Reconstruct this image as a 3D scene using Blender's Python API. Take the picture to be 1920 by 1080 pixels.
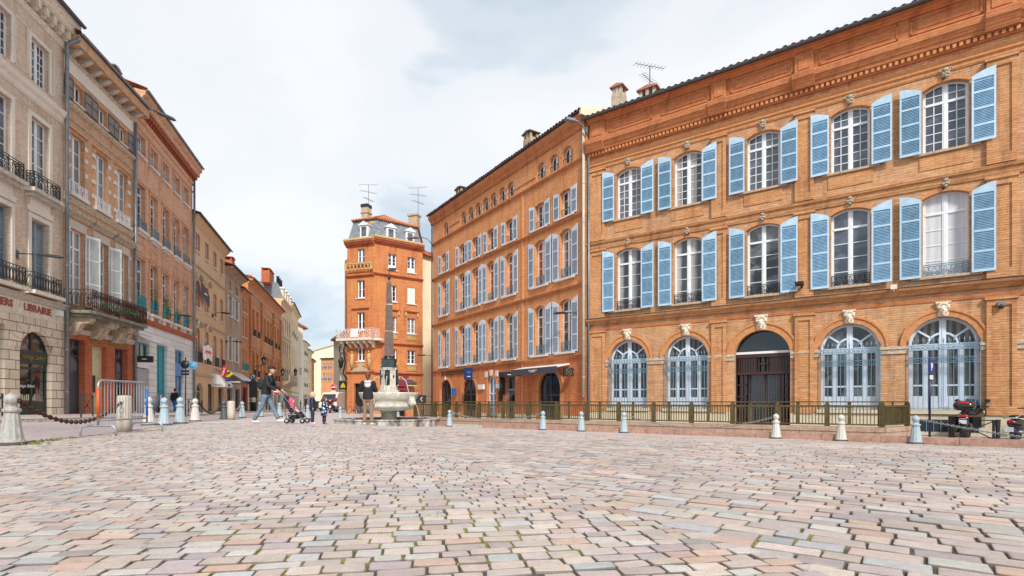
import bpy, math, random
import numpy as np
from mathutils import Vector, Matrix, geometry
PI=math.pi; R=math.radians
random.seed(7)
SC=bpy.context.scene
for o in list(bpy.data.objects): bpy.data.objects.remove(o)
# ---------------- camera, sky, sun, exposure ----------------
CAMZ=0.67; HOR=753.0
cd=bpy.data.cameras.new('camera'); cam=bpy.data.objects.new('camera',cd)
SC.collection.objects.link(cam); SC.camera=cam
cd.sensor_width=36; cd.lens=36*1000/1920; cd.shift_y=(HOR-540)/1920
cd.clip_start=0.05; cd.clip_end=3000
cam.location=(0,0,CAMZ); cam.rotation_euler=(R(90),0,0)
SUN_EL,SUN_AZ=40,165       # degrees; azimuth clockwise from +Y
wd=bpy.data.worlds.new("World"); SC.world=wd; wd.use_nodes=True
nt=wd.node_tree; N=nt.nodes; L=nt.links; N.clear()
out=N.new('ShaderNodeOutputWorld'); bg=N.new('ShaderNodeBackground'); bg.inputs[1].default_value=0.12
sky=N.new('ShaderNodeTexSky'); sky.sky_type='NISHITA'; sky.sun_disc=False
sky.sun_elevation=R(SUN_EL); sky.sun_rotation=R(SUN_AZ)
tc=N.new('ShaderNodeTexCoord'); sep=N.new('ShaderNodeSeparateXYZ'); L.new(tc.outputs['Generated'],sep.inputs[0])
def wm(op,a,b=None,c=None):
    n=N.new('ShaderNodeMath'); n.operation=op
    for i,x in enumerate((a,b,c)):
        if x is None: continue
        if isinstance(x,(int,float)): n.inputs[i].default_value=x
        else: L.new(x,n.inputs[i])
    return n.outputs[0]
zz=wm('ADD',wm('MAXIMUM',sep.outputs[2],0.0),0.32)
cb=N.new('ShaderNodeCombineXYZ'); L.new(wm('DIVIDE',sep.outputs[0],zz),cb.inputs[0]); L.new(wm('DIVIDE',sep.outputs[1],zz),cb.inputs[1]); cb.inputs[2].default_value=3.7
def wnoise(sc,det,dist=0.4):
    n=N.new('ShaderNodeTexNoise'); n.inputs['Scale'].default_value=sc; n.inputs['Detail'].default_value=det; n.inputs['Distortion'].default_value=dist
    L.new(cb.outputs[0],n.inputs['Vector']); return n.outputs[0]
def wramp(x,stops):
    n=N.new('ShaderNodeValToRGB'); L.new(x,n.inputs[0]); e=n.color_ramp.elements
    for i,(p,c) in enumerate(stops):
        k=e[i] if i<2 else e.new(p)
        k.position=p; k.color=(*c,1)
    n.color_ramp.interpolation='EASE'; return n.outputs[0]
cl=wramp(wm('ADD',wm('MULTIPLY',wnoise(1.15,5,0.6),0.7),wm('MULTIPLY',wnoise(2.9,6,0.3),0.3)),
  [(0.42,(3.7,4.45,5.1)),(0.48,(4.9,5.45,5.9)),(0.54,(6.3,6.45,6.65)),(0.66,(6.8,6.85,6.9))])
mx=N.new('ShaderNodeMix'); mx.data_type='RGBA'; mx.inputs[0].default_value=0.86
L.new(sky.outputs[0],mx.inputs[6]); L.new(cl,mx.inputs[7]); L.new(mx.outputs[2],bg.inputs[0]); L.new(bg.outputs[0],out.inputs[0])
sl=bpy.data.lights.new('sun','SUN'); sl.energy=3.0; sl.angle=R(10); sl.color=(1,0.96,0.9)
so=bpy.data.objects.new('sun',sl); SC.collection.objects.link(so)
sd=Vector((math.sin(R(SUN_AZ))*math.cos(R(SUN_EL)),math.cos(R(SUN_AZ))*math.cos(R(SUN_EL)),math.sin(R(SUN_EL))))
so.rotation_euler=sd.to_track_quat('Z','Y').to_euler()
so.location=(0,-20,40)
SC.view_settings.view_transform='Standard'; SC.view_settings.look='None'; SC.view_settings.gamma=1
SC.view_settings.exposure=0.40
# ---------------- materials ----------------
MATS={}
def newmat(name):
    m=bpy.data.materials.new(name); m.use_nodes=True; MATS[name]=m
    return m,m.node_tree,m.node_tree.nodes['Principled BSDF']
def lin(c):
    return tuple(((x/255.)/12.92 if x<=10 else ((x/255.+.055)/1.055)**2.4) for x in c)
class G:
    """tiny node graph helper"""
    def __init__(s,nt): s.nt=nt; s.N=nt.nodes; s.L=nt.links; s.tc=None
    def _s(s,i,x):
        if isinstance(x,(int,float)): i.default_value=x
        elif isinstance(x,tuple): i.default_value=(*x,1) if len(x)==3 and len(i.default_value)==4 else x
        else: s.L.new(x,i)
    def obj(s):
        if not s.tc: s.tc=s.N.new('ShaderNodeTexCoord')
        return s.tc.outputs['Object']
    def math(s,op,a,b=0.0,c=None):
        n=s.N.new('ShaderNodeMath'); n.operation=op; s._s(n.inputs[0],a); s._s(n.inputs[1],b)
        if c is not None: s._s(n.inputs[2],c)
        return n.outputs[0]
    def mapv(s,v,sc=(1,1,1),loc=(0,0,0),rot=(0,0,0)):
        n=s.N.new('ShaderNodeMapping'); s._s(n.inputs[0],v); n.inputs['Scale'].default_value=sc; n.inputs['Location'].default_value=loc; n.inputs['Rotation'].default_value=rot
        return n.outputs[0]
    def wallv(s):
        p=s.N.new('ShaderNodeSeparateXYZ'); s.L.new(s.obj(),p.inputs[0])
        c=s.N.new('ShaderNodeCombineXYZ'); s.L.new(s.math('ADD',p.outputs[0],p.outputs[1]),c.inputs[0]); s.L.new(p.outputs[2],c.inputs[1]); return c.outputs[0]
    def noise(s,v,sc,det=4,rough=0.5,dist=0.0):
        n=s.N.new('ShaderNodeTexNoise'); s._s(n.inputs['Vector'],v); n.inputs['Scale'].default_value=sc; n.inputs['Detail'].default_value=det; n.inputs['Roughness'].default_value=rough; n.inputs['Distortion'].default_value=dist
        return n.outputs[0]
    def ramp(s,x,stops,interp='LINEAR'):
        n=s.N.new('ShaderNodeValToRGB'); s._s(n.inputs[0],x); e=n.color_ramp.elements; n.color_ramp.interpolation=interp
        for i,(p,c) in enumerate(stops):
            k=e[i] if i<2 else e.new(p)
            k.position=p; k.color=(*c,1) if isinstance(c,tuple) else (c,c,c,1)
        return n.outputs[0]
    def mix(s,f,a,b,bt='MIX'):
        n=s.N.new('ShaderNodeMix'); n.data_type='RGBA'; n.blend_type=bt; s._s(n.inputs[0],f); s._s(n.inputs[6],a); s._s(n.inputs[7],b); return n.outputs[2]
    def bump(s,h,st=0.3,d=0.02):
        n=s.N.new('ShaderNodeBump'); s.L.new(h,n.inputs['Height']); n.inputs['Strength'].default_value=st; n.inputs['Distance'].default_value=d; return n.outputs[0]
def pmat(name,c,rough=0.6,metal=0.0,var=0.12,vs=3.0,coat=0.0,bump=0.0,dirt=None,ior=None,stretch=(1,1,1),rnd=0.0):
    """paint / stone / metal with noise variation of its own colour"""
    if name in MATS: return MATS[name]
    m,nt,b=newmat(name); g=G(nt); c=tuple(c)
    v=g.mapv(g.obj(),stretch)
    n=g.noise(v,vs,5,0.6)
    lo=tuple(x*(1-var) for x in c); hi=tuple(min(x*(1+var),1) for x in c)
    col=g.ramp(n,[(0.3,lo),(0.7,hi)])
    if dirt: col=g.mix(g.ramp(g.noise(v,vs*2.3,6,0.7),[(0.5,0.0),(0.72,1.0)]),col,tuple(dirt))
    if rnd:
        oi=nt.nodes.new('ShaderNodeObjectInfo'); col=g.mix(1.0,col,g.ramp(oi.outputs['Random'],[(0.0,1-rnd),(1.0,1.0)]),'MULTIPLY')
    g._s(b.inputs['Base Color'],col); b.inputs['Roughness'].default_value=rough; b.inputs['Metallic'].default_value=metal
    b.inputs['Coat Weight'].default_value=coat
    if ior: b.inputs['IOR'].default_value=ior
    if bump: g._s(b.inputs['Normal'],g.bump(g.noise(v,vs*4,5,0.6),bump,0.01))
    return m
def brick(name,c1,c2,mortar,dark=(0.16,0.07,0.03),stain=0.35,rw=0.40,rh=0.085,ms=0.009,patch=None,mb=0.35):
    """Toulouse brick: long flat courses, per-brick tint, streaky weathering"""
    m,nt,b=newmat(name); g=G(nt); wv=g.wallv()
    bt=nt.nodes.new('ShaderNodeTexBrick'); g._s(bt.inputs['Vector'],wv)
    bt.inputs['Scale'].default_value=1; bt.inputs['Brick Width'].default_value=rw; bt.inputs['Row Height'].default_value=rh
    bt.inputs['Mortar Size'].default_value=ms; bt.inputs['Mortar Smooth'].default_value=0.4; bt.inputs['Bias'].default_value=-0.1
    g._s(bt.inputs['Color1'],c1); g._s(bt.inputs['Color2'],c2); g._s(bt.inputs['Mortar'],mortar)
    st=g.noise(g.mapv(wv,(2.4,14,1)),1.0,5,0.75)
    col=g.mix(g.ramp(st,[(0.50,0.0),(0.72,0.6)]),bt.outputs['Color'],dark)
    pt=g.noise(g.mapv(wv,(0.5,0.7,1)),1.0,5,0.6,0.5)
    col=g.mix(g.ramp(pt,[(0.5,0.0),(0.68,mb)]),col,patch if patch else tuple(min(x*1.25,1) for x in c2))
    big=g.noise(g.mapv(wv,(0.25,0.5,1),(5,3,0)),1.0,6,0.7)
    col=g.mix(g.ramp(big,[(0.5,0.0),(0.75,stain)]),col,dark)
    lt=g.noise(g.mapv(wv,(4.0,14,1),(2,7,0)),1.0,5,0.8)
    col=g.mix(g.ramp(lt,[(0.56,0.0),(0.72,0.5)]),col,tuple(min(x*1.12+.06,1) for x in mortar))
    fine=g.noise(g.mapv(wv,(5,14,1),(9,1,0)),1.0,4,0.8)
    col=g.mix(0.5,col,g.ramp(fine,[(0.36,0.45),(0.6,1.0)]),'MULTIPLY')
    zs_=nt.nodes.new('ShaderNodeSeparateXYZ'); nt.links.new(wv,zs_.inputs[0])
    fr=g.math('ABSOLUTE',g.math('SUBTRACT',g.math('FRACT',g.math('DIVIDE',zs_.outputs[1],rh)),0.5))
    hl=g.math('MULTIPLY',g.ramp(fr,[(0.30,0.0),(0.46,1.0)]),g.ramp(g.noise(g.mapv(wv,(1.7,6,1),(1,8,0)),1.0,3,0.7),[(0.38,0.10),(0.62,0.70)]))
    col=g.mix(hl,col,tuple(x*.75 for x in dark))
    vs_=g.noise(g.mapv(wv,(2.6,0.28,1),(6,2,0)),1.0,5,0.7)
    col=g.mix(g.ramp(vs_,[(0.50,0.0),(0.70,0.55)]),col,tuple(x*.6 for x in dark))
    g._s(b.inputs['Base Color'],col); b.inputs['Roughness'].default_value=0.9
    g._s(b.inputs['Normal'],g.bump(g.math('SUBTRACT',st,bt.outputs['Fac']),0.5,0.012))
    return m
def stucco(name,c,dark,streak=0.5,rough=0.9,blocks=None,jm=(0.2,0.17,0.13)):
    m,nt,b=newmat(name); g=G(nt); wv=g.wallv()
    n=g.noise(g.mapv(wv,(0.9,0.35,1)),1.5,6,0.65)
    col=g.mix(g.ramp(n,[(0.45,0.0),(0.75,streak)]),c,dark)
    col=g.mix(0.5,col,g.ramp(g.noise(wv,9,4,0.6),[(0.3,0.72),(0.7,1.0)]),'MULTIPLY')
    if blocks:
        bt=nt.nodes.new('ShaderNodeTexBrick'); g._s(bt.inputs['Vector'],wv); bt.inputs['Scale'].default_value=1
        bt.inputs['Brick Width'].default_value=blocks[0]; bt.inputs['Row Height'].default_value=blocks[1]; bt.inputs['Mortar Size'].default_value=blocks[2]
        g._s(bt.inputs['Color1'],(1.,1.,1.)); g._s(bt.inputs['Color2'],(0.86,0.84,0.82)); g._s(bt.inputs['Mortar'],jm)
        col=g.mix(1.0,col,bt.outputs['Color'],'MULTIPLY')
    g._s(b.inputs['Base Color'],col); b.inputs['Roughness'].default_value=rough
    g._s(b.inputs['Normal'],g.bump(n,0.25,0.02))
    return m
def glassmat(name,c,c2=None,fold=0,rough=0.06,ior=1.75):
    """window glazing over whatever hangs behind it (dark room, curtain folds, blinds); glass_sky carries reflected sky in its colour"""
    m,nt,b=newmat(name); g=G(nt)
    if c2:
        p=nt.nodes.new('ShaderNodeSeparateXYZ'); nt.links.new(g.obj(),p.inputs[0])
        f=g.math('SINE',g.math('MULTIPLY',g.math('ADD',p.outputs[0],g.math('MULTIPLY',g.noise(g.obj(),1.5,2),0.15)),fold)) if fold else g.noise(g.obj(),1.1,3,0.5,0.8)
        lohi=(( -0.6,c),(0.6,c2)) if fold else ((0.46,c),(0.56,c2))
        fr=nt.nodes.new('ShaderNodeMapRange'); nt.links.new(f,fr.inputs[0]); fr.inputs[1].default_value=lohi[0][0]; fr.inputs[2].default_value=lohi[1][0]
        oi=nt.nodes.new('ShaderNodeObjectInfo'); g._s(b.inputs['Base Color'],g.mix(1.0,g.mix(fr.outputs[0],c,c2),g.ramp(oi.outputs['Random'],[(0.0,.55 if c[0]<.3 else .85),(1.0,1.0)]),'MULTIPLY'))
    else: b.inputs['Base Color'].default_value=(*c,1)
    b.inputs['Roughness'].default_value=rough; b.inputs['IOR'].default_value=ior
    g._s(b.inputs['Normal'],g.bump(g.noise(g.mapv(g.obj(),(1,1,0.6)),1.3,2),0.16,0.05))
    return m
# ---------------- mesh builder ----------------
class MB:
    def __init__(s): s.v=[]; s.f=[]; s.m=[]; s.sm=[]; s.M=None
    def add(s,vs,fs,mi=0,sm=False):
        n=len(s.v)
        if s.M is not None: vs=[tuple(s.M@Vector(p)) for p in vs]
        s.v.extend([tuple(p) for p in vs])
        for f in fs: s.f.append([n+i for i in f]); s.m.append(mi); s.sm.append(sm)
        return s
    def box(s,x0,x1,y0,y1,z0,z1,mi=0):
        return s.add([(x0,y0,z0),(x1,y0,z0),(x1,y1,z0),(x0,y1,z0),(x0,y0,z1),(x1,y0,z1),(x1,y1,z1),(x0,y1,z1)],
          [(0,3,2,1),(4,5,6,7),(0,1,5,4),(1,2,6,5),(2,3,7,6),(3,0,4,7)],mi)
    def prism(s,poly,y0,y1,mi=0,caps=True):
        """poly in (x,z), extruded along y"""
        n=len(poly); vs=[(x,y0,z) for x,z in poly]+[(x,y1,z) for x,z in poly]
        fs=[(i,(i+1)%n,n+(i+1)%n,n+i) for i in range(n)]
        if caps: fs+=[tuple(range(n))[::-1],tuple(range(n,2*n))]
        return s.add(vs,fs,mi)
    def prismz(s,poly,z0,z1,mi=0):
        n=len(poly); vs=[(x,y,z0) for x,y in poly]+[(x,y,z1) for x,y in poly]
        return s.add(vs,[(i,(i+1)%n,n+(i+1)%n,n+i) for i in range(n)]+[tuple(range(n))[::-1],tuple(range(n,2*n))],mi)
    def prismx(s,poly,x0,x1,mi=0):
        """poly in (y,z), extruded along x"""
        n=len(poly); vs=[(x0,y,z) for y,z in poly]+[(x1,y,z) for y,z in poly]
        return s.add(vs,[(i,(i+1)%n,n+(i+1)%n,n+i) for i in range(n)]+[tuple(range(n))[::-1],tuple(range(n,2*n))],mi)
    def ring(s,o,i,y0,y1,mi=0):
        """frame between two outlines (same count) in (x,z)"""
        n=len(o); vs=[(x,y0,z) for x,z in o]+[(x,y0,z) for x,z in i]+[(x,y1,z) for x,z in o]+[(x,y1,z) for x,z in i]
        fs=[]
        for a in range(n):
            b=(a+1)%n
            fs+=[(a,b,n+b,n+a),(n+a,n+b,3*n+b,3*n+a),(2*n+a,2*n+b,b,a),(2*n+a,3*n+a,3*n+b,2*n+b)]
        return s.add(vs,fs,mi)
    def tube(s,pts,r,n=6,mi=0,caps=True,closed=False):
        pts=[Vector(p) for p in pts]; k=len(pts); rs=r if isinstance(r,(list,tuple)) else [r]*k
        vs=[]; up=None
        for i,p in enumerate(pts):
            if closed: t=pts[(i+1)%k]-pts[i-1]
            else: t=pts[min(i+1,k-1)]-pts[max(i-1,0)]
            if t.length<1e-9: t=Vector((0,0,1))
            t.normalize()
            if up is None: up=Vector((0,0,1)) if abs(t.z)<0.9 else Vector((1,0,0))
            a=t.cross(up)
            if a.length<1e-6: a=t.orthogonal()
            a.normalize(); up2=a.cross(t); up=up2
            for j in range(n):
                an=2*PI*j/n; vs.append(p+rs[i]*(a*math.cos(an)+up2*math.sin(an)))
        fs=[]
        for i in range(k if closed else k-1):
            for j in range(n):
                a=i*n+j; b=i*n+(j+1)%n; c=((i+1)%k)*n+(j+1)%n; d=((i+1)%k)*n+j; fs.append((a,b,c,d))
        if caps and not closed: fs+=[tuple(range(n))[::-1],tuple(range((k-1)*n,k*n))]
        return s.add(vs,fs,mi,n>5)
    def bar(s,a,b,w,h=None,mi=0):
        a=Vector(a); b=Vector(b); h=h or w; t=(b-a).normalized()
        up=Vector((0,0,1)) if abs(t.z)<0.95 else Vector((0,1,0))
        x=t.cross(up).normalized()*w/2; y=x.normalized().cross(t)*h/2
        vs=[a-x-y,a+x-y,a+x+y,a-x+y,b-x-y,b+x-y,b+x+y,b-x+y]
        return s.add(vs,[(0,3,2,1),(4,5,6,7),(0,1,5,4),(1,2,6,5),(2,3,7,6),(3,0,4,7)],mi)
    def lathe(s,prof,c=(0,0,0),n=16,mi=0,sm=True,sq=None,rot=0):
        """prof [(r,z)..] bottom to top"""
        k=len(prof); vs=[]
        for r,z in prof:
            for j in range(n):
                an=2*PI*j/n+rot; vs.append((c[0]+r*math.cos(an),c[1]+r*math.sin(an),c[2]+z))
        fs=[(i*n+j,i*n+(j+1)%n,(i+1)*n+(j+1)%n,(i+1)*n+j) for i in range(k-1) for j in range(n)]
        fs+=[tuple(range(n))[::-1],tuple(range((k-1)*n,k*n))]
        return s.add(vs,fs,mi,sm)
    def ball(s,c,r,n=12,mi=0,sc=(1,1,1)):
        k=max(n//2,4); vs=[];fs=[]
        for i in range(k+1):
            a=-PI/2+PI*i/k
            for j in range(n):
                b=2*PI*j/n; vs.append((c[0]+r*sc[0]*math.cos(a)*math.cos(b),c[1]+r*sc[1]*math.cos(a)*math.sin(b),c[2]+r*sc[2]*math.sin(a)))
        fs=[(i*n+j,i*n+(j+1)%n,(i+1)*n+(j+1)%n,(i+1)*n+j) for i in range(k) for j in range(n)]
        return s.add(vs,fs,mi,True)
    def mesh(s,name,mats):
        me=bpy.data.meshes.new(name); me.from_pydata(s.v,[],s.f)
        for m in (mats if isinstance(mats,(list,tuple)) else [mats]): me.materials.append(m)
        me.polygons.foreach_set('material_index',s.m); me.polygons.foreach_set('use_smooth',s.sm); me.update(); return me
    def build(s,name,mats,parent=None,loc=(0,0,0),rz=0):
        return link(name,s.mesh(name,mats),parent,loc,rz)
def link(name,me,parent=None,loc=(0,0,0),rz=0):
    o=bpy.data.objects.new(name,me); SC.collection.objects.link(o); o.parent=parent; o.location=loc; o.rotation_euler=(0,0,rz); return o
def tag(o,label=None,cat=None,group=None,kind=None):
    if label: o['label']=label
    if cat: o['category']=cat
    if group: o['group']=group
    if kind: o['kind']=kind
    return o
def thing(name,label,cat,loc=(0,0,0),rz=0,group=None):
    o=bpy.data.objects.new(name,None); SC.collection.objects.link(o); o.location=loc; o.rotation_euler=(0,0,rz); o.empty_display_size=0.1
    return tag(o,label,cat,group)
def copy_tree(o,parent=None):
    c=o.copy(); SC.collection.objects.link(c); c.parent=parent
    for ch in o.children: copy_tree(ch,c)
    return c
def sm01(t): t=max(0,min(1,t)); return t*t*(3-2*t)
KD=Vector((.8118,-.5840)); KN=Vector((.5840,.8118))
def ground(X,Y):
    """the square: level near the camera, falling to the kerb on the right and slowly down the street on the left"""
    n=X*KN.x+Y*KN.y
    a=0.53*sm01((n-8.5)/10.5)*sm01((X+14)/6)
    b=min(0.0125*max(0,Y-17),0.75)*sm01((-5-X)/6)
    return -(a+b)
def P(px,q): return Vector(((px-960)*q,1000*q))
def text_mesh(txt,size,ext=0.01,align='CENTER',shear=0.0,bold=0.0,sx=1.0):
    cu=bpy.data.curves.new('lettering','FONT'); cu.body=txt; cu.size=size; cu.extrude=ext; cu.align_x=align; cu.align_y='CENTER'; cu.shear=shear; cu.offset=bold
    cu.resolution_u=3
    o=bpy.data.objects.new('t',cu); SC.collection.objects.link(o); dg=bpy.context.evaluated_depsgraph_get()
    me=bpy.data.meshes.new_from_object(o.evaluated_get(dg)); bpy.data.objects.remove(o)
    me.transform(Matrix.Rotation(R(90),4,'X')@Matrix.Diagonal((sx,1,1,1))); return me
def text(name,txt,size,mat,parent,loc,rz=0,**k):
    if txt[0]=='~':   # writing too small to read in the photo: a pale strip of its length
        w=size*.32*len(txt); mb=MB(); mb.box(-w,w,-.006,.006,-size*.22,size*.22); o=mb.build('marking',mat,parent,loc,rz); return o
    me=text_mesh(txt,size,**k); me.name=name; me.materials.clear(); me.materials.append(mat); return link(name,me,parent,loc,rz)
# ---------------- facades ----------------
def arc(w,h,rise,n=10,x0=0,z0=0):
    """closed outline: bottom left, bottom right, then arch right to left"""
    if rise<=0.001: return [(x0,z0),(x0+w,z0),(x0+w,z0+h),(x0,z0+h)]
    rad=(w*w/4+rise*rise)/(2*rise); cz=z0+h-rad; cx=x0+w/2
    a=math.asin(min(1,(w/2)/rad)); 
    if rise>w/2: a=PI-a
    return [(x0,z0),(x0+w,z0)]+[(cx+rad*math.sin(a-2*a*i/n),cz+rad*math.cos(a-2*a*i/n)) for i in range(n+1)]
def arch_z(w,h,rise,x):
    if rise<=0.001: return h
    rad=(w*w/4+rise*rise)/(2*rise); return h-rad+math.sqrt(max(rad*rad-(x-w/2)**2,0))
class Fac:
    """a vertical facade plane; local X runs left to right as seen, Y goes into the building, Z up"""
    def __init__(s,name,label,cat,A,B,group=None):
        s.A=Vector(A); s.B=Vector(B); s.d=(s.B-s.A).normalized(); s.L=(s.B-s.A).length
        s.n=Vector((-s.d.y,s.d.x)); s.root=thing(name,label,cat,(s.A.x,s.A.y,0),math.atan2(s.d.y,s.d.x),group) if name else None
        s.holes=[]
    def u(s,px,off=0):
        """distance along the facade where the sight line of photo column px meets it (off = plane offset outwards)"""
        a=s.A-s.n*off; r=Vector(((px-960)/1000,1.0)); m=s.d.x*(-r.y)+r.x*s.d.y
        # a + d*u = r*t
        return (-a.x*(-r.y)-r.x*a.y)/m
    def q(s,px,off=0):
        p=s.A-s.n*off+s.d*s.u(px,off); return p.y/1000
    def z(s,px,py,off=0): return CAMZ+(HOR-py)*s.q(px,off)
    def world(s,u,y=0,z=0):
        p=s.A+s.d*u+s.n*y; return Vector((p.x,p.y,z))
def wall(fc,u0,u1,z0,z1,mat,depth=0.28,thick=7.0,name='wall',parent=None,rev=None,y=0.0,solid=True,label=None):
    """wall sheet with true openings (fc.holes: closed outlines), reveals, side and back faces"""
    hs=[h for h in fc.holes if h[0][0]>=u0-1e-6 and h[1][0]<=u1+1e-6 and h[0][1]>=z0-1e-3 and max(p[1] for p in h)<=z1]
    co=[Vector(p) for p in ((u0,z0),(u1,z0),(u1,z1),(u0,z1))]; ed=[(0,1),(1,2),(2,3),(3,0)]
    for h in hs:
        n=len(co); h=[(x,max(zz_,z0+0.002)) for x,zz_ in h]; co+=[Vector(p) for p in h]; ed+=[(n+i,n+(i+1)%len(h)) for i in range(len(h))]
    vs,_,fs,_,_,_=geometry.delaunay_2d_cdt(co,ed,[],1,1e-5)
    mb=MB(); keep=[]
    for f in fs:
        c=sum((vs[i] for i in f),Vector((0,0)))/len(f); ins=False
        for h in hs:
            xs=[p[0] for p in h]; zs=[p[1] for p in h]
            if min(xs)<c.x<max(xs) and min(zs)<c.y<max(zs):
                k=0
                for i in range(len(h)):
                    a,b=h[i],h[(i+1)%len(h)]
                    if (a[1]>c.y)!=(b[1]>c.y) and c.x<(b[0]-a[0])*(c.y-a[1])/(b[1]-a[1])+a[0]: k^=1
                if k: ins=True;break
        if not ins: keep.append(f)
    mb.add([(v.x,y,v.y) for v in vs],keep)
    for h in hs:
        n=len(h); mb.add([(x,y,z) for x,z in h]+[(x,y+depth,z) for x,z in h],[(i,n+i,n+(i+1)%n,(i+1)%n) for i in range(n)],1 if rev else 0)
    if solid:
        mb.add([(u0,y,z0),(u0,y+thick,z0),(u0,y+thick,z1),(u0,y,z1)],[(0,1,2,3)]); mb.add([(u1,y,z0),(u1,y+thick,z0),(u1,y+thick,z1),(u1,y,z1)],[(3,2,1,0)])
        mb.add([(u0,y+thick,z0),(u1,y+thick,z0),(u1,y+thick,z1),(u0,y+thick,z1)],[(0,1,2,3)])
        mb.add([(u0,y,z1),(u1,y,z1),(u1,y+thick,z1),(u0,y+thick,z1)],[(0,1,2,3)])
    o=mb.build(name,[mat,rev] if rev else mat,parent or fc.root)
    if label: o['label']=label
    return o
WC={}
def key(*a): return tuple(round(x,2) if isinstance(x,float) else x for x in a)
def window(fc,u0,u1,z0,z1,rise=0.0,frame='win_white',pane='glass',leaves=2,nx=1,ny=4,transom=0.0,tx=None,depth=0.2,fw=0.06,sill=None,so=0.12,hole=True,name='window',mt=0.028,sproj=0.1,sh=0.09,low=0.0,revd=None):
    """opening + timber window (frame > pane, sill). transom = height fraction of the top light"""
    w=u1-u0; h=z1-z0
    if hole: fc.holes.append(arc(w,h,rise,10,u0,z0))
    k=key(name,float(w),float(h),float(rise),frame,leaves,nx,ny,float(transom),fw,mt,low)
    if k not in WC:
        mb=MB(); o=arc(w,h,rise); i_=arc(w-2*fw,h-2*fw,max(rise*(w-2*fw)/w,0),10,fw,fw); mb.ring(o,i_,0,0.07)
        zt=h*(1-transom) if transom else None
        def top(x): return arch_z(w,h,rise,x)-fw
        for a in range(1,leaves): x=w*a/leaves; mb.box(x-0.05,x+0.05,-0.012,0.06,fw,top(x))
        if zt: mb.box(fw,w-fw,-0.015,0.06,zt-0.045,zt+0.045)
        body=(zt or h)-fw
        if low: mb.box(fw,w-fw,0.005,0.05,fw,fw+low)
        for a in range(leaves):
            xa=w*a/leaves+(fw if a==0 else 0.05); xb=w*(a+1)/leaves-(fw if a==leaves-1 else 0.05)
            mb.box(xa,xa+0.035,0.0,0.055,fw,min(top(xa+.02),top(xa))); mb.box(xb-0.035,xb,0.0,0.055,fw,min(top(xb),top(xb-.02)))
            for j in range(1,nx): x=xa+(xb-xa)*j/nx; mb.box(x-mt/2,x+mt/2,0.01,0.05,fw,top(x))
            zb=fw+low; zm=(zt-0.04) if zt else (h-fw)
            mb.box(xa,xb,0.006,0.052,zb,zb+0.06)
            for j in range(1,ny):
                z=zb+(zm-zb)*j/ny
                if z<min(top(xa),top(xb)): mb.box(xa,xb,0.01,0.05,z-mt/2,z+mt/2)
            if zt and nx>1:
                z=zt+(h-zt)*0.45; mb.box(xa,xb,0.01,0.05,z-mt/2,z+mt/2)
        pb=MB(); pb.prism(arc(w-fw,h-fw,max(rise*(w-fw)/w,0),10,fw/2,fw/2),0.03,0.038)
        WC[k]=(mb.mesh(name,MATS[frame]),pb.mesh('pane',MATS['glass']))
    fm,pm=WC[k]
    o=link(name,fm,fc.root,(u0,depth,z0)); kp=k+(pane,)
    if kp not in WC:
        c=pm.copy(); c.materials.clear(); c.materials.append(MATS[pane]); WC[kp]=c
    link('pane',WC[kp],o)
    if sill:
        ks=key('sill',float(w),sill,so,sproj,sh,depth)
        if ks not in WC:
            sb=MB(); sb.prismx([(-sproj,-sh),(-sproj,-0.01),(-sproj+0.02,0.0),(depth,0.012),(depth,-sh)],-so,w+so); WC[ks]=sb.mesh('sill',MATS[sill])
        link('sill',WC[ks],o,(0,-depth,0))
    return o
def shutter(fc,u0,w,z0,h,mat='shut_blue',mat2='shut_blue_slat',outer_rise=0.0,side='L',panels=4,y=-0.02,ang=0.0,name='shutter',slat=0.055,solid=False):
    """one leaf folded back on the wall; the outer edge is the higher one when the head is arched"""
    k=key(name,float(w),float(h),mat,float(outer_rise),side,panels,slat,solid)
    if k not in WC:
        mb=MB(); t=0.035; fr=0.06; n=5
        top=lambda x: h-outer_rise*max((1-(x/w)) if side=='R' else (x/w),0)**1.7
        xs=[w*i/n for i in range(n+1)]
        for a,b in zip(xs[:-1],xs[1:]):
            mb.prism([(a,h-outer_rise-0.12),(b,h-outer_rise-0.12),(b,top(b)),(a,top(a))],-t,0)
        ht=h-outer_rise
        mb.box(0,fr,-t+.003,-.003,0,ht-.06); mb.box(w-fr,w,-t+.003,-.003,0,ht-.06)
        mb.box(fr,w-fr,-t,0,0,0.09)
        for j in range(1,panels): z=ht*j/panels; mb.box(fr,w-fr,-t,0,z-0.035,z+0.035)
        if solid: mb.box(fr,w-fr,-t*0.6,-t*0.3,0.05,ht-0.1,1)
        else:
            z=0.1
            while z<ht-0.17:
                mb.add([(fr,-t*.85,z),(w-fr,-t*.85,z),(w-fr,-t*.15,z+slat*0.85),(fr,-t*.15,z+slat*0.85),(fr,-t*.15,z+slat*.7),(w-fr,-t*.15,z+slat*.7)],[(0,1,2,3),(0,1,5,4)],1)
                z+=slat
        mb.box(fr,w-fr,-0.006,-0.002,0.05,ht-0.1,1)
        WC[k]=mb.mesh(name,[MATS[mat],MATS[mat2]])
    o=link(name,WC[k],fc.root,(u0,y,z0),ang)
    return o
def pair(fc,u0,u1,z0,z1,rise=0.0,gap=0.03,over=0.03,lw=None,**kw):
    w=lw or (u1-u0)/2+0.02
    a=shutter(fc,u0-gap-w,w,z0-over,z1-z0+over,outer_rise=rise,side='L',ang=random.uniform(-.035,.0),**kw); b=shutter(fc,u1+gap,w,z0-over,z1-z0+over,outer_rise=rise,side='R',ang=random.uniform(-.05,.0),**kw); return a,b
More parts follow.
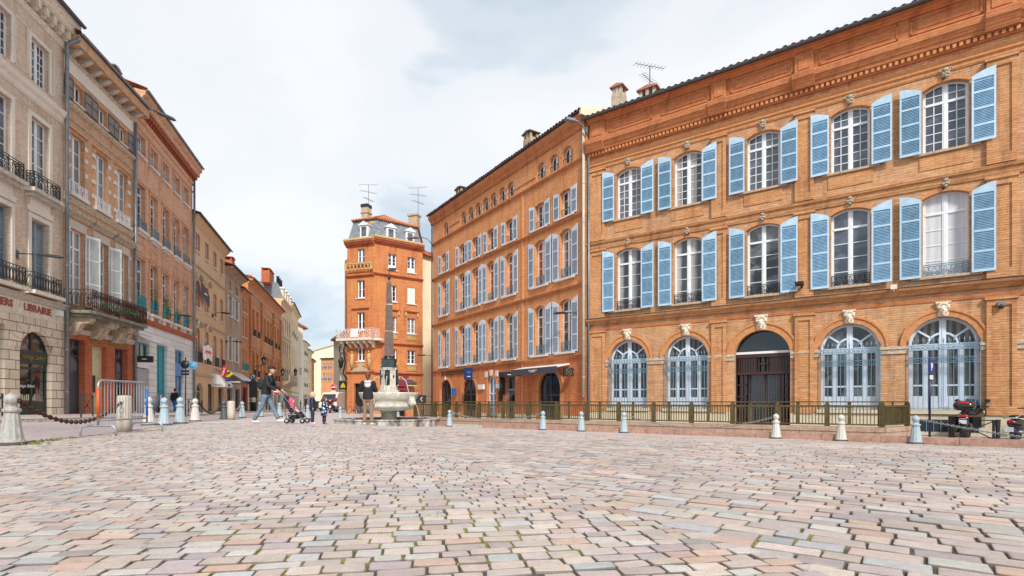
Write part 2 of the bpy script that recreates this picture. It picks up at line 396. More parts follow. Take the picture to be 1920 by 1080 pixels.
def spiral(c,r,turns,sgn=1,a0=0.0,n=16,y=0.0):
    return [(c[0]+sgn*r*(1-0.8*i/n)*math.cos(a0+turns*2*PI*i/n),y,c[1]+r*(1-0.8*i/n)*math.sin(a0+turns*2*PI*i/n)) for i in range(n+1)]
def guard(fc,u0,u1,z0,h,mat='iron',style='scroll',proj=0.0,y=0.02,name='balcony_railing',step=0.11,rt=0.012,label=None):
    """window guard or balcony railing; proj > 0 makes it stand out with returns at both ends"""
    w=u1-u0; k=key('guard',float(w),float(h),mat,style,proj,step,rt)
    if k not in WC:
        mb=MB(); yf=-proj
        segs=[((0,yf),(w,yf))]+([((0,0),(0,yf)),((w,yf),(w,0))] if proj else [])
        for (xa,ya),(xb,yb) in segs:
            ln=math.hypot(xb-xa,yb-ya); dx,dy=(xb-xa)/ln,(yb-ya)/ln
            T=lambda s,z:(xa+dx*s,ya+dy*s,z)
            mb.bar(T(0,h),T(ln,h),0.035,0.025); mb.bar(T(0,0.03),T(ln,0.03),0.02,0.02)
            if style=='bars':
                n=max(int(ln/step),1)
                for i in range(n+1): mb.bar(T(ln*i/n,0),T(ln*i/n,h),rt*1.4)
            elif style=='lyre':
                n=max(int(ln/(step*1.6)),1)
                for i in range(n+1):
                    s=ln*i/n; mb.bar(T(s,0),T(s,h),rt*1.3)
                    if i<n:
                        c=ln*(i+.5)/n; r=ln/n*0.4
                        mb.tube([T(c-r*math.sin(t*PI/6),h*0.1+h*0.75*t/6) for t in range(7)],rt,4); mb.tube([T(c+r*math.sin(t*PI/6),h*0.1+h*0.75*t/6) for t in range(7)],rt,4)
            else:
                n=max(int(round(ln/(h*0.8))),1); m=ln/n
                for i in range(n):
                    c=m*(i+.5)
                    for sg in (1,-1):
                        for (cx_,cz,r,a) in ((m*0.25,h*0.62,h*0.27,0),(m*0.22,h*0.28,h*0.2,PI)):
                            sp=spiral((c+sg*cx_,cz),r,1.3,sg,a)
                            mb.tube([T(min(max(p[0],0),ln),min(max(p[2],0.02),h)) for p in sp],rt,4)
                    mb.bar(T(c,0.02),T(c,h),rt*1.4)
                mb.bar(T(0,h*0.86),T(ln,h*0.86),rt*1.6)
                for s in (0,ln): mb.bar(T(s,0),T(s,h),rt*2)
        WC[k]=mb.mesh(name,MATS[mat])
    o=link(name,WC[k],fc.root,(u0,y,z0))
    if label: o['label']=label
    return o
def band(fc,u0,u1,prof,mat,name='cornice',parent=None,ends=True):
    """moulding: prof = [(outward, z)...] from bottom to top, extruded along the facade"""
    mb=MB(); pts=[(0.004,prof[0][1])]+[(-p,z) for p,z in prof]+[(0.004,prof[-1][1])]
    mb.prismx(pts,u0,u1); return mb.build(name,mat,parent or fc.root)
def boxes(fc,name,mat,bl,parent=None,label=None):
    mb=MB()
    for b in bl: mb.box(*b)
    o=mb.build(name,mat,parent or fc.root)
    if label: o['label']=label
    return o
def archband(fc,u0,u1,zs,rise,t,mat,name='arch_surround',y0=-0.04,y1=0.003,legs=0.0,full=None,extra=None):
    """raised ring of bricks round an arched head"""
    w=u1-u0; a=arc(w,rise,rise,14,u0,zs)[2:]; b=arc(w+2*t,rise+t,rise+t if rise+t<=(w+2*t)/2+0.01 else (w+2*t)/2,14,u0-t,zs)[2:]
    a=arc(w,rise+0.0001,rise,14,u0,zs)[2:]
    mb=MB(); n=len(a)
    for i in range(n-1):
        q4=[a[i],b[i],b[i+1],a[i+1]]
        mb.prism(q4,y0,y1)
    if extra:
        c=arc(w+2*t+2*extra,rise+t+extra,rise+t+extra if rise+t+extra<=(w+2*t+2*extra)/2+.01 else (w+2*t+2*extra)/2,14,u0-t-extra,zs)[2:]
        for i in range(n-1): mb.prism([b[i],c[i],c[i+1],b[i+1]],y0-0.04,y1)
    return mb.build(name,mat,fc.root)
def tile_roof(fc,u0,u1,z,out,back,pitch,mat='roof_tile',gutter='zinc',name='roof',step=0.22,parent=None,gr=0.07):
    """canal-tile roof edge: sloping slab with rounded tile rows running down to the eave, plus half-round gutter child"""
    mb=MB(); zb=z+back*math.tan(pitch)+out*math.tan(pitch)
    mb.add([(u0,-out,z),(u1,-out,z),(u1,back,zb),(u0,back,zb),(u0,-out,z-0.06),(u1,-out,z-0.06),(u1,back,zb-0.06),(u0,back,zb-0.06)],[(0,1,2,3),(7,6,5,4),(0,4,5,1),(0,3,7,4),(1,5,6,2)])
    n=int((u1-u0)/step)
    for i in range(n+1):
        x=u0+(u1-u0)*i/n; j=random.uniform(-.02,.02); r=step*0.36
        pr=[(r*math.cos(a),r*0.9*math.sin(a)) for a in [PI*t/5 for t in range(6)]]
        vs=[(x+p,-out-0.04+j,z+q_) for p,q_ in pr]+[(x+p,back,zb+q_) for p,q_ in pr]
        mb.add(vs,[(t,t+1,7+t,6+t) for t in range(5)]+[(0,1,2,3,4,5)],0,True)
    o=mb.build(name,MATS[mat],parent or fc.root)
    if gutter:
        gb=MB(); pr=[(-out-0.06+gr*math.cos(a),z-0.03+gr*math.sin(a)) for a in [PI+PI*t/6 for t in range(7)]]+[(-out-0.06+(gr-.02)*math.cos(a),z-0.03+(gr-.02)*math.sin(a)) for a in [2*PI-PI*t/6 for t in range(7)]]
        gb.prismx(pr,u0,u1); gb.build('gutter',MATS[gutter],o)
    return o
def downpipe(fc,u,z0,z1,mat='zinc',r=0.055,y=-0.12,elbow=0.35,name='downpipe'):
    mb=MB(); pts=[(u,y,z0),(u,y,z1)]
    if elbow: pts+=[(u,y-0.05,z1+0.12),(u,y-elbow,z1+0.35),(u,y-elbow,z1+0.5)]
    mb.tube(pts,r,8)
    z=z0+1.0
    while z<z1: mb.lathe([(r+.012,0),(r+.012,.05)],(u,y,z),8); z+=2.0
    return mb.build(name,MATS[mat],fc.root)
def chimney(fc,u,y,z0,z1,w=0.9,d=0.6,mat='render_old',cap='terracotta',parent=None,pots=0):
    mb=MB(); mb.box(u-w/2,u+w/2,y-d/2,y+d/2,z0,z1-0.45)
    for sx in (-1,1):
        for sy in (-1,1): mb.box(u+sx*(w/2-.12)-.08,u+sx*(w/2-.12)+.08,y+sy*(d/2-.1)-.07,y+sy*(d/2-.1)+.07,z1-.45,z1-.12)
    mb.box(u-.08,u+.08,y-d/2,y+d/2,z1-.45,z1-.12)
    o=mb.build('chimney',MATS[mat],parent or fc.root)
    c=MB(); c.prism([(u-w/2-.08,z1-.12),(u+w/2+.08,z1-.12),(u+w/2+.08,z1-.06),(u,z1+.06),(u-w/2-.08,z1-.06)],y-d/2-.08,y+d/2+.08); c.build('chimney_cap',MATS[cap],o)
    return o
def head_mask(fc,u,z,s,mat='stone_light',name='carved_keystone',y=-0.06):
    """keystone carved as a face: tapered block, brow, nose, cheeks, chin, crown"""
    k=key('mask',float(s))
    if k not in WC:
        mb=MB(); mb.prism([(-.28*s,-.5*s),(.28*s,-.5*s),(.42*s,.5*s),(-.42*s,.5*s)],0,0.08)
        mb.ball((0,-.02,-.05*s),0.3*s,12,0,(0.85,0.75,1.25)); mb.ball((0,-.23*s,-.05*s),0.07*s,8,0,(.8,1,1.8))
        mb.ball((-.12*s,-.2*s,.08*s),.09*s,8,0,(1.1,.6,.5)); mb.ball((.12*s,-.2*s,.08*s),.09*s,8,0,(1.1,.6,.5))
        mb.ball((0,-.2*s,-.26*s),.11*s,8,0,(1,.7,.4)); mb.ball((0,-.17*s,-.38*s),.1*s,8)
        for i in range(7):
            a=PI*i/6; mb.ball((.27*s*math.cos(a),-.1*s,.12*s+.26*s*math.sin(a)),.11*s,8)
        mb.box(-.44*s,.44*s,-.06,.08,.42*s,.55*s)
        WC[k]=mb.mesh(name,MATS[mat])
    return link(name,WC[k],fc.root,(u,y,z))
def scroll_mask(fc,u,z,s): 
    """small shell-and-scroll keystone of the upper windows"""
    k=key('shell',float(s))
    if k not in WC:
        mb=MB(); mb.prism([(-.22*s,-.5*s),(.22*s,-.5*s),(.4*s,.35*s),(-.4*s,.35*s)],-.02,0.06)
        for sg in (-1,1): mb.tube([(p[0],-.08,p[2]) for p in spiral((sg*.25*s,.25*s),.2*s,1.2,sg,0,10)],.06*s,5); mb.ball((sg*.16*s,-.1,-.05*s),.13*s,8)
        mb.ball((0,-.1,.3*s),.2*s,10,0,(1.1,.6,.8)); mb.ball((0,-.12,-.25*s),.12*s,8); mb.ball((0,-.12,0),.1*s,8)
        WC[k]=mb.mesh('carved_keystone',MATS['stone_worn'])
    return link('carved_keystone',WC[k],fc.root,(u,0.0,z))
# ---------------- materials in use ----------------
pmat('win_white',(.78,.8,.82),.5,var=.06); pmat('win_cream',(.72,.68,.6),.5,var=.08); pmat('win_blue',(.66,.75,.86),.5,var=.06)
pmat('win_dark',(.035,.03,.028),.4); pmat('win_brown',(.05,.018,.016),.45); pmat('win_grey',(.25,.29,.31),.5)
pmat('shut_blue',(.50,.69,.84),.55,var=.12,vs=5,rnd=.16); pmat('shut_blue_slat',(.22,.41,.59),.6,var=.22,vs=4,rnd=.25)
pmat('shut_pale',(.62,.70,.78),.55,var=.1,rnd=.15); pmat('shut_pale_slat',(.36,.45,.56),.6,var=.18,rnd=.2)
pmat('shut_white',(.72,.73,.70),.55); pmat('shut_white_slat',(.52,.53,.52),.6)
pmat('shut_wood',(.13,.10,.08),.8,var=.3,dirt=(.06,.04,.035)); pmat('shut_wood_in',(.24,.21,.19),.8,var=.25,dirt=(.11,.09,.08))
pmat('iron',(.03,.032,.035),.5,.3); pmat('iron_blue',(.13,.24,.31),.5,var=.15); pmat('iron_turq',(.02,.30,.34),.45,var=.2); pmat('iron_rust',(.05,.022,.017),.8,var=.4,vs=8)
pmat('zinc',(.22,.25,.28),.45,.5,var=.2); pmat('zinc_dark',(.10,.11,.12),.5,.4,var=.2); pmat('pipe_cream',(.52,.46,.36),.6,var=.12)
pmat('roof_tile',(.42,.13,.07),.85,var=.45,vs=2.5,dirt=(.13,.07,.07)); pmat('roof_dark',(.10,.055,.06),.85,var=.5,vs=3,dirt=(.25,.14,.12)); pmat('slate',(.17,.19,.22),.6,var=.4,vs=4,dirt=(.32,.34,.37))
pmat('terracotta',(.45,.17,.09),.85,var=.25,dirt=(.2,.1,.07)); pmat('render_old',(.50,.40,.27),.9,var=.2,dirt=(.22,.17,.12)); pmat('ochre_pot',(.55,.32,.06),.8,var=.2)
pmat('stone_light',(.76,.67,.54),.85,var=.15,vs=6,dirt=(.35,.27,.2)); pmat('stone_worn',(.52,.43,.32),.9,var=.3,vs=7,dirt=(.2,.14,.09)); pmat('stone_grey',(.54,.49,.42),.9,var=.2,vs=5,dirt=(.16,.14,.11))
pmat('sill_stone',(.50,.36,.24),.9,var=.2,vs=6,dirt=(.25,.17,.12)); pmat('sill_white',(.66,.60,.55),.85,var=.12,vs=5)
pmat('black_paint',(.012,.012,.014),.45); pmat('near_black',(.02,.022,.025),.6); pmat('gold',(.30,.20,.05),.5,.3)
pmat('gold_dark',(.10,.055,.015),.6); pmat('white_paint',(.78,.78,.77),.6,var=.05); pmat('cream_panel',(.62,.56,.40),.7,var=.1)
glassmat('glass',(.012,.016,.022)); glassmat('glass_sky',(.05,.065,.09),(.13,.155,.20),ior=1.9); glassmat('glass_curtain',(.03,.035,.04),(.42,.42,.41),fold=9)  # glass_sky: pale blots of reflected sky put into the pane colour
glassmat('glass_white',(.62,.63,.66),(.72,.73,.76),fold=22,rough=.12,ior=1.5); glassmat('glass_half',(.010,.012,.014),(.17,.185,.20)); glassmat('glass_orange',(.35,.08,.02),(.5,.14,.04),fold=14,ior=1.5)
glassmat('glass_blue',(.10,.18,.24),(.2,.29,.36)); glassmat('glass_drape',(.03,.03,.035),(.17,.17,.16),fold=26,ior=1.5)
brick('brick_R',(.62,.31,.15),(.74,.44,.24),(.62,.44,.29),dark=(.30,.12,.05),stain=.42,patch=(.74,.43,.17),mb=.6)
brick('brick_R_clean',(.62,.22,.08),(.68,.27,.105),(.55,.24,.11),dark=(.40,.12,.045),stain=.3,mb=.25)
brick('brick_R_pil',(.64,.30,.12),(.74,.40,.18),(.52,.30,.15),dark=(.32,.11,.045),stain=.35)
brick('brick_B',(.76,.31,.115),(.84,.40,.16),(.70,.36,.17),dark=(.52,.16,.055),stain=.25,patch=(.82,.42,.19),mb=.5)
brick('brick_B_low',(.72,.22,.075),(.78,.28,.10),(.52,.2,.1),dark=(.33,.07,.03),stain=.35,mb=.2)
brick('brick_C',(.66,.22,.075),(.74,.30,.11),(.64,.34,.16),dark=(.46,.10,.03),stain=.4,patch=(.78,.36,.09),mb=.75)
brick('brick_L1',(.76,.58,.42),(.84,.68,.52),(.72,.56,.43),dark=(.44,.27,.19),stain=.4,patch=(.84,.70,.58),mb=.6)
brick('brick_L2',(.70,.37,.18),(.80,.47,.26),(.66,.47,.32),dark=(.38,.17,.09),stain=.4,patch=(.74,.50,.33),mb=.5)
brick('brick_L2_new',(.56,.14,.055),(.62,.19,.08),(.40,.14,.08),dark=(.30,.07,.03),stain=.3,mb=.1)
brick('brick_L3',(.78,.40,.22),(.86,.53,.33),(.76,.54,.40),dark=(.44,.17,.09),stain=.3,patch=(.82,.50,.34),mb=.5)
brick('brick_far',(.74,.29,.10),(.80,.36,.15),(.6,.28,.13),dark=(.40,.12,.045),stain=.4)
stucco('stucco_tan',(.74,.52,.30),(.52,.32,.17)); stucco('stucco_yellow',(.80,.64,.38),(.56,.38,.20)); stucco('stucco_cream',(.82,.72,.52),(.56,.46,.30)); stucco('stucco_pale',(.82,.73,.62),(.58,.48,.38)); stucco('stucco_grey',(.62,.56,.48),(.38,.32,.27)); stucco('rubble',(.50,.36,.25),(.22,.15,.10),.9)
stucco('white_ashlar',(.88,.87,.84),(.72,.67,.60),.3,blocks=(6.,.42,.018),jm=(.5,.46,.42)); stucco('ashlar',(.82,.71,.55),(.54,.41,.28),.5,blocks=(.75,.40,.018)); stucco('plinth',(.66,.58,.42),(.42,.34,.24),.5)
# ---------------- the square ----------------
def jitter_tints(n,rng,pal,w):
    c=np.array(pal)[rng.choice(len(pal),n,p=np.array(w)/sum(w))]; return np.clip(c*(1+rng.normal(0,.085,(n,1)))*(1+rng.normal(0,.015,(n,3))),.02,.95)
PAL=[(.66,.52,.455),(.57,.47,.465),(.68,.565,.47),(.58,.565,.55),(.68,.48,.38),(.66,.61,.55),(.62,.52,.465),(.49,.41,.395)]
PW=[5,4,5,3.2,2.6,3,5,1.5]
SEAM0=Vector((1.18,2.29)); SEAMD=(Vector((-4.3,14.7))-SEAM0).normalized()
def make_stones(name,ex,ey,side,lmin,lmax,wrow,ymax,rng,gap):
    ex=Vector(ex).normalized(); ey=Vector(ey).normalized(); V=[];F=[];TC=[]; cnt=0; tops=[];cols=[]
    r=-40.0; row=0; curve=rng.uniform(0,6.28)
    while r<40.0:
        wd=wrow*rng.uniform(.86,1.16); s=-30.0+rng.uniform(0,.2)
        # skip whole rows outside the wedge quickly
        while s<30.0:
            ln=rng.uniform(lmin,lmax); cx=s+ln/2; cy=r+wd/2+0.035*math.sin(cx*0.9+curve)+0.02*math.sin(cx*2.3+row*.15)
            p=ex*cx+ey*cy; s+=ln
            if p.y<1.55 or p.y>ymax or abs(p.x)>p.y*1.02+.6: continue
            sd=(p-SEAM0).x*SEAMD.y-(p-SEAM0).y*SEAMD.x   # >0 right of the seam
            if sd*side<-.035: continue
            if p.x*KN.x+p.y*KN.y>18.9: continue
            tops.append((cx,cy,ln-gap*.9,wd-gap*1.35)); 
        r+=wd; row+=1
    n=len(tops); T=np.array(tops); j=rng.uniform(-1,1,(n,8,2))*0.0042
    hx=T[:,2]/2; hy=T[:,3]/2; c=0.007
    ox=np.stack([-hx+c,hx-c,hx,hx,hx-c,-hx+c,-hx,-hx],1); oy=np.stack([-hy,-hy,-hy+c,hy-c,hy,hy,hy-c,-hy+c],1)
    sk=rng.uniform(-1,1,(n,1))*0.04; ox=ox+oy*sk+j[:,:,0]; oy=oy+ox*rng.uniform(-1,1,(n,1))*0.03+j[:,:,1]
    tilt=rng.normal(0,.011,(n,2)); hz=rng.normal(0,.0022,n)
    def ring(sc,dz):
        a=T[:,0:1]+ox*sc; b=T[:,1:2]+oy*sc; X=a*ex.x+b*ey.x; Y=a*ex.y+b*ey.y
        Z=dz+hz[:,None]+ox*tilt[:,0:1]+oy*tilt[:,1:2]; return X,Y,Z
    cxw=T[:,0]*ex.x+T[:,1]*ey.x; cyw=T[:,0]*ex.y+T[:,1]*ey.y
    g=np.array([ground(x,y) for x,y in zip(cxw,cyw)])
    rings=[ring(1.0,-.030),ring(1.0,-.0045),ring(.975,-.0008),ring(.90,0.0)]
    VV=np.stack([np.stack([X,Y,Z+g[:,None]],2) for X,Y,Z in rings],1).reshape(n,32,3)
    base=[]
    for k in range(3):
        for a in range(8): b=(a+1)%8; base.append([k*8+a,k*8+b,(k+1)*8+b,(k+1)*8+a])
    me=bpy.data.meshes.new(name); me.vertices.add(n*32); me.vertices.foreach_set('co',VV.reshape(-1))
    nl=24*4+8; li=np.concatenate([np.array(base).reshape(-1),np.arange(24,32)])
    loops=(li[None,:]+(np.arange(n)*32)[:,None]).reshape(-1); me.loops.add(n*nl); me.loops.foreach_set('vertex_index',loops)
    st=np.concatenate([np.arange(24)*4,[96]]); tot=np.array([4]*24+[8]); me.polygons.add(n*25)
    me.polygons.foreach_set('loop_start',(st[None,:]+(np.arange(n)*nl)[:,None]).reshape(-1)); me.polygons.foreach_set('loop_total',np.tile(tot,n))
    me.polygons.foreach_set('use_smooth',np.tile(np.array([True]*16+[False]*9),n))
    me.update(); me.validate()
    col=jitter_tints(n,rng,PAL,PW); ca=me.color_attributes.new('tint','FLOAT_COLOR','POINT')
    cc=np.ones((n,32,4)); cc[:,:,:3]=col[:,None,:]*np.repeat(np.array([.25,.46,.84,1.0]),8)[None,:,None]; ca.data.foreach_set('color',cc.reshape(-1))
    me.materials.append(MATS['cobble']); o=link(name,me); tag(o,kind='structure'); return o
m,nt,b=newmat('cobble'); g=G(nt); at=nt.nodes.new('ShaderNodeAttribute'); at.attribute_name='tint'
n1=g.noise(g.obj(),14,6,.7); n2=g.noise(g.obj(),120,3,.7); n3=g.noise(g.obj(),2.2,4,.6)
c=g.mix(.55,at.outputs['Color'],g.ramp(n1,[(.3,.62),(.7,1.0)]),'MULTIPLY'); c=g.mix(.5,c,g.ramp(n2,[(.35,.6),(.6,1.0)]),'MULTIPLY')
c=g.mix(g.ramp(n3,[(.5,0.0),(.8,.25)]),c,(.55,.48,.44)); c=g.mix(1.0,c,g.ramp(g.noise(g.obj(),.55,5,.65),[(.35,.84),(.6,1.0)]),'MULTIPLY'); g._s(b.inputs['Base Color'],c)
g._s(b.inputs['Roughness'],g.ramp(n1,[(.3,.42),(.7,.62)])); g._s(b.inputs['Normal'],g.bump(g.math('ADD',n1,g.math('MULTIPLY',n2,.4)),.35,.006))
m,nt,b=newmat('joint_bed'); g=G(nt); n1=g.noise(g.obj(),25,5,.7); n2=g.noise(g.obj(),1.15,4,.6,.5)
spot=nt.nodes.new('ShaderNodeVectorMath'); spot.operation='DISTANCE'; nt.links.new(g.obj(),spot.inputs[0]); spot.inputs[1].default_value=(-.35,2.9,0)
near=nt.nodes.new('ShaderNodeMapRange'); nt.links.new(spot.outputs['Value'],near.inputs[0]); near.inputs[1].default_value=2.6; near.inputs[2].default_value=.2; near.inputs[3].default_value=0; near.inputs[4].default_value=.12
mm=g.ramp(g.math('ADD',n2,near.outputs[0]),[(.60,0.0),(.66,1.0)])
c=g.mix(mm,g.ramp(n1,[(.3,(.035,.027,.024)),(.7,(.12,.09,.075))]),g.ramp(n1,[(.35,(.10,.11,.01)),(.65,(.33,.30,.03))])); g._s(b.inputs['Base Color'],c); b.inputs['Roughness'].default_value=1
rng=np.random.default_rng(5)
YM=16.5
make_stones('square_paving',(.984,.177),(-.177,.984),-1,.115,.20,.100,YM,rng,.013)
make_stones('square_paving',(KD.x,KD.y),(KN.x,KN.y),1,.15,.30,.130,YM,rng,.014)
def pave_mat(name,ca,cb_,mort,bw,bh,rot,tint=None,ms=.012,fade=.5):
    m,nt,b=newmat(name); g=G(nt); v=g.mapv(g.obj(),rot=(0,0,rot))
    v2=g.math; nz=nt.nodes.new('ShaderNodeTexNoise'); nt.links.new(v,nz.inputs['Vector']); nz.inputs['Scale'].default_value=.8
    mxv=nt.nodes.new('ShaderNodeMix'); mxv.data_type='VECTOR'; mxv.inputs[0].default_value=.06; nt.links.new(v,mxv.inputs[4]); nt.links.new(nz.outputs['Color'],mxv.inputs[5])
    bt=nt.nodes.new('ShaderNodeTexBrick'); nt.links.new(mxv.outputs[1],bt.inputs['Vector']); bt.inputs['Scale'].default_value=1; bt.inputs['Brick Width'].default_value=bw; bt.inputs['Row Height'].default_value=bh; bt.inputs['Mortar Size'].default_value=ms
    g._s(bt.inputs['Color1'],ca); g._s(bt.inputs['Color2'],cb_); g._s(bt.inputs['Mortar'],mort)
    a=g.noise(g.mapv(v,(5,8,1)),1,3,.7); c=g.mix(g.ramp(a,[(.4,0.0),(.7,.6)]),bt.outputs['Color'],(.46,.40,.42)); c=g.mix(g.ramp(g.noise(g.mapv(v,(1.5,6,1),(4,4,0)),1,4,.7),[(.5,0.0),(.75,.7)]),c,tint or (.30,.22,.20))
    c=g.mix(g.ramp(g.noise(v,.25,5,.6),[(.45,0.0),(.7,.4)]),c,(.60,.53,.49)); g._s(b.inputs['Base Color'],c); b.inputs['Roughness'].default_value=.6
    g._s(b.inputs['Normal'],g.bump(g.math('SUBTRACT',a,bt.outputs['Fac']),.5,.01)); return m
pave_mat('pave_far',(.67,.56,.515),(.59,.51,.50),(.26,.2,.18),.24,.13,-math.atan2(KD.y,KD.x)*0+.0)
pave_mat('pave_street',(.33,.26,.27),(.42,.33,.32),(.22,.17,.17),.2,.12,.15,(.22,.17,.17),fade=.3)
pave_mat('pave_walk',(.44,.34,.31),(.50,.40,.36),(.28,.22,.2),.6,.35,.15,(.22,.16,.15))
def sheet(name,mat,x0,x1,y0,y1,nx,ny,zf,clip=None):
    vs=[(x0+(x1-x0)*i/nx,y0+(y1-y0)*j/ny) for j in range(ny+1) for i in range(nx+1)]
    fs=[(j*(nx+1)+i,j*(nx+1)+i+1,(j+1)*(nx+1)+i+1,(j+1)*(nx+1)+i) for j in range(ny) for i in range(nx)]
    if clip: fs=[f for f in fs if clip(sum(vs[k][0] for k in f)/4,sum(vs[k][1] for k in f)/4)]
    mb=MB(); mb.add([(x,y,zf(x,y)) for x,y in vs],fs); o=mb.build(name,MATS[mat]); tag(o,kind='structure'); return o
sheet('paving_bed','joint_bed',-18,20,-4,YM,60,40,lambda x,y:ground(x,y)-.0095)
sheet('square_ground','pave_far',-60,60,YM,60,160,100,lambda x,y:ground(x,y)-.001)
sheet('ground','pave_street',-1500,1500,-300,2500,60,60,lambda x,y:-1.6)
sheet('street','pave_street',-130,-20,60,330,40,60,lambda x,y:ground(x,min(y,80))-.004-max(0,y-80)*.0005)
# street on the left, beyond the bollard line: darker setts laid 4 mm over the square's sheet
BL=[(-30,-2.2),(-7.4,-4),(-8.3,9.0),(-9.9,14.5),(-11.3,19.4),(-12.9,24),(-13.9,28),(-12.5,34)]
def strip(name,mat,left,right,zf,n=24,kind='structure'):
    mb=MB(); vs=[]
    for (a,b_) in zip(left,right):
        for i in range(n+1):
            p=Vector(a).lerp(Vector(b_),i/n); vs.append((p.x,p.y,zf(p.x,p.y)))
    k=len(left); fs=[(j*(n+1)+i,j*(n+1)+i+1,(j+1)*(n+1)+i+1,(j+1)*(n+1)+i) for j in range(k-1) for i in range(n)]
    mb.add(vs,fs); o=mb.build(name,MATS[mat]); tag(o,kind=kind); return o
def densify(pl,st=1.0):
    o=[]
    for a,b_ in zip(pl[:-1],pl[1:]):
        a=Vector(a);b_=Vector(b_); k=max(int((b_-a).length/st),1); o+=[tuple(a.lerp(b_,i/k)) for i in range(k)]
    return o+[tuple(pl[-1])]
ys=[-4+i*1.0 for i in range(0,48)]
def xbl(y): # inner edge of the left street
    t=[(-4,-6.6),(8.7,-7.75),(16,-9.9),(19,-10.9),(24,-12.5),(30,-13.9),(44,-15.5)]
    for (a,xa),(b_,xb) in zip(t[:-1],t[1:]):
        if y<=b_: return xa+(xb-xa)*(y-a)/(b_-a)
    return t[-1][1]
def xkerb(y): # kerb of the left pavement
    t=[(-4,-14.2),(20,-15.6),(31,-18.2),(45,-23.5),(80,-33.5),(140,-51)]
    for (a,xa),(b_,xb) in zip(t[:-1],t[1:]):
        if y<=b_: return xa+(xb-xa)*(y-a)/(b_-a)
    return t[-1][1]
strip('left_street','pave_street',[(xkerb(y)-.3,y) for y in ys],[(xbl(y),y) for y in ys],lambda x,y:ground(x,y)+.006 if y>YM else ground(x,y)+.006,12)
ys2=[-4+i*1.5 for i in range(0,80)]
strip('left_pavement','pave_walk',[(xkerb(y)-16,y) for y in ys2],[(xkerb(y),y) for y in ys2],lambda x,y:ground(x,y)+.12+.012*max(0,xkerb(y)-x),10)
mb=MB()
for a,b_ in zip(ys2[:-1],ys2[1:]):
    for (p0,p1,gp) in [((xkerb(a),a),(xkerb(b_),b_),.008)]:
        za=ground(*p0);zb=ground(*p1); d=Vector((p1[0]-p0[0],p1[1]-p0[1])).normalized()*gp
        x0,y0=p0[0]+d.x,p0[1]+d.y; x1,y1=p1[0]-d.x,p1[1]-d.y
        mb.add([(x0-.25,y0,za-.2),(x0,y0,za-.2),(x1,y1,zb-.2),(x1-.25,y1,zb-.2),(x0-.25,y0,za+.125),(x0-.01,y0,za+.125),(x1-.01,y1,zb+.125),(x1-.25,y1,zb+.125)],[(4,5,6,7),(0,1,5,4),(1,2,6,5),(2,3,7,6),(3,0,4,7)])
tag(mb.build('left_kerb',MATS['stone_grey']),kind='structure')
# kerb along the right side
KQ=lambda px,k=32.7: P(px,k/(px+430))
ka=KQ(815); kb_=KQ(2100); kl=(kb_-ka).length
pmat('kerb_stone',(.42,.24,.18),.85,var=.2,vs=3,dirt=(.2,.12,.09),bump=.3)
mb=MB(); s=0.0; drop=(1343-0,1404)
rk=random.Random(3)
while s<kl:
    l=rk.uniform(1.2,1.9); e=min(s+l-.012,kl); A_=ka+KD*s; B_=ka+KD*e; hgt=.17
    pxm=960+1000*(A_.x+B_.x)/(A_.y+B_.y)
    z1=-.345 if not (1340<pxm<1405) else -.42
    for sgn in (0,):
        c=[A_,B_,B_+KN*.32,A_+KN*.32]
        mb.add([(p.x,p.y,-.75) for p in c]+[(p.x+ (KN.x*.015 if i<2 else 0),p.y+(KN.y*.015 if i<2 else 0),z1+(.0 if i<2 else .004)) for i,p in enumerate(c)],[(4,5,6,7),(0,1,5,4),(1,2,6,5),(2,3,7,6),(3,0,4,7)])
    s+=l
tag(mb.build('kerb',MATS['kerb_stone']),kind='structure')
# ---------------- long brick mansion on the right ----------------
KR=42.3
def PR(px,k=KR): return P(px,k/(px+430))
FR=Fac('brick_mansion','long orange brick mansion with sky blue shutters above arched barred windows','mansion',PR(1107),PR(2400))
f=FR; zR=lambda k: CAMZ+k*KR
GB=-.60
zi=zR(.0490); 
pmat('brick_arch',(.56,.25,.10),.9,var=.2,vs=9,bump=.3)
# ground floor openings
gw=[(1177,1.95),(1286.6,1.95),(1592.5,1.97),(1768.5,1.99)]
zsill=zR(-.0072)
def grille(f,u0,w,z0,z1):
    k=key('grille',float(w),float(z1-z0))
    if k not in WC:
        mb=MB(); h=z1-z0; n=14
        for i in range(n+1):
            x=w*i/n; mb.bar((x,0,0),(x,0,h+.1),.02); mb.lathe([(.018,0),(.024,.05),(.003,.17)],(x,0,h+.08),6)
        for z in (.08,h*.72,h*.80,h-.02,h-.20): mb.bar((-.04,0,z),(w+.04,0,z),.03,.022)
        for i in range(n):
            x=w*(i+.5)/n; mb.tube([(x+.045*math.cos(a),-.01,h-.11+.06*math.sin(a)) for a in [2*PI*t/8 for t in range(8)]],.011,4,closed=True)
        for i in range(0,n,2):
            x=w*(i+1)/n; mb.tube([(x+.10*math.cos(a),-.01,h*.76+.05*math.sin(a)) for a in [2*PI*t/8 for t in range(8)]],.011,4,closed=True)
        mb.box(-.02,w+.02,-.004,.004,h-.17,h-.07) if False else None
        WC[k]=mb.mesh('window_grille',MATS['iron_blue'])
    return link('window_grille',WC[k],f.root,(u0,-.06,z0))
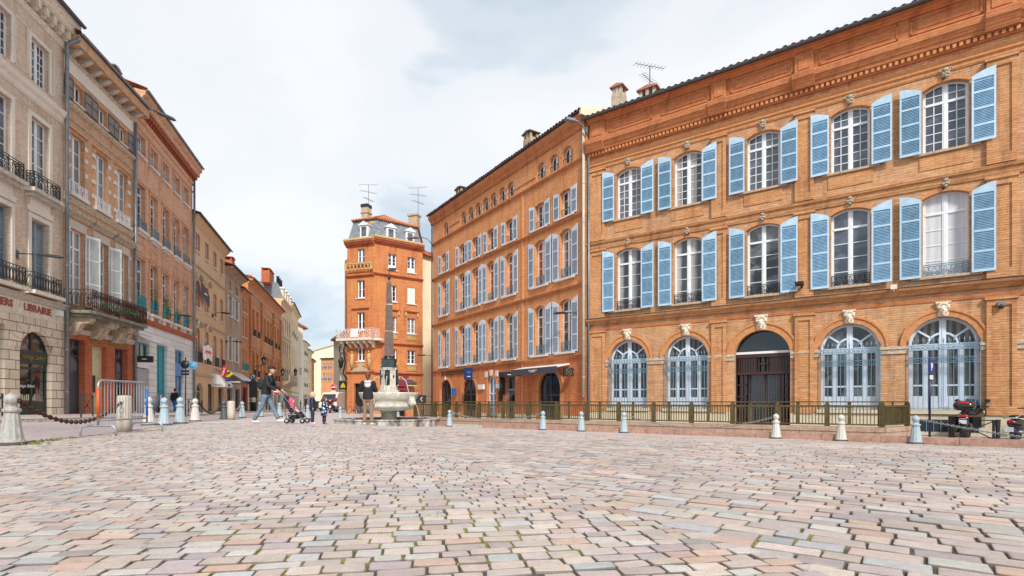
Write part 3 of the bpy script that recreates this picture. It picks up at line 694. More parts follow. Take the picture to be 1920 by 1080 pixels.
def fanwindow(f,u0,w,z0,zs,pane):
    h=zs-z0+w/2; f.holes.append(arc(w,h,w/2,18,u0,z0)); fw=.09; mb=MB()
    o=arc(w,h,w/2,18); i_=arc(w-2*fw,h-2*fw+.0,w/2-fw,18,fw,fw); i_=[(x,z if z>fw+.01 else fw) for x,z in i_]
    mb.ring(o,i_,0,.08); cx=w/2; s=zs-z0
    mb.box(cx-.10,cx+.10,-.02,.07,fw,h-fw*.6); mb.box(cx-.02,cx+.02,-.035,-.02,fw,h-fw)
    mb.box(fw,w-fw,-.015,.07,s-.09,s+.05); mb.box(fw,w-fw,0,.06,s-.42,s-.36) if False else None
    mb.box(fw,w-fw,.0,.05,fw,fw+.42)
    for sg in (-1,1):
        xm=cx+sg*(w/4+.01); mb.box(xm-.05,xm+.05,-.005,.06,fw,s-.05)
        x0,x1=sorted((cx+sg*.10,cx+sg*(w/2-fw))); mb.box(x0,x1,0,.055,fw+.78,fw+.84)
        mb.box(x0,x1,0,.05,s-.16,s-.09)
        for xx in (x0,x1-.03,xm-.08,xm+.05): mb.box(xx,xx+.03,0.005,.055,fw+.42,s-.09)
    r=w*.20
    pts=[(cx+r*math.cos(a),s+r*math.sin(a)) for a in [PI*t/12 for t in range(13)]]; pt2=[(cx+(r+.07)*math.cos(a),s+(r+.07)*math.sin(a)) for a in [PI*t/12 for t in range(13)]]
    for t in range(12): mb.prism([pts[t],pt2[t],pt2[t+1],pts[t+1]],-.01,.06)
    for a in (R(38),R(142)):
        c,sn=math.cos(a),math.sin(a); nx_,nz=-sn*.035,c*.035; r2=w/2-.05
        mb.prism([(cx+r*c+nx_,s+r*sn+nz),(cx+r*c-nx_,s+r*sn-nz),(cx+r2*c-nx_,s+r2*sn-nz),(cx+r2*c+nx_,s+r2*sn+nz)],-.01,.06)
    o=mb.build('arched_window',MATS['win_blue'],f.root,(u0,.26,z0))
    pb=MB(); pb.prism(arc(w-fw,h-fw,w/2-fw/2,18,fw/2,fw/2),.035,.042); pb.build('pane',MATS[pane],o)
    return o
for i,(px,w) in enumerate(gw):
    uc=f.u(px); fanwindow(f,uc-w/2,w,zsill,zi,'glass_drape' if i!=2 else 'glass_half'); grille(f,uc-w/2-.02,w+.04,zsill-.02,zi)
    archband(f,uc-w/2,uc+w/2,zi,w/2,.20,MATS['brick_arch'],extra=.07)
    head_mask(f,uc,zi+w/2+.26,.50)
    boxes(f,'window_ledge',MATS['plinth'],[(uc-w/2-.12,uc+w/2+.12,-.14,.2,zsill-.15,zsill-.01)])
# doorway
uc=f.u(1428); wd_=2.2; rise=.98; f.holes.append(arc(wd_,zi-GB+rise,rise,18,uc-wd_/2,GB))
archband(f,uc-wd_/2,uc+wd_/2,zi,rise,.26,MATS['brick_arch'],extra=.08); head_mask(f,uc,zi+rise+.32,.60)
dr=MB(); x0,x1=uc-wd_/2,uc+wd_/2; H=zi
dr.box(x0,x1,.30,.36,H+.0,H+.10,1)
def grid(mb,xa,xb,za,zb,nx_,nz,t=.035,y0=.30,y1=.36,mi=0):
    for i in range(nx_+1): x=xa+(xb-xa)*i/nx_; mb.box(x-t/2,x+t/2,y0,y1,za,zb,mi)
    for j in range(nz+1): z=za+(zb-za)*j/nz; mb.box(xa,xb,y0+.003,y1-.003,z-t/2,z+t/2,mi)
grid(dr,x0+.02,uc-.22,H-.85,H-.03,8,1,.055); grid(dr,uc+.22,x1-.02,H-.85,H-.03,8,1,.055); grid(dr,uc-.22,uc+.22,H-.85,H-.03,2,2,.06)
dr.box(x0,x1,.28,.37,H-.16,H-.05); dr.box(x0,x1,.28,.37,H-.9,H-.78)
grid(dr,x0+.02,x0+.36,GB,H-.85,2,5,.05); grid(dr,x1-.36,x1-.02,GB,H-.85,2,5,.05)
dr.box(uc-.62,uc-.55,.5,.6,GB,H-.85); dr.box(uc+.0,uc+.09,.5,.6,GB,H-.85); dr.box(uc+.62,uc+.7,.5,.6,GB,H-.85)
d=dr.build('entrance_door',[MATS['win_brown'],MATS['win_white']],f.root)
tm=MB(); n=13
for i in range(n): 
    for sg in (1,-1): tm.bar((uc-.6+i*.1,.47,GB+.3),(uc-.6+i*.1,.47,H-1.0),.006) if sg>0 else None
for z in range(22):
    zz_=GB+.3+z*.105; tm.tube([(uc-.58+.1*i,.465,zz_+(.04 if i%2 else -.04)) for i in range(13)],.006,3)
tm.build('mesh_screen',MATS['zinc'],d)
pb=MB(); pb.prism(arc(wd_,rise,rise,18,x0,zi+.05),.33,.338); pb.build('fanlight_pane',MATS['glass'],d)
pb=MB(); pb.box(x0,x1,.62,.63,GB,H-.02); pb.build('door_pane',MATS['glass'],d)
# upper windows
def zrow(a,b_,c): return zR(a),zR(b_),zR(c)
cols2=[(1178.5,'glass_curtain'),(1289,'glass_curtain'),(1430.5,'glass_half'),(1594,'glass_sky'),(1773,'glass_white')]
WU=1.30
for i,(px,pn) in enumerate(cols2):
    uc=f.u(px); z0,zs,zt=zrow(.1070,.1750,.1793); z0+=.02
    window(f,uc-WU/2,uc+WU/2,z0,zt,zt-zs,'win_white' if i<4 else 'win_white',pn,2,1,4,.235,sill='sill_stone',so=.34,depth=.22,sproj=.12,fw=.055)
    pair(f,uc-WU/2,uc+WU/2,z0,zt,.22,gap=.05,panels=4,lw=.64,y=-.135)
    guard(f,uc-WU/2+.02,uc+WU/2-.02,z0+.03,.42,'iron' if i<4 else 'iron_blue','scroll',y=.06,name='window_guard',rt=.010)
    archband(f,uc-WU/2,uc+WU/2,zs,zt-zs,.16,MATS['brick_arch'],y0=-.02); scroll_mask(f,uc,zt+.26,.42)
    z0,zs,zt=zrow(.2142,.2684,.2731); z0+=.02
    window(f,uc-WU/2,uc+WU/2,z0,zt,zt-zs,'win_white','glass_sky' if i!=1 else 'glass_curtain',2,2,5,.27,sill='sill_stone',so=.30,depth=.22,sproj=.10,fw=.055)
    pair(f,uc-WU/2,uc+WU/2,z0,zt,.20,gap=.05,panels=4,lw=.64,y=-.135)
    archband(f,uc-WU/2,uc+WU/2,zs,zt-zs,.16,MATS['brick_arch'],y0=-.02); scroll_mask(f,uc,zt+.24,.42)
    # recessed apron panel framed in brick below the top windows
    boxes(f,'apron_panel',MATS['brick_R_pil'],[(uc-WU/2-.1,uc+WU/2+.1,-.03,.004,z0-.62,z0-.14)])
EU=f.L-.05
z12=zR(.2996)
wall(f,0,EU,GB-.5,z12,MATS['brick_R'],.26,9,y=0.0)
wall(f,0,EU,z12+.002,zR(.341),MATS['brick_R_clean'],.26,9,name='parapet')
# plinth
segs=[]; ed=[0]
for px,w in sorted(gw+[(1428,2.2)]): ed+=[f.u(px)-w/2,f.u(px)+w/2]
uD=(f.u(1428)-1.1,f.u(1428)+1.1)
boxes(f,'plinth',MATS['plinth'],[(0,uD[0],-.07,.002,GB-.5,zR(-.0115)),(uD[1],EU,-.07,.002,GB-.5,zR(-.0115))])
vents=[(f.u(1786)-.95,f.u(1786)+.7)]
vb=MB()
for a,b_ in vents: 
    vb.box(a,b_,-.075,-.068,-.42,.02)
    for i in range(9): x=a+(b_-a)*i/8; vb.bar((x,-.09,-.42),(x,-.09,.02),.022,mi=1)
vb.build('cellar_grille',[MATS['near_black'],MATS['iron_blue']],f.root)
# pilasters with recessed panels on three storeys
pil=[(1113,1135,1136.5),(1335,1362,1361),(1491,1526,1526),(1849,1906,1901)]
for a,b_,c_ in pil:
    u0,u1=f.u(a),f.u(b_); pb=MB()
    if a==1113: u0=.02
    for (za,zb) in ((zR(-.0113),zR(.0853)),(zR(.1006),zR(.1832)),(zR(.1938),zR(.2798))):
        t=.13; w=u1-u0
        pb.box(u0,u0+t,-.12,.004,za,zb); pb.box(u1-t,u1,-.12,.004,za,zb); pb.box(u0+t,u1-t,-.12,.004,zb-.30,zb); pb.box(u0+t,u1-t,-.12,.004,za,za+.32); pb.box(u0+t,u1-t,-.07,.004,za+.32,zb-.30)
        pb.box(u0-.05,u1+.05,-.17,.0,zb-.10,zb-.002)
    pb.build('pilaster',MATS['brick_R_pil'],f.root)
    pb=MB(); pb.box(u0,u1,-.12,.004,zR(.3158),zR(.3360)); pb.box(u0+.13,u1-.13,-.15,-.11,zR(.3205),zR(.3330)); pb.build('parapet_pier',MATS['brick_R_clean'],f.root)
    band(f,u0-.06,u1+.06,[(.3,zR(.3005)),(.36,zR(.3030)),(.40,zR(.3045)),(.44,zR(.3062)),(.52,zR(.3087)),(.55,zR(.3133)),(.1,zR(.3162))],MATS['brick_R_clean'],'cornice_return')
# impost band between arches
edges=[f.u(1136)]
for px,w in sorted(gw+[(1428,2.2)]): edges+=[f.u(px)-w/2-.003,f.u(px)+w/2+.003]
edges.append(f.u(1849)); 
for a,b_ in zip(edges[::2],edges[1::2]):
    band(f,a,b_,[(.05,zR(.0425)),(.05,zR(.0460)),(.09,zR(.0465)),(.09,zR(.0485)),(.04,zR(.0490))],MATS['stone_worn'],'impost_band')
band(f,f.u(1906),EU,[(.05,zR(.0425)),(.05,zR(.0460)),(.09,zR(.0465)),(.09,zR(.0485)),(.04,zR(.0490))],MATS['stone_worn'],'impost_band')
def steps(a,b_): return band
C=MATS['brick_R_clean']
band(f,-.06,EU,[(0.03,zR(.0855)),(.05,zR(.0880))],C,'string_course')
band(f,-.12,EU,[(.06,zR(.0925)),(.14,zR(.0940)),(.16,zR(.0958)),(.26,zR(.0966)),(.30,zR(.0985)),(.30,zR(.0990))],MATS['brick_R_pil'],'ledge')
band(f,-.14,EU,[(.31,zR(.0990)),(.33,zR(.0997)),(.0,zR(.1004))],MATS['zinc_dark'],'ledge_flashing')
band(f,-.08,EU,[(.05,zR(.1835)),(.09,zR(.1865)),(.09,zR(.1885)),(.17,zR(.1900)),(.20,zR(.1922)),(.02,zR(.1935))],MATS['brick_R_pil'],'string_course')
band(f,-.08,EU,[(.03,zR(.2800)),(.06,zR(.2815)),(.06,zR(.2835)),(.12,zR(.2850)),(.12,zR(.2865)),(.2,zR(.2895)),(.02,zR(.2905))],MATS['brick_arch'],'architrave')
dn=MB(); x=0.0; 
while x<EU: dn.box(x,x+.10,-.20,-.10,zR(.2968),zR(.2998)); x+=.185
dn.build('dentils',MATS['brick_arch'],f.root)
band(f,-.20,EU,[(.10,zR(.2955)),(.10,zR(.3003)),(.22,zR(.3008)),(.24,zR(.3030)),(.30,zR(.3045)),(.34,zR(.3062)),(.42,zR(.3085)),(.45,zR(.3130)),(.42,zR(.3140)),(.02,zR(.3155))],C,'cornice')
# parapet panels
xs=[f.u(p) for p in (1142,1228,1334)]
pl=[(1139,1226),(1236,1334),(1365,1492),(1531,1690),(1700,1850)]
for a,b_ in pl:
    pn=MB(); u0,u1=f.u(a)+.1,f.u(b_)-.1; za,zb=zR(.3205),zR(.3345); t=.07
    for bx in ((u0,u1,-.035,.003,zb-t,zb),(u0,u1,-.035,.003,za,za+t),(u0,u0+t,-.035,.003,za,zb),(u1-t,u1,-.035,.003,za,zb)): pn.box(*bx)
    pn.box(u0+.22,u1-.22,-.03,.003,za+.16,zb-.16)
    pn.build('parapet_panel',MATS['brick_R_clean'],f.root)
band(f,-.1,EU,[(.06,zR(.3362)),(.12,zR(.3378)),(.18,zR(.3392)),(.3,zR(.3405)),(.3,zR(.3412))],C,'coping')
tile_roof(f,-.25,EU,zR(.3425),.42,5.0,R(16),'roof_dark','zinc_dark',step=.30,gr=.10)
# chimneys on the mansion roof
ch=chimney(f,f.u(1213,-1.8)-.0,2.2,zR(.341),zR(.341)+1.9,.95,.8,'stone_grey','terracotta')
ch2=chimney(f,f.u(1158,-3.2),3.4,zR(.341),zR(.341)+3.4,.65,.65,'stone_worn','terracotta')
# wall mounted bits
def lamp(name,label,base,rz=0,L=.75,arm='black_paint',kind='flat',group='wall mounted street lamps'):
    t=thing(name,label,'street lamp',base,rz,group)
    mb=MB(); mb.box(-.05,.05,-.05,0,-.22,.12); 
    if kind=='flat': mb.tube([(0,-.03,0),(0,-L*.45,.05),(0,-L*.6,.05)],.022,6)
    else: mb.tube([(0,-.03,-.25),(0,-L*.3,.15),(0,-L*.7,.32),(0,-L,.30)],.035,6)
    mb.build('bracket',MATS[arm],t)
    hd=MB()
    if kind=='flat': hd.prismx([(-L*.5,.02),(-L*.55,.10),(-L*1.0,.09),(-L*1.12,.03),(-L*1.0,-.01)],-.11,.11)
    else: hd.prismx([(-L*.95,.24),(-L*1.0,.36),(-L*1.6,.34),(-L*1.75,.24),(-L*1.6,.22)],-.13,.13)
    hd.build('lamp_head',MATS[arm],t); return t
w_=f.world(f.u(1504),-.02,f.z(1504,538)); s_=thing('floodlight','small black floodlight clamped to the wall between blue shutters','floodlight',tuple(w_),f.root.rotation_euler.z)
mb=MB(); mb.box(-.04,.04,-.12,.02,-.06,.02); mb.tube([(0,-.1,0),(-.05,-.3,.05)],.02,6); mb.build('bracket',MATS['black_paint'],s_)
mb=MB(); mb.prismx([(-.22,.0),(-.22,.12),(-.5,.14),(-.5,.04)],-.2,.1); mb.build('lamp_head',MATS['black_paint'],s_)
w_=f.world(f.u(1876),-.17,f.z(1876,576)); s_=thing('security_camera','small grey camera dome on the pilaster of the brick mansion','camera',tuple(w_),f.root.rotation_euler.z)
mb=MB(); mb.box(-.09,.09,-.06,.05,.02,.16); mb.build('bracket',MATS['zinc'],s_); mb=MB(); mb.ball((0,-.02,.0),.085,12); mb.build('dome',MATS['near_black'],s_)
w_=f.world(f.u(1676),-.31,f.z(1676,541)); s_=MB(); s_.box(-.10,.10,-.10,0,-.09,.09); s_.box(-.02,.02,-.06,-.04,-.16,-.09)
tag(s_.build('junction_box',MATS['stone_light'],None,tuple(w_),f.root.rotation_euler.z),'small pale junction box on the ledge under the upper windows','junction box')
# drainpipes at the joint with the next house
downpipe(f,-.02,GB,zR(.30),'zinc',.055,-.14,0)
downpipe(f,-.28,0.9,zR(.335),'pipe_cream',.075,-.22,0)
# ---------------- brick house with pale shutters (beyond the mansion) ----------------
KB=21.86
def PB(px): return P(px,KB/(px-305))
f=FB=Fac('bank_house','orange brick house with pale lilac shutters, attic arches and a bank at street level','town house',PB(812),PB(1098.5))
zB=lambda k: CAMZ+k*KB
GBk=-.66; U=f.u
low=zB(.113)
# attic arches
for i,px in enumerate((834.5,867.5,881,894.7,909,923.7,940,956,1013,1037,1062)):
    uc=U(px+1.5); w=.86; window(f,uc-w/2,uc+w/2,zB(.589),zB(.6318),.43,'win_white','glass',2,1,2,0,depth=.22,fw=.05)
    archband(f,uc-w/2,uc+w/2,zB(.6318)-.43,.43,.15,MATS['brick_arch'],y0=-.015)
    guard(f,uc-w/2,uc+w/2,zB(.589)+.02,.32,'iron','bars',y=.08,name='window_guard',step=.2)
cols=[(832.5,.96),(866,1.0),(891,1.0),(920,1.0),(955,1.0),(1012,1.06),(1060,1.06)]
for i,(px,w) in enumerate(cols):
    uc=U(px); lw=.50 if i<5 else .56
    g4=('glass','glass','glass_half','glass','glass','glass_half','glass')[i]
    window(f,uc-w/2+.05,uc+w/2-.05,zB(.460),zB(.5262),.10,'win_white',g4,2,1,3,0,depth=.24,fw=.05,sill='sill_white',so=.3,sproj=.1,sh=.1)
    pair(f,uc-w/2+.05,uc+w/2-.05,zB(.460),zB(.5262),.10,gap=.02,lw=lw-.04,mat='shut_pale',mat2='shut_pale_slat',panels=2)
    guard(f,uc-w/2+.05,uc+w/2-.05,zB(.460),.45,'iron','bars',y=.1,name='window_guard',step=.2)
    for z0,zt,pn,r in ((zB(.3075),zB(.429),('glass_half','glass_half','glass_orange','glass_orange','glass_orange','glass_orange','glass_curtain')[i],.22),(zB(.1235),zB(.2550),('glass_half','glass_half','glass_half','glass_blue','glass_blue','glass_half','glass_half')[i],.22)):
        window(f,uc-w/2,uc+w/2,z0,zt,r,'win_white',pn,2,1,4,.22,depth=.26,fw=.055,sill='sill_white',so=.32,sproj=.12,sh=.12)
        pair(f,uc-w/2,uc+w/2,z0,zt,r,gap=.02,lw=lw,mat='shut_pale',mat2='shut_pale_slat',panels=3)
        guard(f,uc-w/2,uc+w/2,z0+.02,.55,'iron_blue','scroll',y=.12,name='window_guard')
# street level
gd=-.66
def arched(f,px0,px1,zt,rise,mat,pane,t=.2,leg=True,nx=2,ny=4,tr=.4,d=.14,z0=gd,extra=None):
    u0,u1=U(px0),U(px1); w=u1-u0; archband(f,u0,u1,zt-rise,rise,t,MATS['brick_arch'],y0=-.03,extra=extra)
    if leg: [boxes(f,'door_surround',MATS['brick_arch'],[b_]) for b_ in ((u0-t,u0,-.03,.004,z0,zt-rise),(u1,u1+t,-.03,.004,z0,zt-rise))]
    return window(f,u0,u1,z0,zt,rise,mat,pane,2,1,ny,tr,depth=d,fw=.07,name='door')
arched(f,825.5,846.5,zB(.0776),.75,'win_dark','glass'); arched(f,867,893,zB(.0783),.85,'win_dark','glass')
arched(f,914,930,zB(.0815),.55,'win_blue','glass_blue',t=.16)
u0,u1=U(949),U(965.5); window(f,u0,u1,gd,zB(.075),0,'win_grey','glass_half',1,1,2,.3,depth=.14)
boxes(f,'shop_awning',MATS['near_black'],[(u0-.1,u1+.1,-.5,-.05,zB(.071),zB(.085)),(u0-.1,u0-.04,-.45,-.05,zB(.02),zB(.08))])
arched(f,1010,1050.5,zB(.0800),1.25,'win_dark','glass',t=.26,tr=.45,extra=.06)
wx=MB(); 
for px in (914,930): wx.box(U(px)-.28 if px==914 else U(px)+.0,U(px) if px==914 else U(px)+.28,-.06,.0,zB(.075),zB(.093))
wx.prism([(U(922)-.1,zB(.079)),(U(922)+.1,zB(.079)),(U(922)+.18,zB(.096)),(U(922)-.18,zB(.096))],-.1,0)
wx.build('white_keystone',MATS['sill_white'],f.root)
for px in (836,880):
    kx=MB(); kx.box(U(px)-.09,U(px)+.09,-.08,0,zB(.0765),zB(.088)); kx.build('keystone',MATS['sill_white'],f.root)
wall(f,0,f.L,-1.2,low,MATS['brick_B_low'],.22,9)
wall(f,0,f.L,low+.002,zB(.684),MATS['brick_B'],.28,9,name='upper_wall')
du0,du1=U(1010),U(1050.5)
boxes(f,'plinth',MATS['stucco_pale'] if 'stucco_pale' in MATS else MATS['plinth'],[(U(966),du0-.27,-.05,.003,-1,-.1),(du1+.27,f.L,-.05,.003,-1,-.1),(U(931)+.2,U(948),-.05,.003,-1,-.1),(0,U(825.5)-.21,-.05,.003,-1,-.1),(U(847)+.2,U(867)-.22,-.05,.003,-1,-.1),(U(893)+.22,U(914)-.2,-.05,.003,-1,-.1)])
for k,nm in ((.113,'ledge'),(.282,'string_course'),(.451,'string_course'),(.581,'string_course')):
    band(f,-.06,f.L,[(.03,zB(k-.008)),(.05,zB(k-.005)),(.12,zB(k-.0035)),(.15,zB(k-.0005)),(.02,zB(k+.001))],MATS['brick_R_clean'],nm)
band(f,U(966),U(1005),[(.03,zB(.6)),(.06,zB(.602)),(.03,zB(.604))],MATS['brick_arch'],'impost_line')
band(f,U(843),U(862),[(.03,zB(.608)),(.06,zB(.610)),(.03,zB(.612))],MATS['brick_arch'],'impost_line')
band(f,-.2,f.L,[(.06,zB(.650)),(.14,zB(.655)),(.14,zB(.660)),(.26,zB(.666)),(.34,zB(.672)),(.36,zB(.680)),(.02,zB(.684))],MATS['brick_R_clean'],'cornice')
boxes(f,'pilaster',MATS['brick_B'],[(U(979),U(981.5),-.06,.002,-.6,zB(.58))])
tile_roof(f,-.25,f.L-.03,zB(.6849),.45,6,R(17),'roof_dark',None,step=.26)
ge=MB(); zg_=zB(.6849); ge.prismx([(-.42,zg_-.25),(6,zg_-.6),(6,zg_+6.42*math.tan(R(17))+.02),(-.42,zg_+.1)],f.L-.028,f.L+.10); ge.build('gable_end',MATS['stucco_cream'],f.root)
chimney(f,U(991,-2.0),2.2,zB(.684)+.3,zB(.684)+2.9,.85,.7,'render_old','roof_dark'); chimney(f,U(862,-2.0),2.2,zB(.684)+.3,zB(.684)+2.5,1.0,.7,'render_old','roof_dark')
downpipe(f,.05,gd,zB(.65),'iron_rust',.06,-.12,0)
# gable end showing between the two roofs
gb=MB(); gb.prism([(f.L-1.2,zB(.60)),(f.L+2.4,zB(.60)),(f.L+2.4,zB(.72)),(f.L-1.2,zB(.71))],3.4,3.7); gb.build('gable',MATS['stucco_cream'],f.root)
gr=MB()
for i in range(9): x=f.L-1.1+i*.42; gr.tube([(x,3.2,zB(.71+.01*i/9)+.04),(x,3.9,zB(.71+.01*i/9)+.16)],.12,6)
gr.build('gable_tiles',MATS['roof_tile'],f.root)
# lettering and signs
text('lettering','LA  BANQUE COURTOIS',.40,MATS['gold_dark'],f.root,(U(852),-.05,zB(.0985)),bold=.02,sx=.95,ext=.02)
def wsign(name,label,cat,fc,px,py0,py1,wd,mat,out=.35,flag=True,th=.12,parent=None):
    """sign standing out from the facade like a flag, or lying flat on it"""
    z0=fc.z(px,py1); z1=fc.z(px,py0); u=fc.u(px); w0=fc.world(u,-.02,z0)
    t=thing(name,label,cat,tuple(w0),fc.root.rotation_euler.z)
    mb=MB()
    if flag: mb.box(-th/2,th/2,-out-wd,-out,0,z1-z0)
    else: mb.box(-wd/2,wd/2,-.1,0,0,z1-z0)
    mb.build('panel',MATS[mat],t)
    if flag: b=MB(); b.bar((0,0,(z1-z0)*.8),(0,-out-.02,(z1-z0)*.8),.03); b.bar((0,0,(z1-z0)*.2),(0,-out-.02,(z1-z0)*.2),.03); b.build('bracket',MATS['black_paint'],t)
    return t,z1-z0
pmat('sign_blue',(.01,.03,.12),.4); pmat('screen_blue',(.02,.10,.32),.3); pmat('sign_red',(.55,.02,.02),.4); pmat('sign_yellow',(.75,.58,.02),.5); pmat('sign_white',(.75,.75,.75),.5)
t,h=wsign('bank_sign','dark blue projecting bank sign beside the white keystone door','sign',f,893,690,713,.62,'sign_blue',.3)
text('lettering','~~~~',.10,MATS['sign_white'],t,(.07,-.61,.25),PI/2)
lb=MB(); lb.box(.065,.075,-.75,-.45,h*.5,h*.75); lb.build('logo',MATS['screen_blue'],t)
t,h=wsign('cash_machine_sign','small blue and white cash machine box left of the second bank arch','sign',f,856,728,742,.3,'screen_blue',.05)
t,h=wsign('door_sign','white plaque left of the arched blue door','sign',f,904,721,730,.75,'sign_white',0,False)
t,h=wsign('door_sign','white plaque right of the arched blue door','sign',f,936,720,728,.5,'sign_white',0,False)
t,h=wsign('menu_case','dark menu case on the wall beside the arched blue door','sign',f,940,733,753,.34,'near_black',0,False)
t,h=wsign('shop_sign','small black projecting sign over the narrow shop window','sign',f,968,698,708,.8,'near_black',.15); text('lettering','~~~~',.10,MATS['sign_white'],t,(.08,-.55,h*.5),PI/2)
t,h=wsign('shop_sign','black square projecting sign with a gold ring by the restaurant awning','sign',f,1077,690,706,.62,'near_black',.1)
rg=MB(); rg.tube([(.07,-.41+.17*math.cos(a),h*.5+.17*math.sin(a)) for a in [2*PI*i/16 for i in range(16)]],.014,4,closed=True); rg.tube([(.07,-.49,h*.35),(.07,-.33,h*.65)],.014,4); rg.build('emblem',MATS['gold'],t)
# restaurant awning
ua,ub=U(981),U(1068); zt=zB(.112); aw=thing('awning','grey and white folded restaurant awning over the wide dark arch','awning',tuple(f.world(ua,0,zt-.2)),f.root.rotation_euler.z)
L_=ub-ua; mb=MB(); mb.prismx([(0,-.26),(-.85,-.42),(-.85,-.36),(0,-.18)],0,L_); mb.build('canopy',MATS['sign_white'],aw)
pmat('awning_grey',(.07,.06,.08),.8); mb=MB(); mb.prismx([(-.86,-.72),(-.87,-.36),(-.85,-.36),(-.84,-.72)],0,L_); mb.prism([(0,-.4),(0.01,-.4),(.01,-.72),(0,-.72)],-.85,-.1); v=mb.build('valance',MATS['awning_grey'],aw)
text('lettering','* CAFE *',.2,MATS['sign_white'],v,(L_/2,-.885,-.54))
t=lamp('wall_lamp','black flat street lamp over the restaurant awning',tuple(f.world(U(1083),-.02,f.z(1083,587))),f.root.rotation_euler.z-.9,1.15)
t=lamp('wall_lamp','black flat street lamp at the near corner of the bank house',tuple(f.world(.12,-.1,f.z(815,667))),f.root.rotation_euler.z-.5,1.1)
t=lamp('wall_lamp','grey curved lamp arm at the joint of the two brick facades',tuple(f.world(f.L+.2,-.1,f.z(1110,240))),f.root.rotation_euler.z-.15,.75,'zinc','arm')
t=lamp('wall_lamp','long curved lamp arm high on the bank house corner',tuple(f.world(.05,-.1,f.z(813,452))),f.root.rotation_euler.z-.65,1.2,'zinc_dark','arm')
# television aerials
def aerial(name,label,loc,h,k=1,rz=0,sc=1.0):
    t=thing(name,label,'aerial',loc,rz); m=MB(); m.tube([(0,0,0),(0,0,h)],.025,5); m.build('mast',MATS['zinc_dark'],t)
    for j in range(k):
        z=h-.08-.75*j; m=MB(); a=.9*sc; m.bar((-a,0,z),(a,0,z+.18),.02)
        for i in range(9): x=-a+2*a*i/8; m.bar((x,-.22,z+.09+.1*x/a),(x,.22,z+.09+.1*x/a),.012)
        m.build('antenna_boom',MATS['zinc_dark'],t,(0,0,0),.5*j)
    return t
fr=FR; aerial('tv_aerial','television aerial with two booms on the mansion chimney',tuple(fr.world(fr.u(1213,-1.8),2.2,zR(.341)+1.8)),1.35,2,.4,1.0)
# ---------------- railing on its low wall ----------------
KF=36.3
def PF(px): return P(px,KF/(px+430))
a0=PF(775); a1=PF(1660); q1=Vector((a1.x+1.73,a1.y+1.2))
pmat('rail_green',(.095,.072,.024),.5,var=.35,vs=6,dirt=(.04,.045,.015)); pmat('wall_pink',(.42,.29,.21),.9,var=.2,vs=4,dirt=(.22,.16,.11),bump=.3)
lw=thing('low_wall','low pink stone wall carrying the green railing','low wall',(a0.x,a0.y,-.7),math.atan2((a1-a0).y,(a1-a0).x))
Lw=(a1-a0).length; mb=MB(); x=0; rk=random.Random(4)
while x<Lw:
    l=min(rk.uniform(.9,1.3),Lw-x); mb.box(x,x+l-.01,0,.32,0,.36); mb.box(x-.0,x+l-.008,-.03,.35,.365,.52); x+=l
mb.build('wall_stones',MATS['wall_pink'],lw)
l2=(q1-a1).length; an=math.atan2((q1-a1).y,(q1-a1).x); mb=MB(); mb.box(0,l2,0,.32,0,.36); mb.box(0,l2,-.03,.35,.365,.515); mb.build('return_wall',MATS['wall_pink'],lw,(Lw,0,0),an-lw.rotation_euler.z)
rl=thing('railing','long olive green steel railing with flat posts along the low wall','railing',(a0.x,a0.y,-.18),lw.rotation_euler.z)
def rail_run(L0,parent,loc=(0,0,0),rz=0):
    H=.86; mb=MB(); mb.box(0,L0,-.05,.05,H-.04,H+.0); mb.box(0,L0,-.03,.03,H-.20,H-.13); mb.box(0,L0,-.02,.02,.05,.10); mb.build('rail',MATS['rail_green'],parent,loc,rz)
    mb=MB(); n=int(L0/.10)
    for i in range(n+1): mb.box(L0*i/n-.013,L0*i/n+.013,-.013,.013,.08,H-.15)
    mb.build('bars',MATS['rail_green'],parent,loc,rz)
    n=int(L0/1.45); me=None
    for i in range(n+1):
        if me is None:
            mb=MB(); mb.box(-.05,.05,-.06,.06,-.03,H-.03); mb.box(-.075,-.052,-.07,.07,.0,H-.1); mb.box(.052,.075,-.07,.07,.0,H-.1); me=mb.mesh('post',MATS['rail_green'])
            mb=MB(); mb.box(-.055,.055,-.016,.016,.08,H-.03); mf=mb.mesh('flat_post',MATS['rail_green'])
        o=link('post',me,parent); 
        p=Matrix.Rotation(rz,3,'Z')@Vector((L0*i/n,0,0))+Vector(loc); o.location=p; o.rotation_euler=(0,0,rz)
        if i<n:
            o=link('flat_post',mf,parent); o.location=Matrix.Rotation(rz,3,'Z')@Vector((L0*(i+.42)/n,0,0))+Vector(loc); o.rotation_euler=(0,0,rz+.1)
rail_run(Lw-.1,rl,(0,.15,0)); rail_run(l2,rl,(Lw-.1,.15,0),an-lw.rotation_euler.z)
# ---------------- bollards ----------------
def speck(name,c,d,ramp=(.55,.62)):
    m,nt,b=newmat(name); g=G(nt); n=g.noise(g.mapv(g.obj(),(1,1,.45)),22,6,.75); n2=g.noise(g.mapv(g.obj(),(1,1,.25)),6,4,.6)
    col=g.mix(g.ramp(n,[(ramp[0],0.0),(ramp[1]+.06,.75)]),g.ramp(n2,[(.3,tuple(x*.85 for x in c)),(.7,c)]),d)
    p=nt.nodes.new('ShaderNodeSeparateXYZ'); nt.links.new(g.obj(),p.inputs[0])
    g._s(b.inputs['Base Color'],g.mix(g.ramp(g.math('ADD',p.outputs[2],g.math('MULTIPLY',n,.12)),[(.06,.75),(.16,0.0)]),col,d)); b.inputs['Roughness'].default_value=.6; return m
speck('bol_blue',(.40,.50,.54),(.14,.12,.10)); speck('bol_white',(.62,.60,.54),(.34,.26,.16)); speck('bol_old',(.42,.42,.40),(.26,.17,.08),(.48,.58)); speck('bol_dark',(.10,.12,.13),(.05,.05,.05)); speck('bol_stone',(.58,.52,.42),(.34,.27,.18))
BH=.80
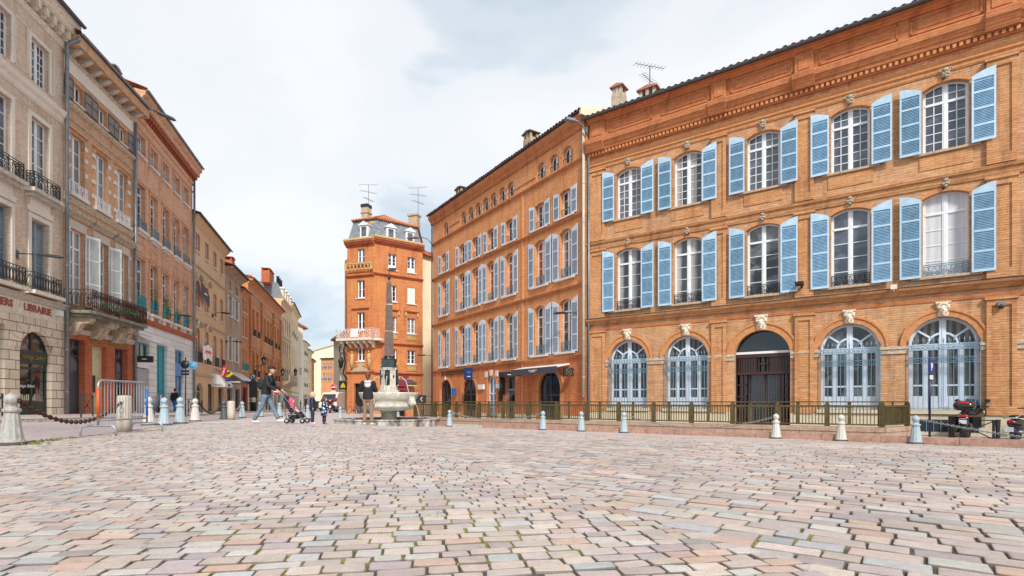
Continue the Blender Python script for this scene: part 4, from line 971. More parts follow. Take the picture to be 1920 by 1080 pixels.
pmat('bol_foot',(.07,.065,.06),.8,var=.4,vs=12)
prof=[(.19,0),(.19,.035),(.17,.05),(.158,.07),(.150,.1),(.098,.47),(.092,.50),(.112,.515),(.120,.54),(.114,.56),(.078,.575),(.062,.60),(.070,.615),(.055,.63)]
def bollard_mesh(mat,flutes=True,sc=1.0):
    mb=MB(); n=24 if flutes else 8; k=len(prof); vs=[]
    for r,z in prof:
        for j in range(n):
            a=2*PI*j/n; rr=r*(1-.07*(j%2)) if flutes and .1<=z<=.5 else r
            vs.append((rr*math.cos(a),rr*math.sin(a),z*sc))
    fs=[(i*n+j,i*n+(j+1)%n,(i+1)*n+(j+1)%n,(i+1)*n+j) for i in range(k-1) for j in range(n)]+[tuple(range(n))[::-1],tuple(range((k-1)*n,k*n))]
    mb.add(vs,fs,0,not flutes); mb.m=[1 if (i<n*2) else 0 for i in range(len(fs))]; return mb.mesh('shaft',[MATS[mat],MATS['bol_foot']])
BM={}
def bollard(px,q,mat,label,sc=1.0,dz=0,group='bollards round the square'):
    if mat not in BM:
        mb=MB(); mb.ball((0,0,.705),.098,16); mb.lathe([(.03,.0),(.03,.02)],(0,0,.79),8); BM[mat]=(bollard_mesh(mat),mb.mesh('ball_finial',MATS[mat]))
        rb=MB(); rb.tube([(.10+.028*math.cos(a),0,.70+.028*math.sin(a)) for a in [2*PI*i/8 for i in range(8)]],.007,4,closed=True); BM[mat]+=(rb.mesh('chain_ring',MATS['iron_rust']),)
    p=P(px,q); t=thing('bollard',label,'bollard',(p.x,p.y,ground(p.x,p.y)+dz-.003),random.uniform(0,6.28),group); t.scale=(sc,sc,sc)
    for nm,me in zip(('shaft','ball_finial','chain_ring'),BM[mat]): link(nm,me,t)
    return t
def bq(px,top,bot,h=BH): return h/(bot-top)
bl={}
def B(k,px,q,mat,label,**kw): bl[k]=bollard(px,q,mat,label,**kw)
kq=lambda px:32.7/(px+430)
B('L',22,BH/97,'bol_old','big rusty-stained bollard at the left edge nearest the camera',sc=1.0)
B('l2',279,.0150,'bol_white','pale blue bollard with a white ball right behind the steel barrier')
B('l3',308,.0152,'bol_blue','blue bollard beside the round road sign seen edge on',sc=.98)
B('l4',338,.0162,'bol_blue','chipped blue bollard between the sign post and the white bollard',sc=1.0)
B('l5',366,.0186,'bol_white','white bollard at the left holding the rusty chain')
B('l6',419.5,.0229,'bol_dark','dark grey bollard beside the pale stone cylinder')
B('l7',454,.0262,'bol_blue','blue bollard right of the stone cylinder with the pale chain')
B('l8',488,.0290,'bol_blue','blue bollard behind the walking man\'s legs')
B('l9',524,.0300,'bol_blue','blue bollard behind the handles of the pushchair')
B('l10',577,.0305,'bol_blue','blue bollard behind the blond child')
B('l11',638,.0330,'bol_blue','blue bollard left of the fountain in front of the bicycles',sc=1.08)
B('r0',746,.0350,'bol_blue','blue bollard seen under the fountain bowl',sc=1.0)
B('r1',792,.0305,'bol_blue','blue bollard at the right of the fountain basin',sc=1.0)
B('r2',843,kq(843),'bol_blue','blue bollard at the far end of the railing, chained')
B('r3',1018,kq(1018),'bol_blue','blue bollard in front of the restaurant arch, left of the pair')
B('r4',1090,kq(1090),'bol_blue','blue bollard under the joint of the two brick facades')
B('r5',1170,kq(1170),'bol_blue','blue bollard below the first barred window of the mansion')
B('r6',1455,kq(1455),'bol_white','white bollard just right of the brown entrance door')
B('r7',1577,kq(1577),'bol_white','white bollard below the fourth arched window')
B('r8',1717,kq(1717),'bol_blue','pale blue bollard at the end of the railing by the parking sign')
def top_of(k,dz=.70):
    o=bl[k]; return Vector(o.location)+Vector((0,0,dz*o.scale[0]))
def chain(a,b_,sag,mat,label,link_len=.055,r=.009,name='chain',group='chains between the bollards'):
    a=Vector(a);b_=Vector(b_); L0=(b_-a).length*1.04; n=max(int(L0/(link_len*.78)),4); org=a.copy(); mb=MB()
    pt=lambda t: a.lerp(b_,t)+Vector((0,0,-4*sag*t*(1-t)))-org
    for i in range(n):
        t=(i+.5)/n; p=pt(t); d=(pt(min(t+.01,1))-pt(max(t-.01,0))).normalized(); s=d.cross(Vector((0,0,1))).normalized()
        w=(s if i%2 else d.cross(s)); 
        mb.tube([p+d*(link_len/2*math.cos(x))+w*(link_len*.3*math.sin(x)) for x in [2*PI*j/8 for j in range(8)]],r,4,closed=True)
    o=mb.build(name,MATS[mat],None,tuple(org)); return tag(o,label,'chain',group)
pmat('chain_rust',(.10,.04,.03),.8,.3,var=.4,vs=20); pmat('chain_grey',(.26,.27,.28),.5,.4,var=.2)
# ---------------- left row ----------------
pmat('paint_green',(.012,.03,.02),.45); pmat('teal',(.02,.30,.36),.5,var=.15); pmat('blue_door',(.06,.25,.55),.5); pmat('grey_roller',(.40,.38,.40),.6); pmat('leaf',(.05,.12,.02),.7,var=.5,vs=20); pmat('leaf_red',(.15,.04,.025),.7,var=.5,vs=20); pmat('pot',(.35,.12,.06),.8); pmat('door_grey',(.05,.055,.06),.5); pmat('letter_red',(.34,.10,.07),.8)
pmat('lit_cream',(.72,.62,.33),.6); pmat('yellow_trim',(.75,.55,.02),.5)
def QL(k,vp): return lambda px:P(px,k/(vp-px))
def leafball(mb,c,r,n,sz=.05,mi=0,rnd=random):
    for _ in range(n):
        while True:
            p=Vector((rnd.uniform(-1,1),rnd.uniform(-1,1),rnd.uniform(-1,1)))
            if p.length<1: break
        p=Vector(c)+Vector((p.x*r[0],p.y*r[1],p.z*r[2])); a=Vector((rnd.gauss(0,1),rnd.gauss(0,1),rnd.gauss(0,1))).normalized(); b=a.orthogonal().normalized(); s=sz*rnd.uniform(.6,1.3)
        mb.add([p-a*s,p+b*s*.5,p+a*s,p-b*s*.5],[(0,1,2,3)],mi)
# ---- L1 pale brick house with the bookshop lettering ----
p1=QL(16.4,765); f=F1=Fac('pale_brick_house','pale pink brick house at the left edge with LIBRAIRIE lettering and an arched shop','town house',p1(-160),p1(118)); U=f.u; z1=lambda k:CAMZ+k*16.4
def surround(f,u0,u1,z0,z1_,t,mat,pr=.05,hood=0,name='window_surround',bottom=False):
    mb=MB(); mb.box(u0-t,u0-.001,-pr,.004,z0,z1_); mb.box(u1+.001,u1+t,-pr,.004,z0,z1_); mb.box(u0-t,u1+t,-pr,.004,z1_+.001,z1_+t)
    if hood: mb.box(u0-t-.1,u1+t+.1,-hood,.003,z1_+t+.001,z1_+t+.12)
    if bottom: mb.box(u0-t,u1+t,-pr,.004,z0-t,z0-.001)
    return mb.build(name,MATS[mat],f.root)
colsL1=[(57.5,87.5),(-26,20)]
for ci,(a,b_) in enumerate(colsL1):
    u0=U(a); w=1.18; u1=u0+w
    if ci==1: u0=U(20)-w; u1=U(20)
    window(f,u0,u1,z1(.856),z1(.972),0,'win_white','glass_sky' if ci else 'glass_half',2,2,5,0,depth=.17,fw=.06,mt=.035)
    surround(f,u0,u1,z1(.856),z1(.972),.16,'stucco_pale',.04)
    window(f,u0,u1,z1(.562),z1(.7606),0,'win_white','glass_sky' if ci else 'glass_curtain',2,1,5,0,depth=.17,fw=.06,mt=.04)
    surround(f,u0,u1,z1(.562),z1(.7606),.18,'stucco_pale',.05)
    window(f,u0,u1,z1(.293),z1(.489),0,'win_grey','glass_blue',2,1,5,0,depth=.2,fw=.07,mt=.045); surround(f,u0,u1,z1(.293),z1(.489),.18,'stucco_pale',.05)
    guard(f,u0-.28,u1+.28,z1(.562),.72,'iron','scroll',.30,y=0,name='balcony_railing',rt=.016); boxes(f,'balcony_slab',MATS['stone_grey'],[(u0-.42,u1+.42,-.42,.0,z1(.562)-.16,z1(.562)),(u0-.30,u1+.30,-.28,.0,z1(.562)-.32,z1(.562)-.162)])
    guard(f,u0-.32,u1+.32,z1(.2935),.78,'iron','lyre',.34,y=0,name='balcony_railing',rt=.016); boxes(f,'balcony_slab',MATS['stone_light'],[(u0-.44,u1+.44,-.44,.0,z1(.2935)-.16,z1(.2935))])
    mb=MB(); mb.box(u0-.25,u1+.25,-.05,.004,z1(.505),z1(.52)); mb.box(u0-.05,u1+.05,-.05,.004,z1(.52),z1(.545)); mb.build('apron_panel',MATS['stucco_pale'],f.root)
for a,b_ in ((27,52),(93,101)):
    mb=MB(); u0,u1=U(a),U(b_); za,zb=z1(.86),z1(.985); t=.05
    for bx in ((u0,u0+t,-.03,.003,za,zb),(u1-t,u1,-.03,.003,za,zb),(u0,u1,-.03,.003,za,za+t),(u0,u1,-.03,.003,zb-t,zb)): mb.box(*bx)
    mb.build('wall_panel',MATS['stucco_pale'],f.root)
wall(f,0,f.L,z1(.275),z1(1.06),MATS['brick_L1'],.20,8,name='upper_wall')
band(f,0,f.L,[(.03,z1(.800)),(.1,z1(.806)),(.1,z1(.815)),(.2,z1(.822)),(.24,z1(.835)),(.02,z1(.842))],MATS['stucco_pale'],'string_course')
band(f,0,f.L+.1,[(.04,z1(1.022)),(.1,z1(1.03)),(.14,z1(1.036))],MATS['stone_light'],'architrave')
band(f,0,f.L+.25,[(.42,z1(1.066)),(.5,z1(1.070)),(.5,z1(1.080)),(.62,z1(1.088)),(.66,z1(1.098)),(.02,z1(1.10))],MATS['stone_light'],'cornice')
def repeat(fc,name,mat,fn,x0,step,x1):
    me=None; x=x0
    while x<x1:
        if me is None: mb=MB(); fn(mb); me=mb.mesh(name,MATS[mat])
        link(name,me,fc.root,(x,0,0)); x+=step
repeat(f,'modillion','stone_light',lambda mb:(mb.box(0,.20,-.40,.0,z1(1.045),z1(1.065)),mb.box(.03,.17,-.28,.0,z1(1.038),z1(1.0448))),.2,.52,f.L)
tile_roof(f,0,f.L+.25,z1(1.103),.72,6,R(18),'roof_dark','zinc_dark',step=.26,gr=.1)
# ground storey of cut stone with the arched shop
us0,us1=U(34),U(94); w=us1-us0; gz=.06
window(f,us0,us1,gz,z1(.1876),.95,'paint_green','glass_half',2,1,1,.44,depth=.14,fw=.11,name='shop_front',low=.45)
uo0,uo1=U(-46),U(6); window(f,uo0,uo1,gz,z1(.192),0,'paint_green','glass',2,1,1,.3,depth=.16,fw=.1,name='shop_front')
wall(f,0,f.L,-.8,z1(.226),MATS['ashlar'],.26,8,y=-.06,name='wall')
fa=MB(); fa.box(us0+.06,us1-.06,.08,.15,z1(.1386)-.62,z1(.1386)-.05); fb=fa.build('shop_fascia',MATS['paint_green'],f.root)
text('lettering','Vintage Select',.30,MATS['gold'],fb,((us0+us1)/2,.06,z1(.1386)-.33),shear=.35,sx=.9,ext=.01)
text('lettering','Vintage Select',.20,MATS['sign_white'],fb,(us0+.62,.12,1.35),shear=.35,ext=.005)
sg=MB(); 
for i in range(9): sg.box(us0+.2+.13*i,us0+.27+.13*i,.155,.17,.72,.85+.25*random.random())
sg.build('shop_display',MATS['cream_panel'],fb)
an=MB(); n=9   # radiating joints around the arch as raised voussoirs
cx=(us0+us1)/2; zs=z1(.1386)
for i in range(n):
    a0_=PI*(i+.06)/n; a1_=PI*(i+.94)/n; r0,r1=w/2+.02,w/2+.62
    an.prism([(cx+r0*math.cos(a0_),zs+.94*r0*math.sin(a0_)),(cx+r1*math.cos(a0_),zs+r1*math.sin(a0_)),(cx+r1*math.cos(a1_),zs+r1*math.sin(a1_)),(cx+r0*math.cos(a1_),zs+.94*r0*math.sin(a1_))],-.085,-.058)
an.build('voussoirs',MATS['ashlar'],f.root)
band(f,0,f.L,[(.08,z1(.222)),(.12,z1(.226)),(.12,z1(.230))],MATS['stone_light'],'architrave')
boxes(f,'sign_frieze',MATS['stone_light'],[(0,f.L,-.09,0,z1(.2301),z1(.262))])
band(f,0,f.L+.05,[(.12,z1(.262)),(.2,z1(.266)),(.2,z1(.272)),(.34,z1(.277)),(.02,z1(.2805))],MATS['stone_grey'],'cornice')
text('lettering','LIBRAIRIE',.42,MATS['letter_red'],f.root,((U(36)+U(95))/2,-.10,z1(.246)),bold=.014,sx=1.02,ext=.012)
text('lettering','PAPIERS',.42,MATS['letter_red'],f.root,(U(19),-.10,z1(.246)),bold=.014,align='RIGHT',ext=.012)
downpipe(f,f.L-.05,.1,z1(1.03),'zinc',.085,-.2,.5)
t=lamp('wall_lamp','black flat street lamp on the pale brick house beside its grey window',tuple(f.world(U(31),-.02,f.z(31,475))),f.root.rotation_euler.z+.35,1.35)
bx=MB(); bx.box(-.14,.14,-.2,0,-.12,.12); tag(bx.build('alarm_box',MATS['white_paint'],None,tuple(f.world(U(102),-.1,f.z(102,587))),f.root.rotation_euler.z),'small white box beside the LIBRAIRIE lettering','box')
# ---- L2 house with the flowered balcony ----
p2=QL(16.8,780); f=F2=Fac('balcony_house','orange house with white louvred shutters, weathered attic shutters and a big flowered stone balcony','town house',p2(118.5),p2(250)); U=f.u; z2=lambda k:CAMZ+k*16.8
for a in (137,184,223):
    u0=U(a); u1=u0+.80; window(f,u0,u1,z2(.880),z2(.933),0,'win_cream','glass',2,1,1,0,depth=.16,fw=.06,sill='sill_white',so=.08,sproj=.08)
    surround(f,u0,u1,z2(.880),z2(.933),.1,'brick_L2',.03)
    pair(f,u0,u1,z2(.876),z2(.936),0,gap=.06,lw=.62,mat='shut_wood',mat2='shut_wood_in',panels=2,solid=True)
for i,(a,ww) in enumerate(((130.5,1.12),(178,1.12),(218.5,1.12))):
    u0=U(a); u1=u0+ww; window(f,u0,u1,z2(.606),z2(.7815),0,'win_white','glass_curtain',2,1,4,0,depth=.17,fw=.06,mt=.04)
    surround(f,u0,u1,z2(.606),z2(.7815),.14,'brick_L2',.05,hood=.12)
    for zz_ in (.63,.675,.72,.755):
        for ux in (u0-.28,u1+.001): boxes(f,'quoin_stone',MATS['sill_white'],[(ux,ux+.279,-.055,.003,z2(zz_),z2(zz_+.012))])
    guard(f,u0-.1,u1+.1,z2(.606),.5,'win_white','scroll',.14,y=0,name='balcony_railing'); boxes(f,'window_ledge',MATS['sill_white'],[(u0-.2,u1+.2,-.2,.0,z2(.596),z2(.6058))])
    window(f,u0+.02,u1+.02,z2(.285),z2(.5043),0,'win_white','glass_curtain',2,1,4,.24,depth=.17,fw=.07,mt=.045)
    shutter(f,u0-(.62 if i else .3),.58 if i else .26,z2(.285),z2(.5043)-z2(.285),mat='shut_white',mat2='shut_white_slat',panels=3,ang=-.45 if i else 0,y=-.03); shutter(f,u1+.06,.58,z2(.285),z2(.5043)-z2(.285),mat='shut_white',mat2='shut_white_slat',panels=3,ang=.0 if i<2 else .15,y=-.03,side='R')
    mb=MB(); mb.box(u0-.2,u1+.2,-.04,.004,z2(.5043),z2(.530)); mb.build('window_frieze',MATS['stucco_grey'],f.root)
    band(f,u0-.55,u1+.55,[(.06,z2(.535)),(.14,z2(.541)),(.3,z2(.547)),(.34,z2(.555)),(.04,z2(.560))],MATS['stone_worn'],'window_hood')
wall(f,0,f.L,z2(.2),z2(.865),MATS['brick_L2'],.2,8,name='upper_wall')
wall(f,0,f.L,z2(.8652),z2(1.04),MATS['brick_L2'],.2,8,name='attic_wall')
boxes(f,'frieze',MATS['stucco_pale'],[(0,f.L,-.05,.003,z2(.948),z2(.985))])
band(f,0,f.L,[(.04,z2(.850)),(.16,z2(.856)),(.18,z2(.862)),(.02,z2(.867))],MATS['stone_worn'],'string_course')
band(f,0,f.L,[(.04,z2(.816)),(.10,z2(.822)),(.04,z2(.826))],MATS['stone_worn'],'string_course')
band(f,0,f.L,[(.04,z2(.575)),(.08,z2(.58)),(.16,z2(.590)),(.04,z2(.596))],MATS['stone_worn'],'string_course')
band(f,-.05,f.L+.3,[(.55,z2(1.012)),(.72,z2(1.013)),(.72,z2(1.043)),(.02,z2(1.046))],MATS['brick_L2'],'eave_fascia')
band(f,0,f.L,[(.06,z2(.985)),(.14,z2(.991)),(.14,z2(.995))],MATS['stone_worn'],'architrave')
repeat(f,'eave_bracket','stone_grey',lambda mb:mb.prismx([(0,z2(.9955)),(-.2,z2(.9965)),(-.5,z2(1.006)),(-.62,z2(1.011)),(-.62,z2(1.0119)),(0,z2(1.0119))],0,.26),.25,.82,f.L)
tile_roof(f,-.05,f.L+.3,z2(1.050),.76,6,R(17),'roof_dark','zinc',step=.26,gr=.08)
downpipe(f,f.L-.02,.1,z2(.985),'zinc',.085,-.14,0)
# ground floor
boxesz=z2(.208)
d0,d1=U(122.8),U(122.8)+1.5; window(f,d0,d1,.08,z2(.183),0,'door_grey','glass_half',2,1,1,.22,depth=.26,fw=.08,name='door',low=1.9)
d2,d3=U(171.8),U(171.8)+1.3; x_=0
glassmat('lit',(.62,.55,.28),(.70,.66,.42),rough=.1,ior=1.4); window(f,d2,d3,.05,z2(.174),0,'cream_panel','lit',1,1,1,0,depth=.22,fw=.05,name='shop_window')
mb=MB(); mb.box(d2+.1,d2+.65,.17,.21,1.15,2.05); mb.build('screen',MATS['black_paint'],f.root)
d4,d5=U(214.2),U(214.2)+1.35; window(f,d4,d5,-.02,z2(.1776),0,'door_grey','glass_half',2,1,1,.36,depth=.26,fw=.08,name='door',low=.5)
wall(f,0,f.L,-.9,z2(.2),MATS['brick_L2_new'],.34,8,y=-.03,name='shop_wall')
text('lettering','SOPRIM - IMMOBILIER',.34,MATS['gold'],f.root,((U(171)+U(237))/2,-.05,z2(.190)),bold=.012,ext=.02,sx=1.12)
band(f,0,f.L,[(.05,z2(.2)),(.12,z2(.205)),(.16,z2(.214)),(.05,z2(.218))],MATS['stone_grey'],'ledge')
# balcony
bo=1.20; bu0,bu1=.05,U(275,bo); zs=CAMZ+.281*(16.8-bo)
mb=MB(); mb.prismz([(bu0-.1,0),(bu0-.1,-bo),(bu0+.1,-bo-.1),(bu1-.1,-bo-.1),(bu1+.1,-bo),(bu1+.1,0)][::-1],zs-.14,zs); mb.prismz([(bu0+.05,0),(bu0+.05,-bo+.1),(bu1-.05,-bo+.1),(bu1-.05,0)][::-1],zs-.28,zs-.142)
pmat('slab_mossy',(.22,.21,.16),.95,var=.4,vs=3,dirt=(.08,.09,.04)); bs=mb.build('balcony_slab',MATS['slab_mossy'],f.root)
for uc in (.55,U(176),U(214),bu1-.6):
    for dx in (-.22,.22) if .6<uc<bu1-.7 else (0,):
        c=MB(); c.prismx([(0,zs-1.15),(0,zs-.285),(-1.0,zs-.285),(-1.02,zs-.42),(-.82,zs-.55),(-.55,zs-.60),(-.42,zs-.85),(-.2,zs-1.12)],uc+dx-.17,uc+dx+.17)
        for sgn in (-1,1):
            c.tube([(uc+dx+sgn*.17,p[0],p[2]) for p in spiral((-.78,zs-.47),.17,1.4,1,0,12)],.03,5); c.tube([(uc+dx+sgn*.17,p[0],p[2]) for p in spiral((-.25,zs-.85),.22,1.4,-1,1.5,12)],.035,5)
        c.build('scroll_corbel',MATS['stone_worn'],f.root)
k=guard(f,bu0,bu1,zs,1.0,'iron_rust','lyre',bo,y=0,name='balcony_railing',step=.10,rt=.014); 
mb=MB(); 
for i in range(int((bu1-bu0)/.2)): x=bu0+.1+.2*i; mb.tube([(x+.07*math.cos(a),-bo-.01,zs+.90+.06*math.sin(a)) for a in [2*PI*t/8 for t in range(8)]],.016,4,closed=True)
mb.build('railing_frieze',MATS['iron_rust'],f.root)
# plants on the balcony
rp=random.Random(9)
def potplant(name,label,loc,r,h,n,mat='leaf',long=False,group=None,rz=0,cat='plant'):
    t=thing(name,label,cat,loc,rz,group); mb=MB()
    if long: mb.prismx([(-.12,0),(-.15,.22),(.15,.22),(.12,0)],-.4,.4)
    else: mb.lathe([(.10,0),(.14,.22),(.155,.22),(.155,.26),(.13,.26)],(0,0,0),12)
    mb.build('pot',MATS['pot'],t); lf=MB(); leafball(lf,(0,0,.26+h*.5),(r*(2.0 if long else 1),r,h*.55),n,.06,0,rp)
    for i in range(5): a=rp.uniform(0,6); lf.tube([(0,0,.2),(r*.4*math.cos(a),r*.4*math.sin(a),.26+h*.5),(r*.7*math.cos(a),r*.7*math.sin(a),.26+h*.8)],.008,3)
    lf.build('foliage',MATS[mat],t); return t
items=[(bu0+.7,-.7,'red_shrub','red leaved shrub in a pot at the near end of the flowered balcony',.36,1.0,190,'leaf_red',False),(bu0+1.5,-1.0,'potted_plant','low plant in a long terracotta box beside the red shrub on the balcony',.3,.35,110,'leaf',True),(bu0+2.6,-1.0,'potted_plant','dark round potted plant at the middle of the flowered balcony',.25,.45,110,'leaf',False),(bu0+3.7,-1.0,'potted_plant','trailing plant in a terracotta box on the flowered balcony, right of its middle',.28,.4,120,'leaf',True),(bu0+5.0,-.95,'potted_plant','tall thin green plant near the far end of the flowered balcony',.3,.9,120,'leaf',False),(bu1-1.5,-.9,'potted_plant','big bushy light green plant at the far end of the flowered balcony',.5,.6,220,'leaf',True)]
for (u,y,nm,lb_,r,h,n,mt_,lg) in items:
    w0=f.world(u,y,zs); potplant(nm,lb_,tuple(w0),r,h,n,mt_,lg,'pot plants on the balcony',f.root.rotation_euler.z)
vn=MB(); 
for i in range(34): 
    u=bu0+1.3+(bu1-bu0-1.6)*rp.random(); leafball(vn,(u,-bo,zs+.8+.1*rp.random()),(.16,.05,.14),10,.05,0,rp)
tag(vn.build('climbing_vine',MATS['leaf_red'],None,(f.A.x,f.A.y,0),f.root.rotation_euler.z),'dry reddish vine woven along the top of the balcony railing','vine')
# ---- L3 tall red brick house with white ground floor ----
p3=QL(13.95,690); f=F3=Fac('white_base_house','tall pinkish brick house with a whitewashed street storey and turquoise window boxes','town house',p3(250.5),p3(361)); U=f.u; z3=lambda k:CAMZ+k*13.95
c3=[255.8,281,304,325,343]; 
for i,a in enumerate(c3):
    u0=U(a); w=1.22; u1=u0+w
    window(f,u0,u1,z3(1.084),z3(1.172),0,'win_white','glass_half',2,2,3,0,depth=.2,fw=.06,sill='sill_white',so=.16,sproj=.14,sh=.14)
    surround(f,u0,u1,z3(1.084),z3(1.172),.13,'brick_L3',.05); guard(f,u0,u1,z3(1.086),.28,'iron_blue','bars',y=.1,name='window_guard')
    window(f,u0,u1,z3(.752),z3(.952),0,'win_white','glass_half',2,1,4,.2,depth=.2,fw=.06); surround(f,u0,u1,z3(.752),z3(.952),.13,'brick_L3',.05,hood=.1)
    guard(f,u0-.03,u1+.03,z3(.754),.62,'iron_blue','scroll',.10,y=0,name='balcony_railing'); boxes(f,'balcony_slab',MATS['sill_white'],[(u0-.14,u1+.14,-.24,0,z3(.752)-.18,z3(.752)),(u0,u1,-.14,0,z3(.752)-.32,z3(.752)-.181)])
    window(f,u0,u1,z3(.402),z3(.630),0,'win_white','glass_half',2,1,4,.24,depth=.2,fw=.06); surround(f,u0,u1,z3(.402),z3(.630),.13,'brick_L3',.05,hood=.1)
    guard(f,u0-.03,u1+.03,z3(.404),.85,'iron_turq','lyre',.08,y=0,name='balcony_railing',step=.08,rt=.014); boxes(f,'balcony_slab',MATS['sill_white'],[(u0-.16,u1+.16,-.24,0,z3(.402)-.18,z3(.402)),(u0-.1,u0+.15,-.18,0,z3(.402)-.45,z3(.402)-.181),(u1-.15,u1+.1,-.18,0,z3(.402)-.45,z3(.402)-.181)])
    mb=MB(); za,zb=z3(.655),z3(.70); t=.06; 
    for bx in ((u0,u0+t,-.03,.003,za,zb),(u1-t,u1,-.03,.003,za,zb),(u0,u1,-.03,.003,za,za+t),(u0,u1,-.03,.003,zb-t,zb)): mb.box(*bx)
    mb.build('wall_panel',MATS['brick_L3'],f.root)
    if i: 
        lf=('tall climbing plant in the first turquoise window box','bushy tall plant in the second turquoise window box','low plant in the turquoise window box beside the black lamp','tuft of green in the last turquoise window box')[i-1]
        w0=f.world((u0+u1)/2,-.12,z3(.404)); potplant('window_plant',lf,tuple(w0),.25,(1.5,1.5,.8,.8)[i-1],(120,200,90,70)[i-1],'leaf',False,'plants in the turquoise window boxes',f.root.rotation_euler.z)
wall(f,0,f.L,z3(.347),z3(1.29),MATS['brick_L3'],.24,9,name='upper_wall')
band(f,0,f.L,[(.05,z3(1.19)),(.1,z3(1.196)),(.05,z3(1.20))],MATS['brick_L3'],'string_course')
repeat(f,'modillion','brick_L2_new',lambda mb:(mb.box(0,.17,-.36,.0,z3(1.262),z3(1.285)),mb.box(.03,.14,-.2,.0,z3(1.248),z3(1.2618))),.05,.40,f.L)
band(f,0,f.L+.05,[(.05,z3(1.23)),(.14,z3(1.24)),(.14,z3(1.246))],MATS['brick_L3'],'architrave')
band(f,0,f.L+.3,[(.38,z3(1.287)),(.45,z3(1.290)),(.45,z3(1.308)),(.6,z3(1.318)),(.64,z3(1.334)),(.02,z3(1.34))],MATS['brick_L3'],'cornice')
tile_roof(f,0,f.L+.3,z3(1.342),.66,6,R(17),'roof_tile','zinc',step=.26,gr=.08)
chimney(f,.8,1.6,z3(1.33),z3(1.36)+1.2,.9,.9,'brick_L2_new','zinc')
band(f,0,f.L,[(.1,z3(.347)),(.22,z3(.353)),(.26,z3(.362)),(.3,z3(.366)),(.02,z3(.372))],MATS['brick_L2_new'],'ledge')
gz=-.15
def hole(u0,u1,z0,z1_): f.holes.append([(u0,z0),(u1,z0),(u1,z1_),(u0,z1_)])
g0=U(254.2); g1=U(279); window(f,g0,g1,gz,z3(.262),0,'teal','glass_half',2,1,1,.4,depth=.12,fw=.12,name='shop_front')
mb=MB(); mb.box(g0+.1,g1-.1,.06,.12,gz,z3(.146)); mb.build('roller_shutter',MATS['grey_roller'],f.root); mb=MB(); mb.box(g0+.0,g1-.0,-.02,.12,z3(.150),z3(.20)); mb.build('shop_fascia',MATS['white_paint'],f.root)
mb=MB(); mb.prismx([(0,z3(.30)),(-.9,z3(.262)),(-.9,z3(.256)),(0,z3(.292))],g0-.1,g1+.1); mb.build('awning',MATS['grey_roller'],f.root)
g2=U(292.8); window(f,g2,g2+1.9,gz,z3(.272),0,'teal','teal',2,1,1,.34,depth=.14,fw=.14,name='door')
g4=U(327.2); window(f,g4,g4+1.9,gz,z3(.271),0,'blue_door','glass_half',2,1,1,.4,depth=.14,fw=.14,name='door'); mb=MB(); mb.box(g4+.0,g4+1.9,.0,.13,z3(.135),z3(.20)); mb.build('shop_fascia',MATS['blue_door'],f.root)
wall(f,0,f.L,-1.2,z3(.347),MATS['white_ashlar'],.22,9,y=-.03,name='wall')
for a in (g2,g4): boxes(f,'door_hood',MATS['white_ashlar'],[(a-.2,a+2.1,-.15,-.028,z3(.275),z3(.283))])
downpipe(f,f.L-.1,-.1,z3(1.28),'zinc',.085,-.16,0)
t,h=wsign('shop_sign','black rectangular projecting sign on the whitewashed shop','sign',f,250,667,679,.9,'near_black',.12); text('lettering','~~~',.13,MATS['sign_white'],t,(-.08,-.57,h*.5),-PI/2)
# round blue sign
w0=f.world(U(336),-.9,f.z(336,685)); t=thing('round_sign','round light blue hanging sign with white lettering by the blue door','sign',tuple(w0),f.root.rotation_euler.z)
mb=MB(); mb.tube([(-.03,0,0),(.03,0,0)],.33,20); mb.build('disc',MATS['screen_blue2'] if 'screen_blue2' in MATS else pmat('screen_blue2',(.05,.35,.62),.4),t)
mb=MB(); mb.tube([(-.04,.27*math.cos(a),.27*math.sin(a)) for a in [2*PI*i/16 for i in range(16)]],.012,4,closed=True); mb.tube([(-.04,-.1,-.08),(-.04,0,.1),(-.04,.1,-.08)],.02,4); mb.build('emblem',MATS['sign_white'],t); mb=MB(); mb.bar((0,.3,.2),(0,.9,.2),.03); mb.build('bracket',MATS['black_paint'],t)
lamp('wall_lamp','thin black street lamp among the turquoise window boxes',tuple(f.world(U(318),-.02,f.z(318,590))),f.root.rotation_euler.z+.6,1.25)
lamp('wall_lamp','curved lamp arm with a flat head high on the balcony house corner',tuple(F2.world(F2.L,-.1,F2.z(256,208))),F2.root.rotation_euler.z+.85,1.3,'zinc_dark','arm')
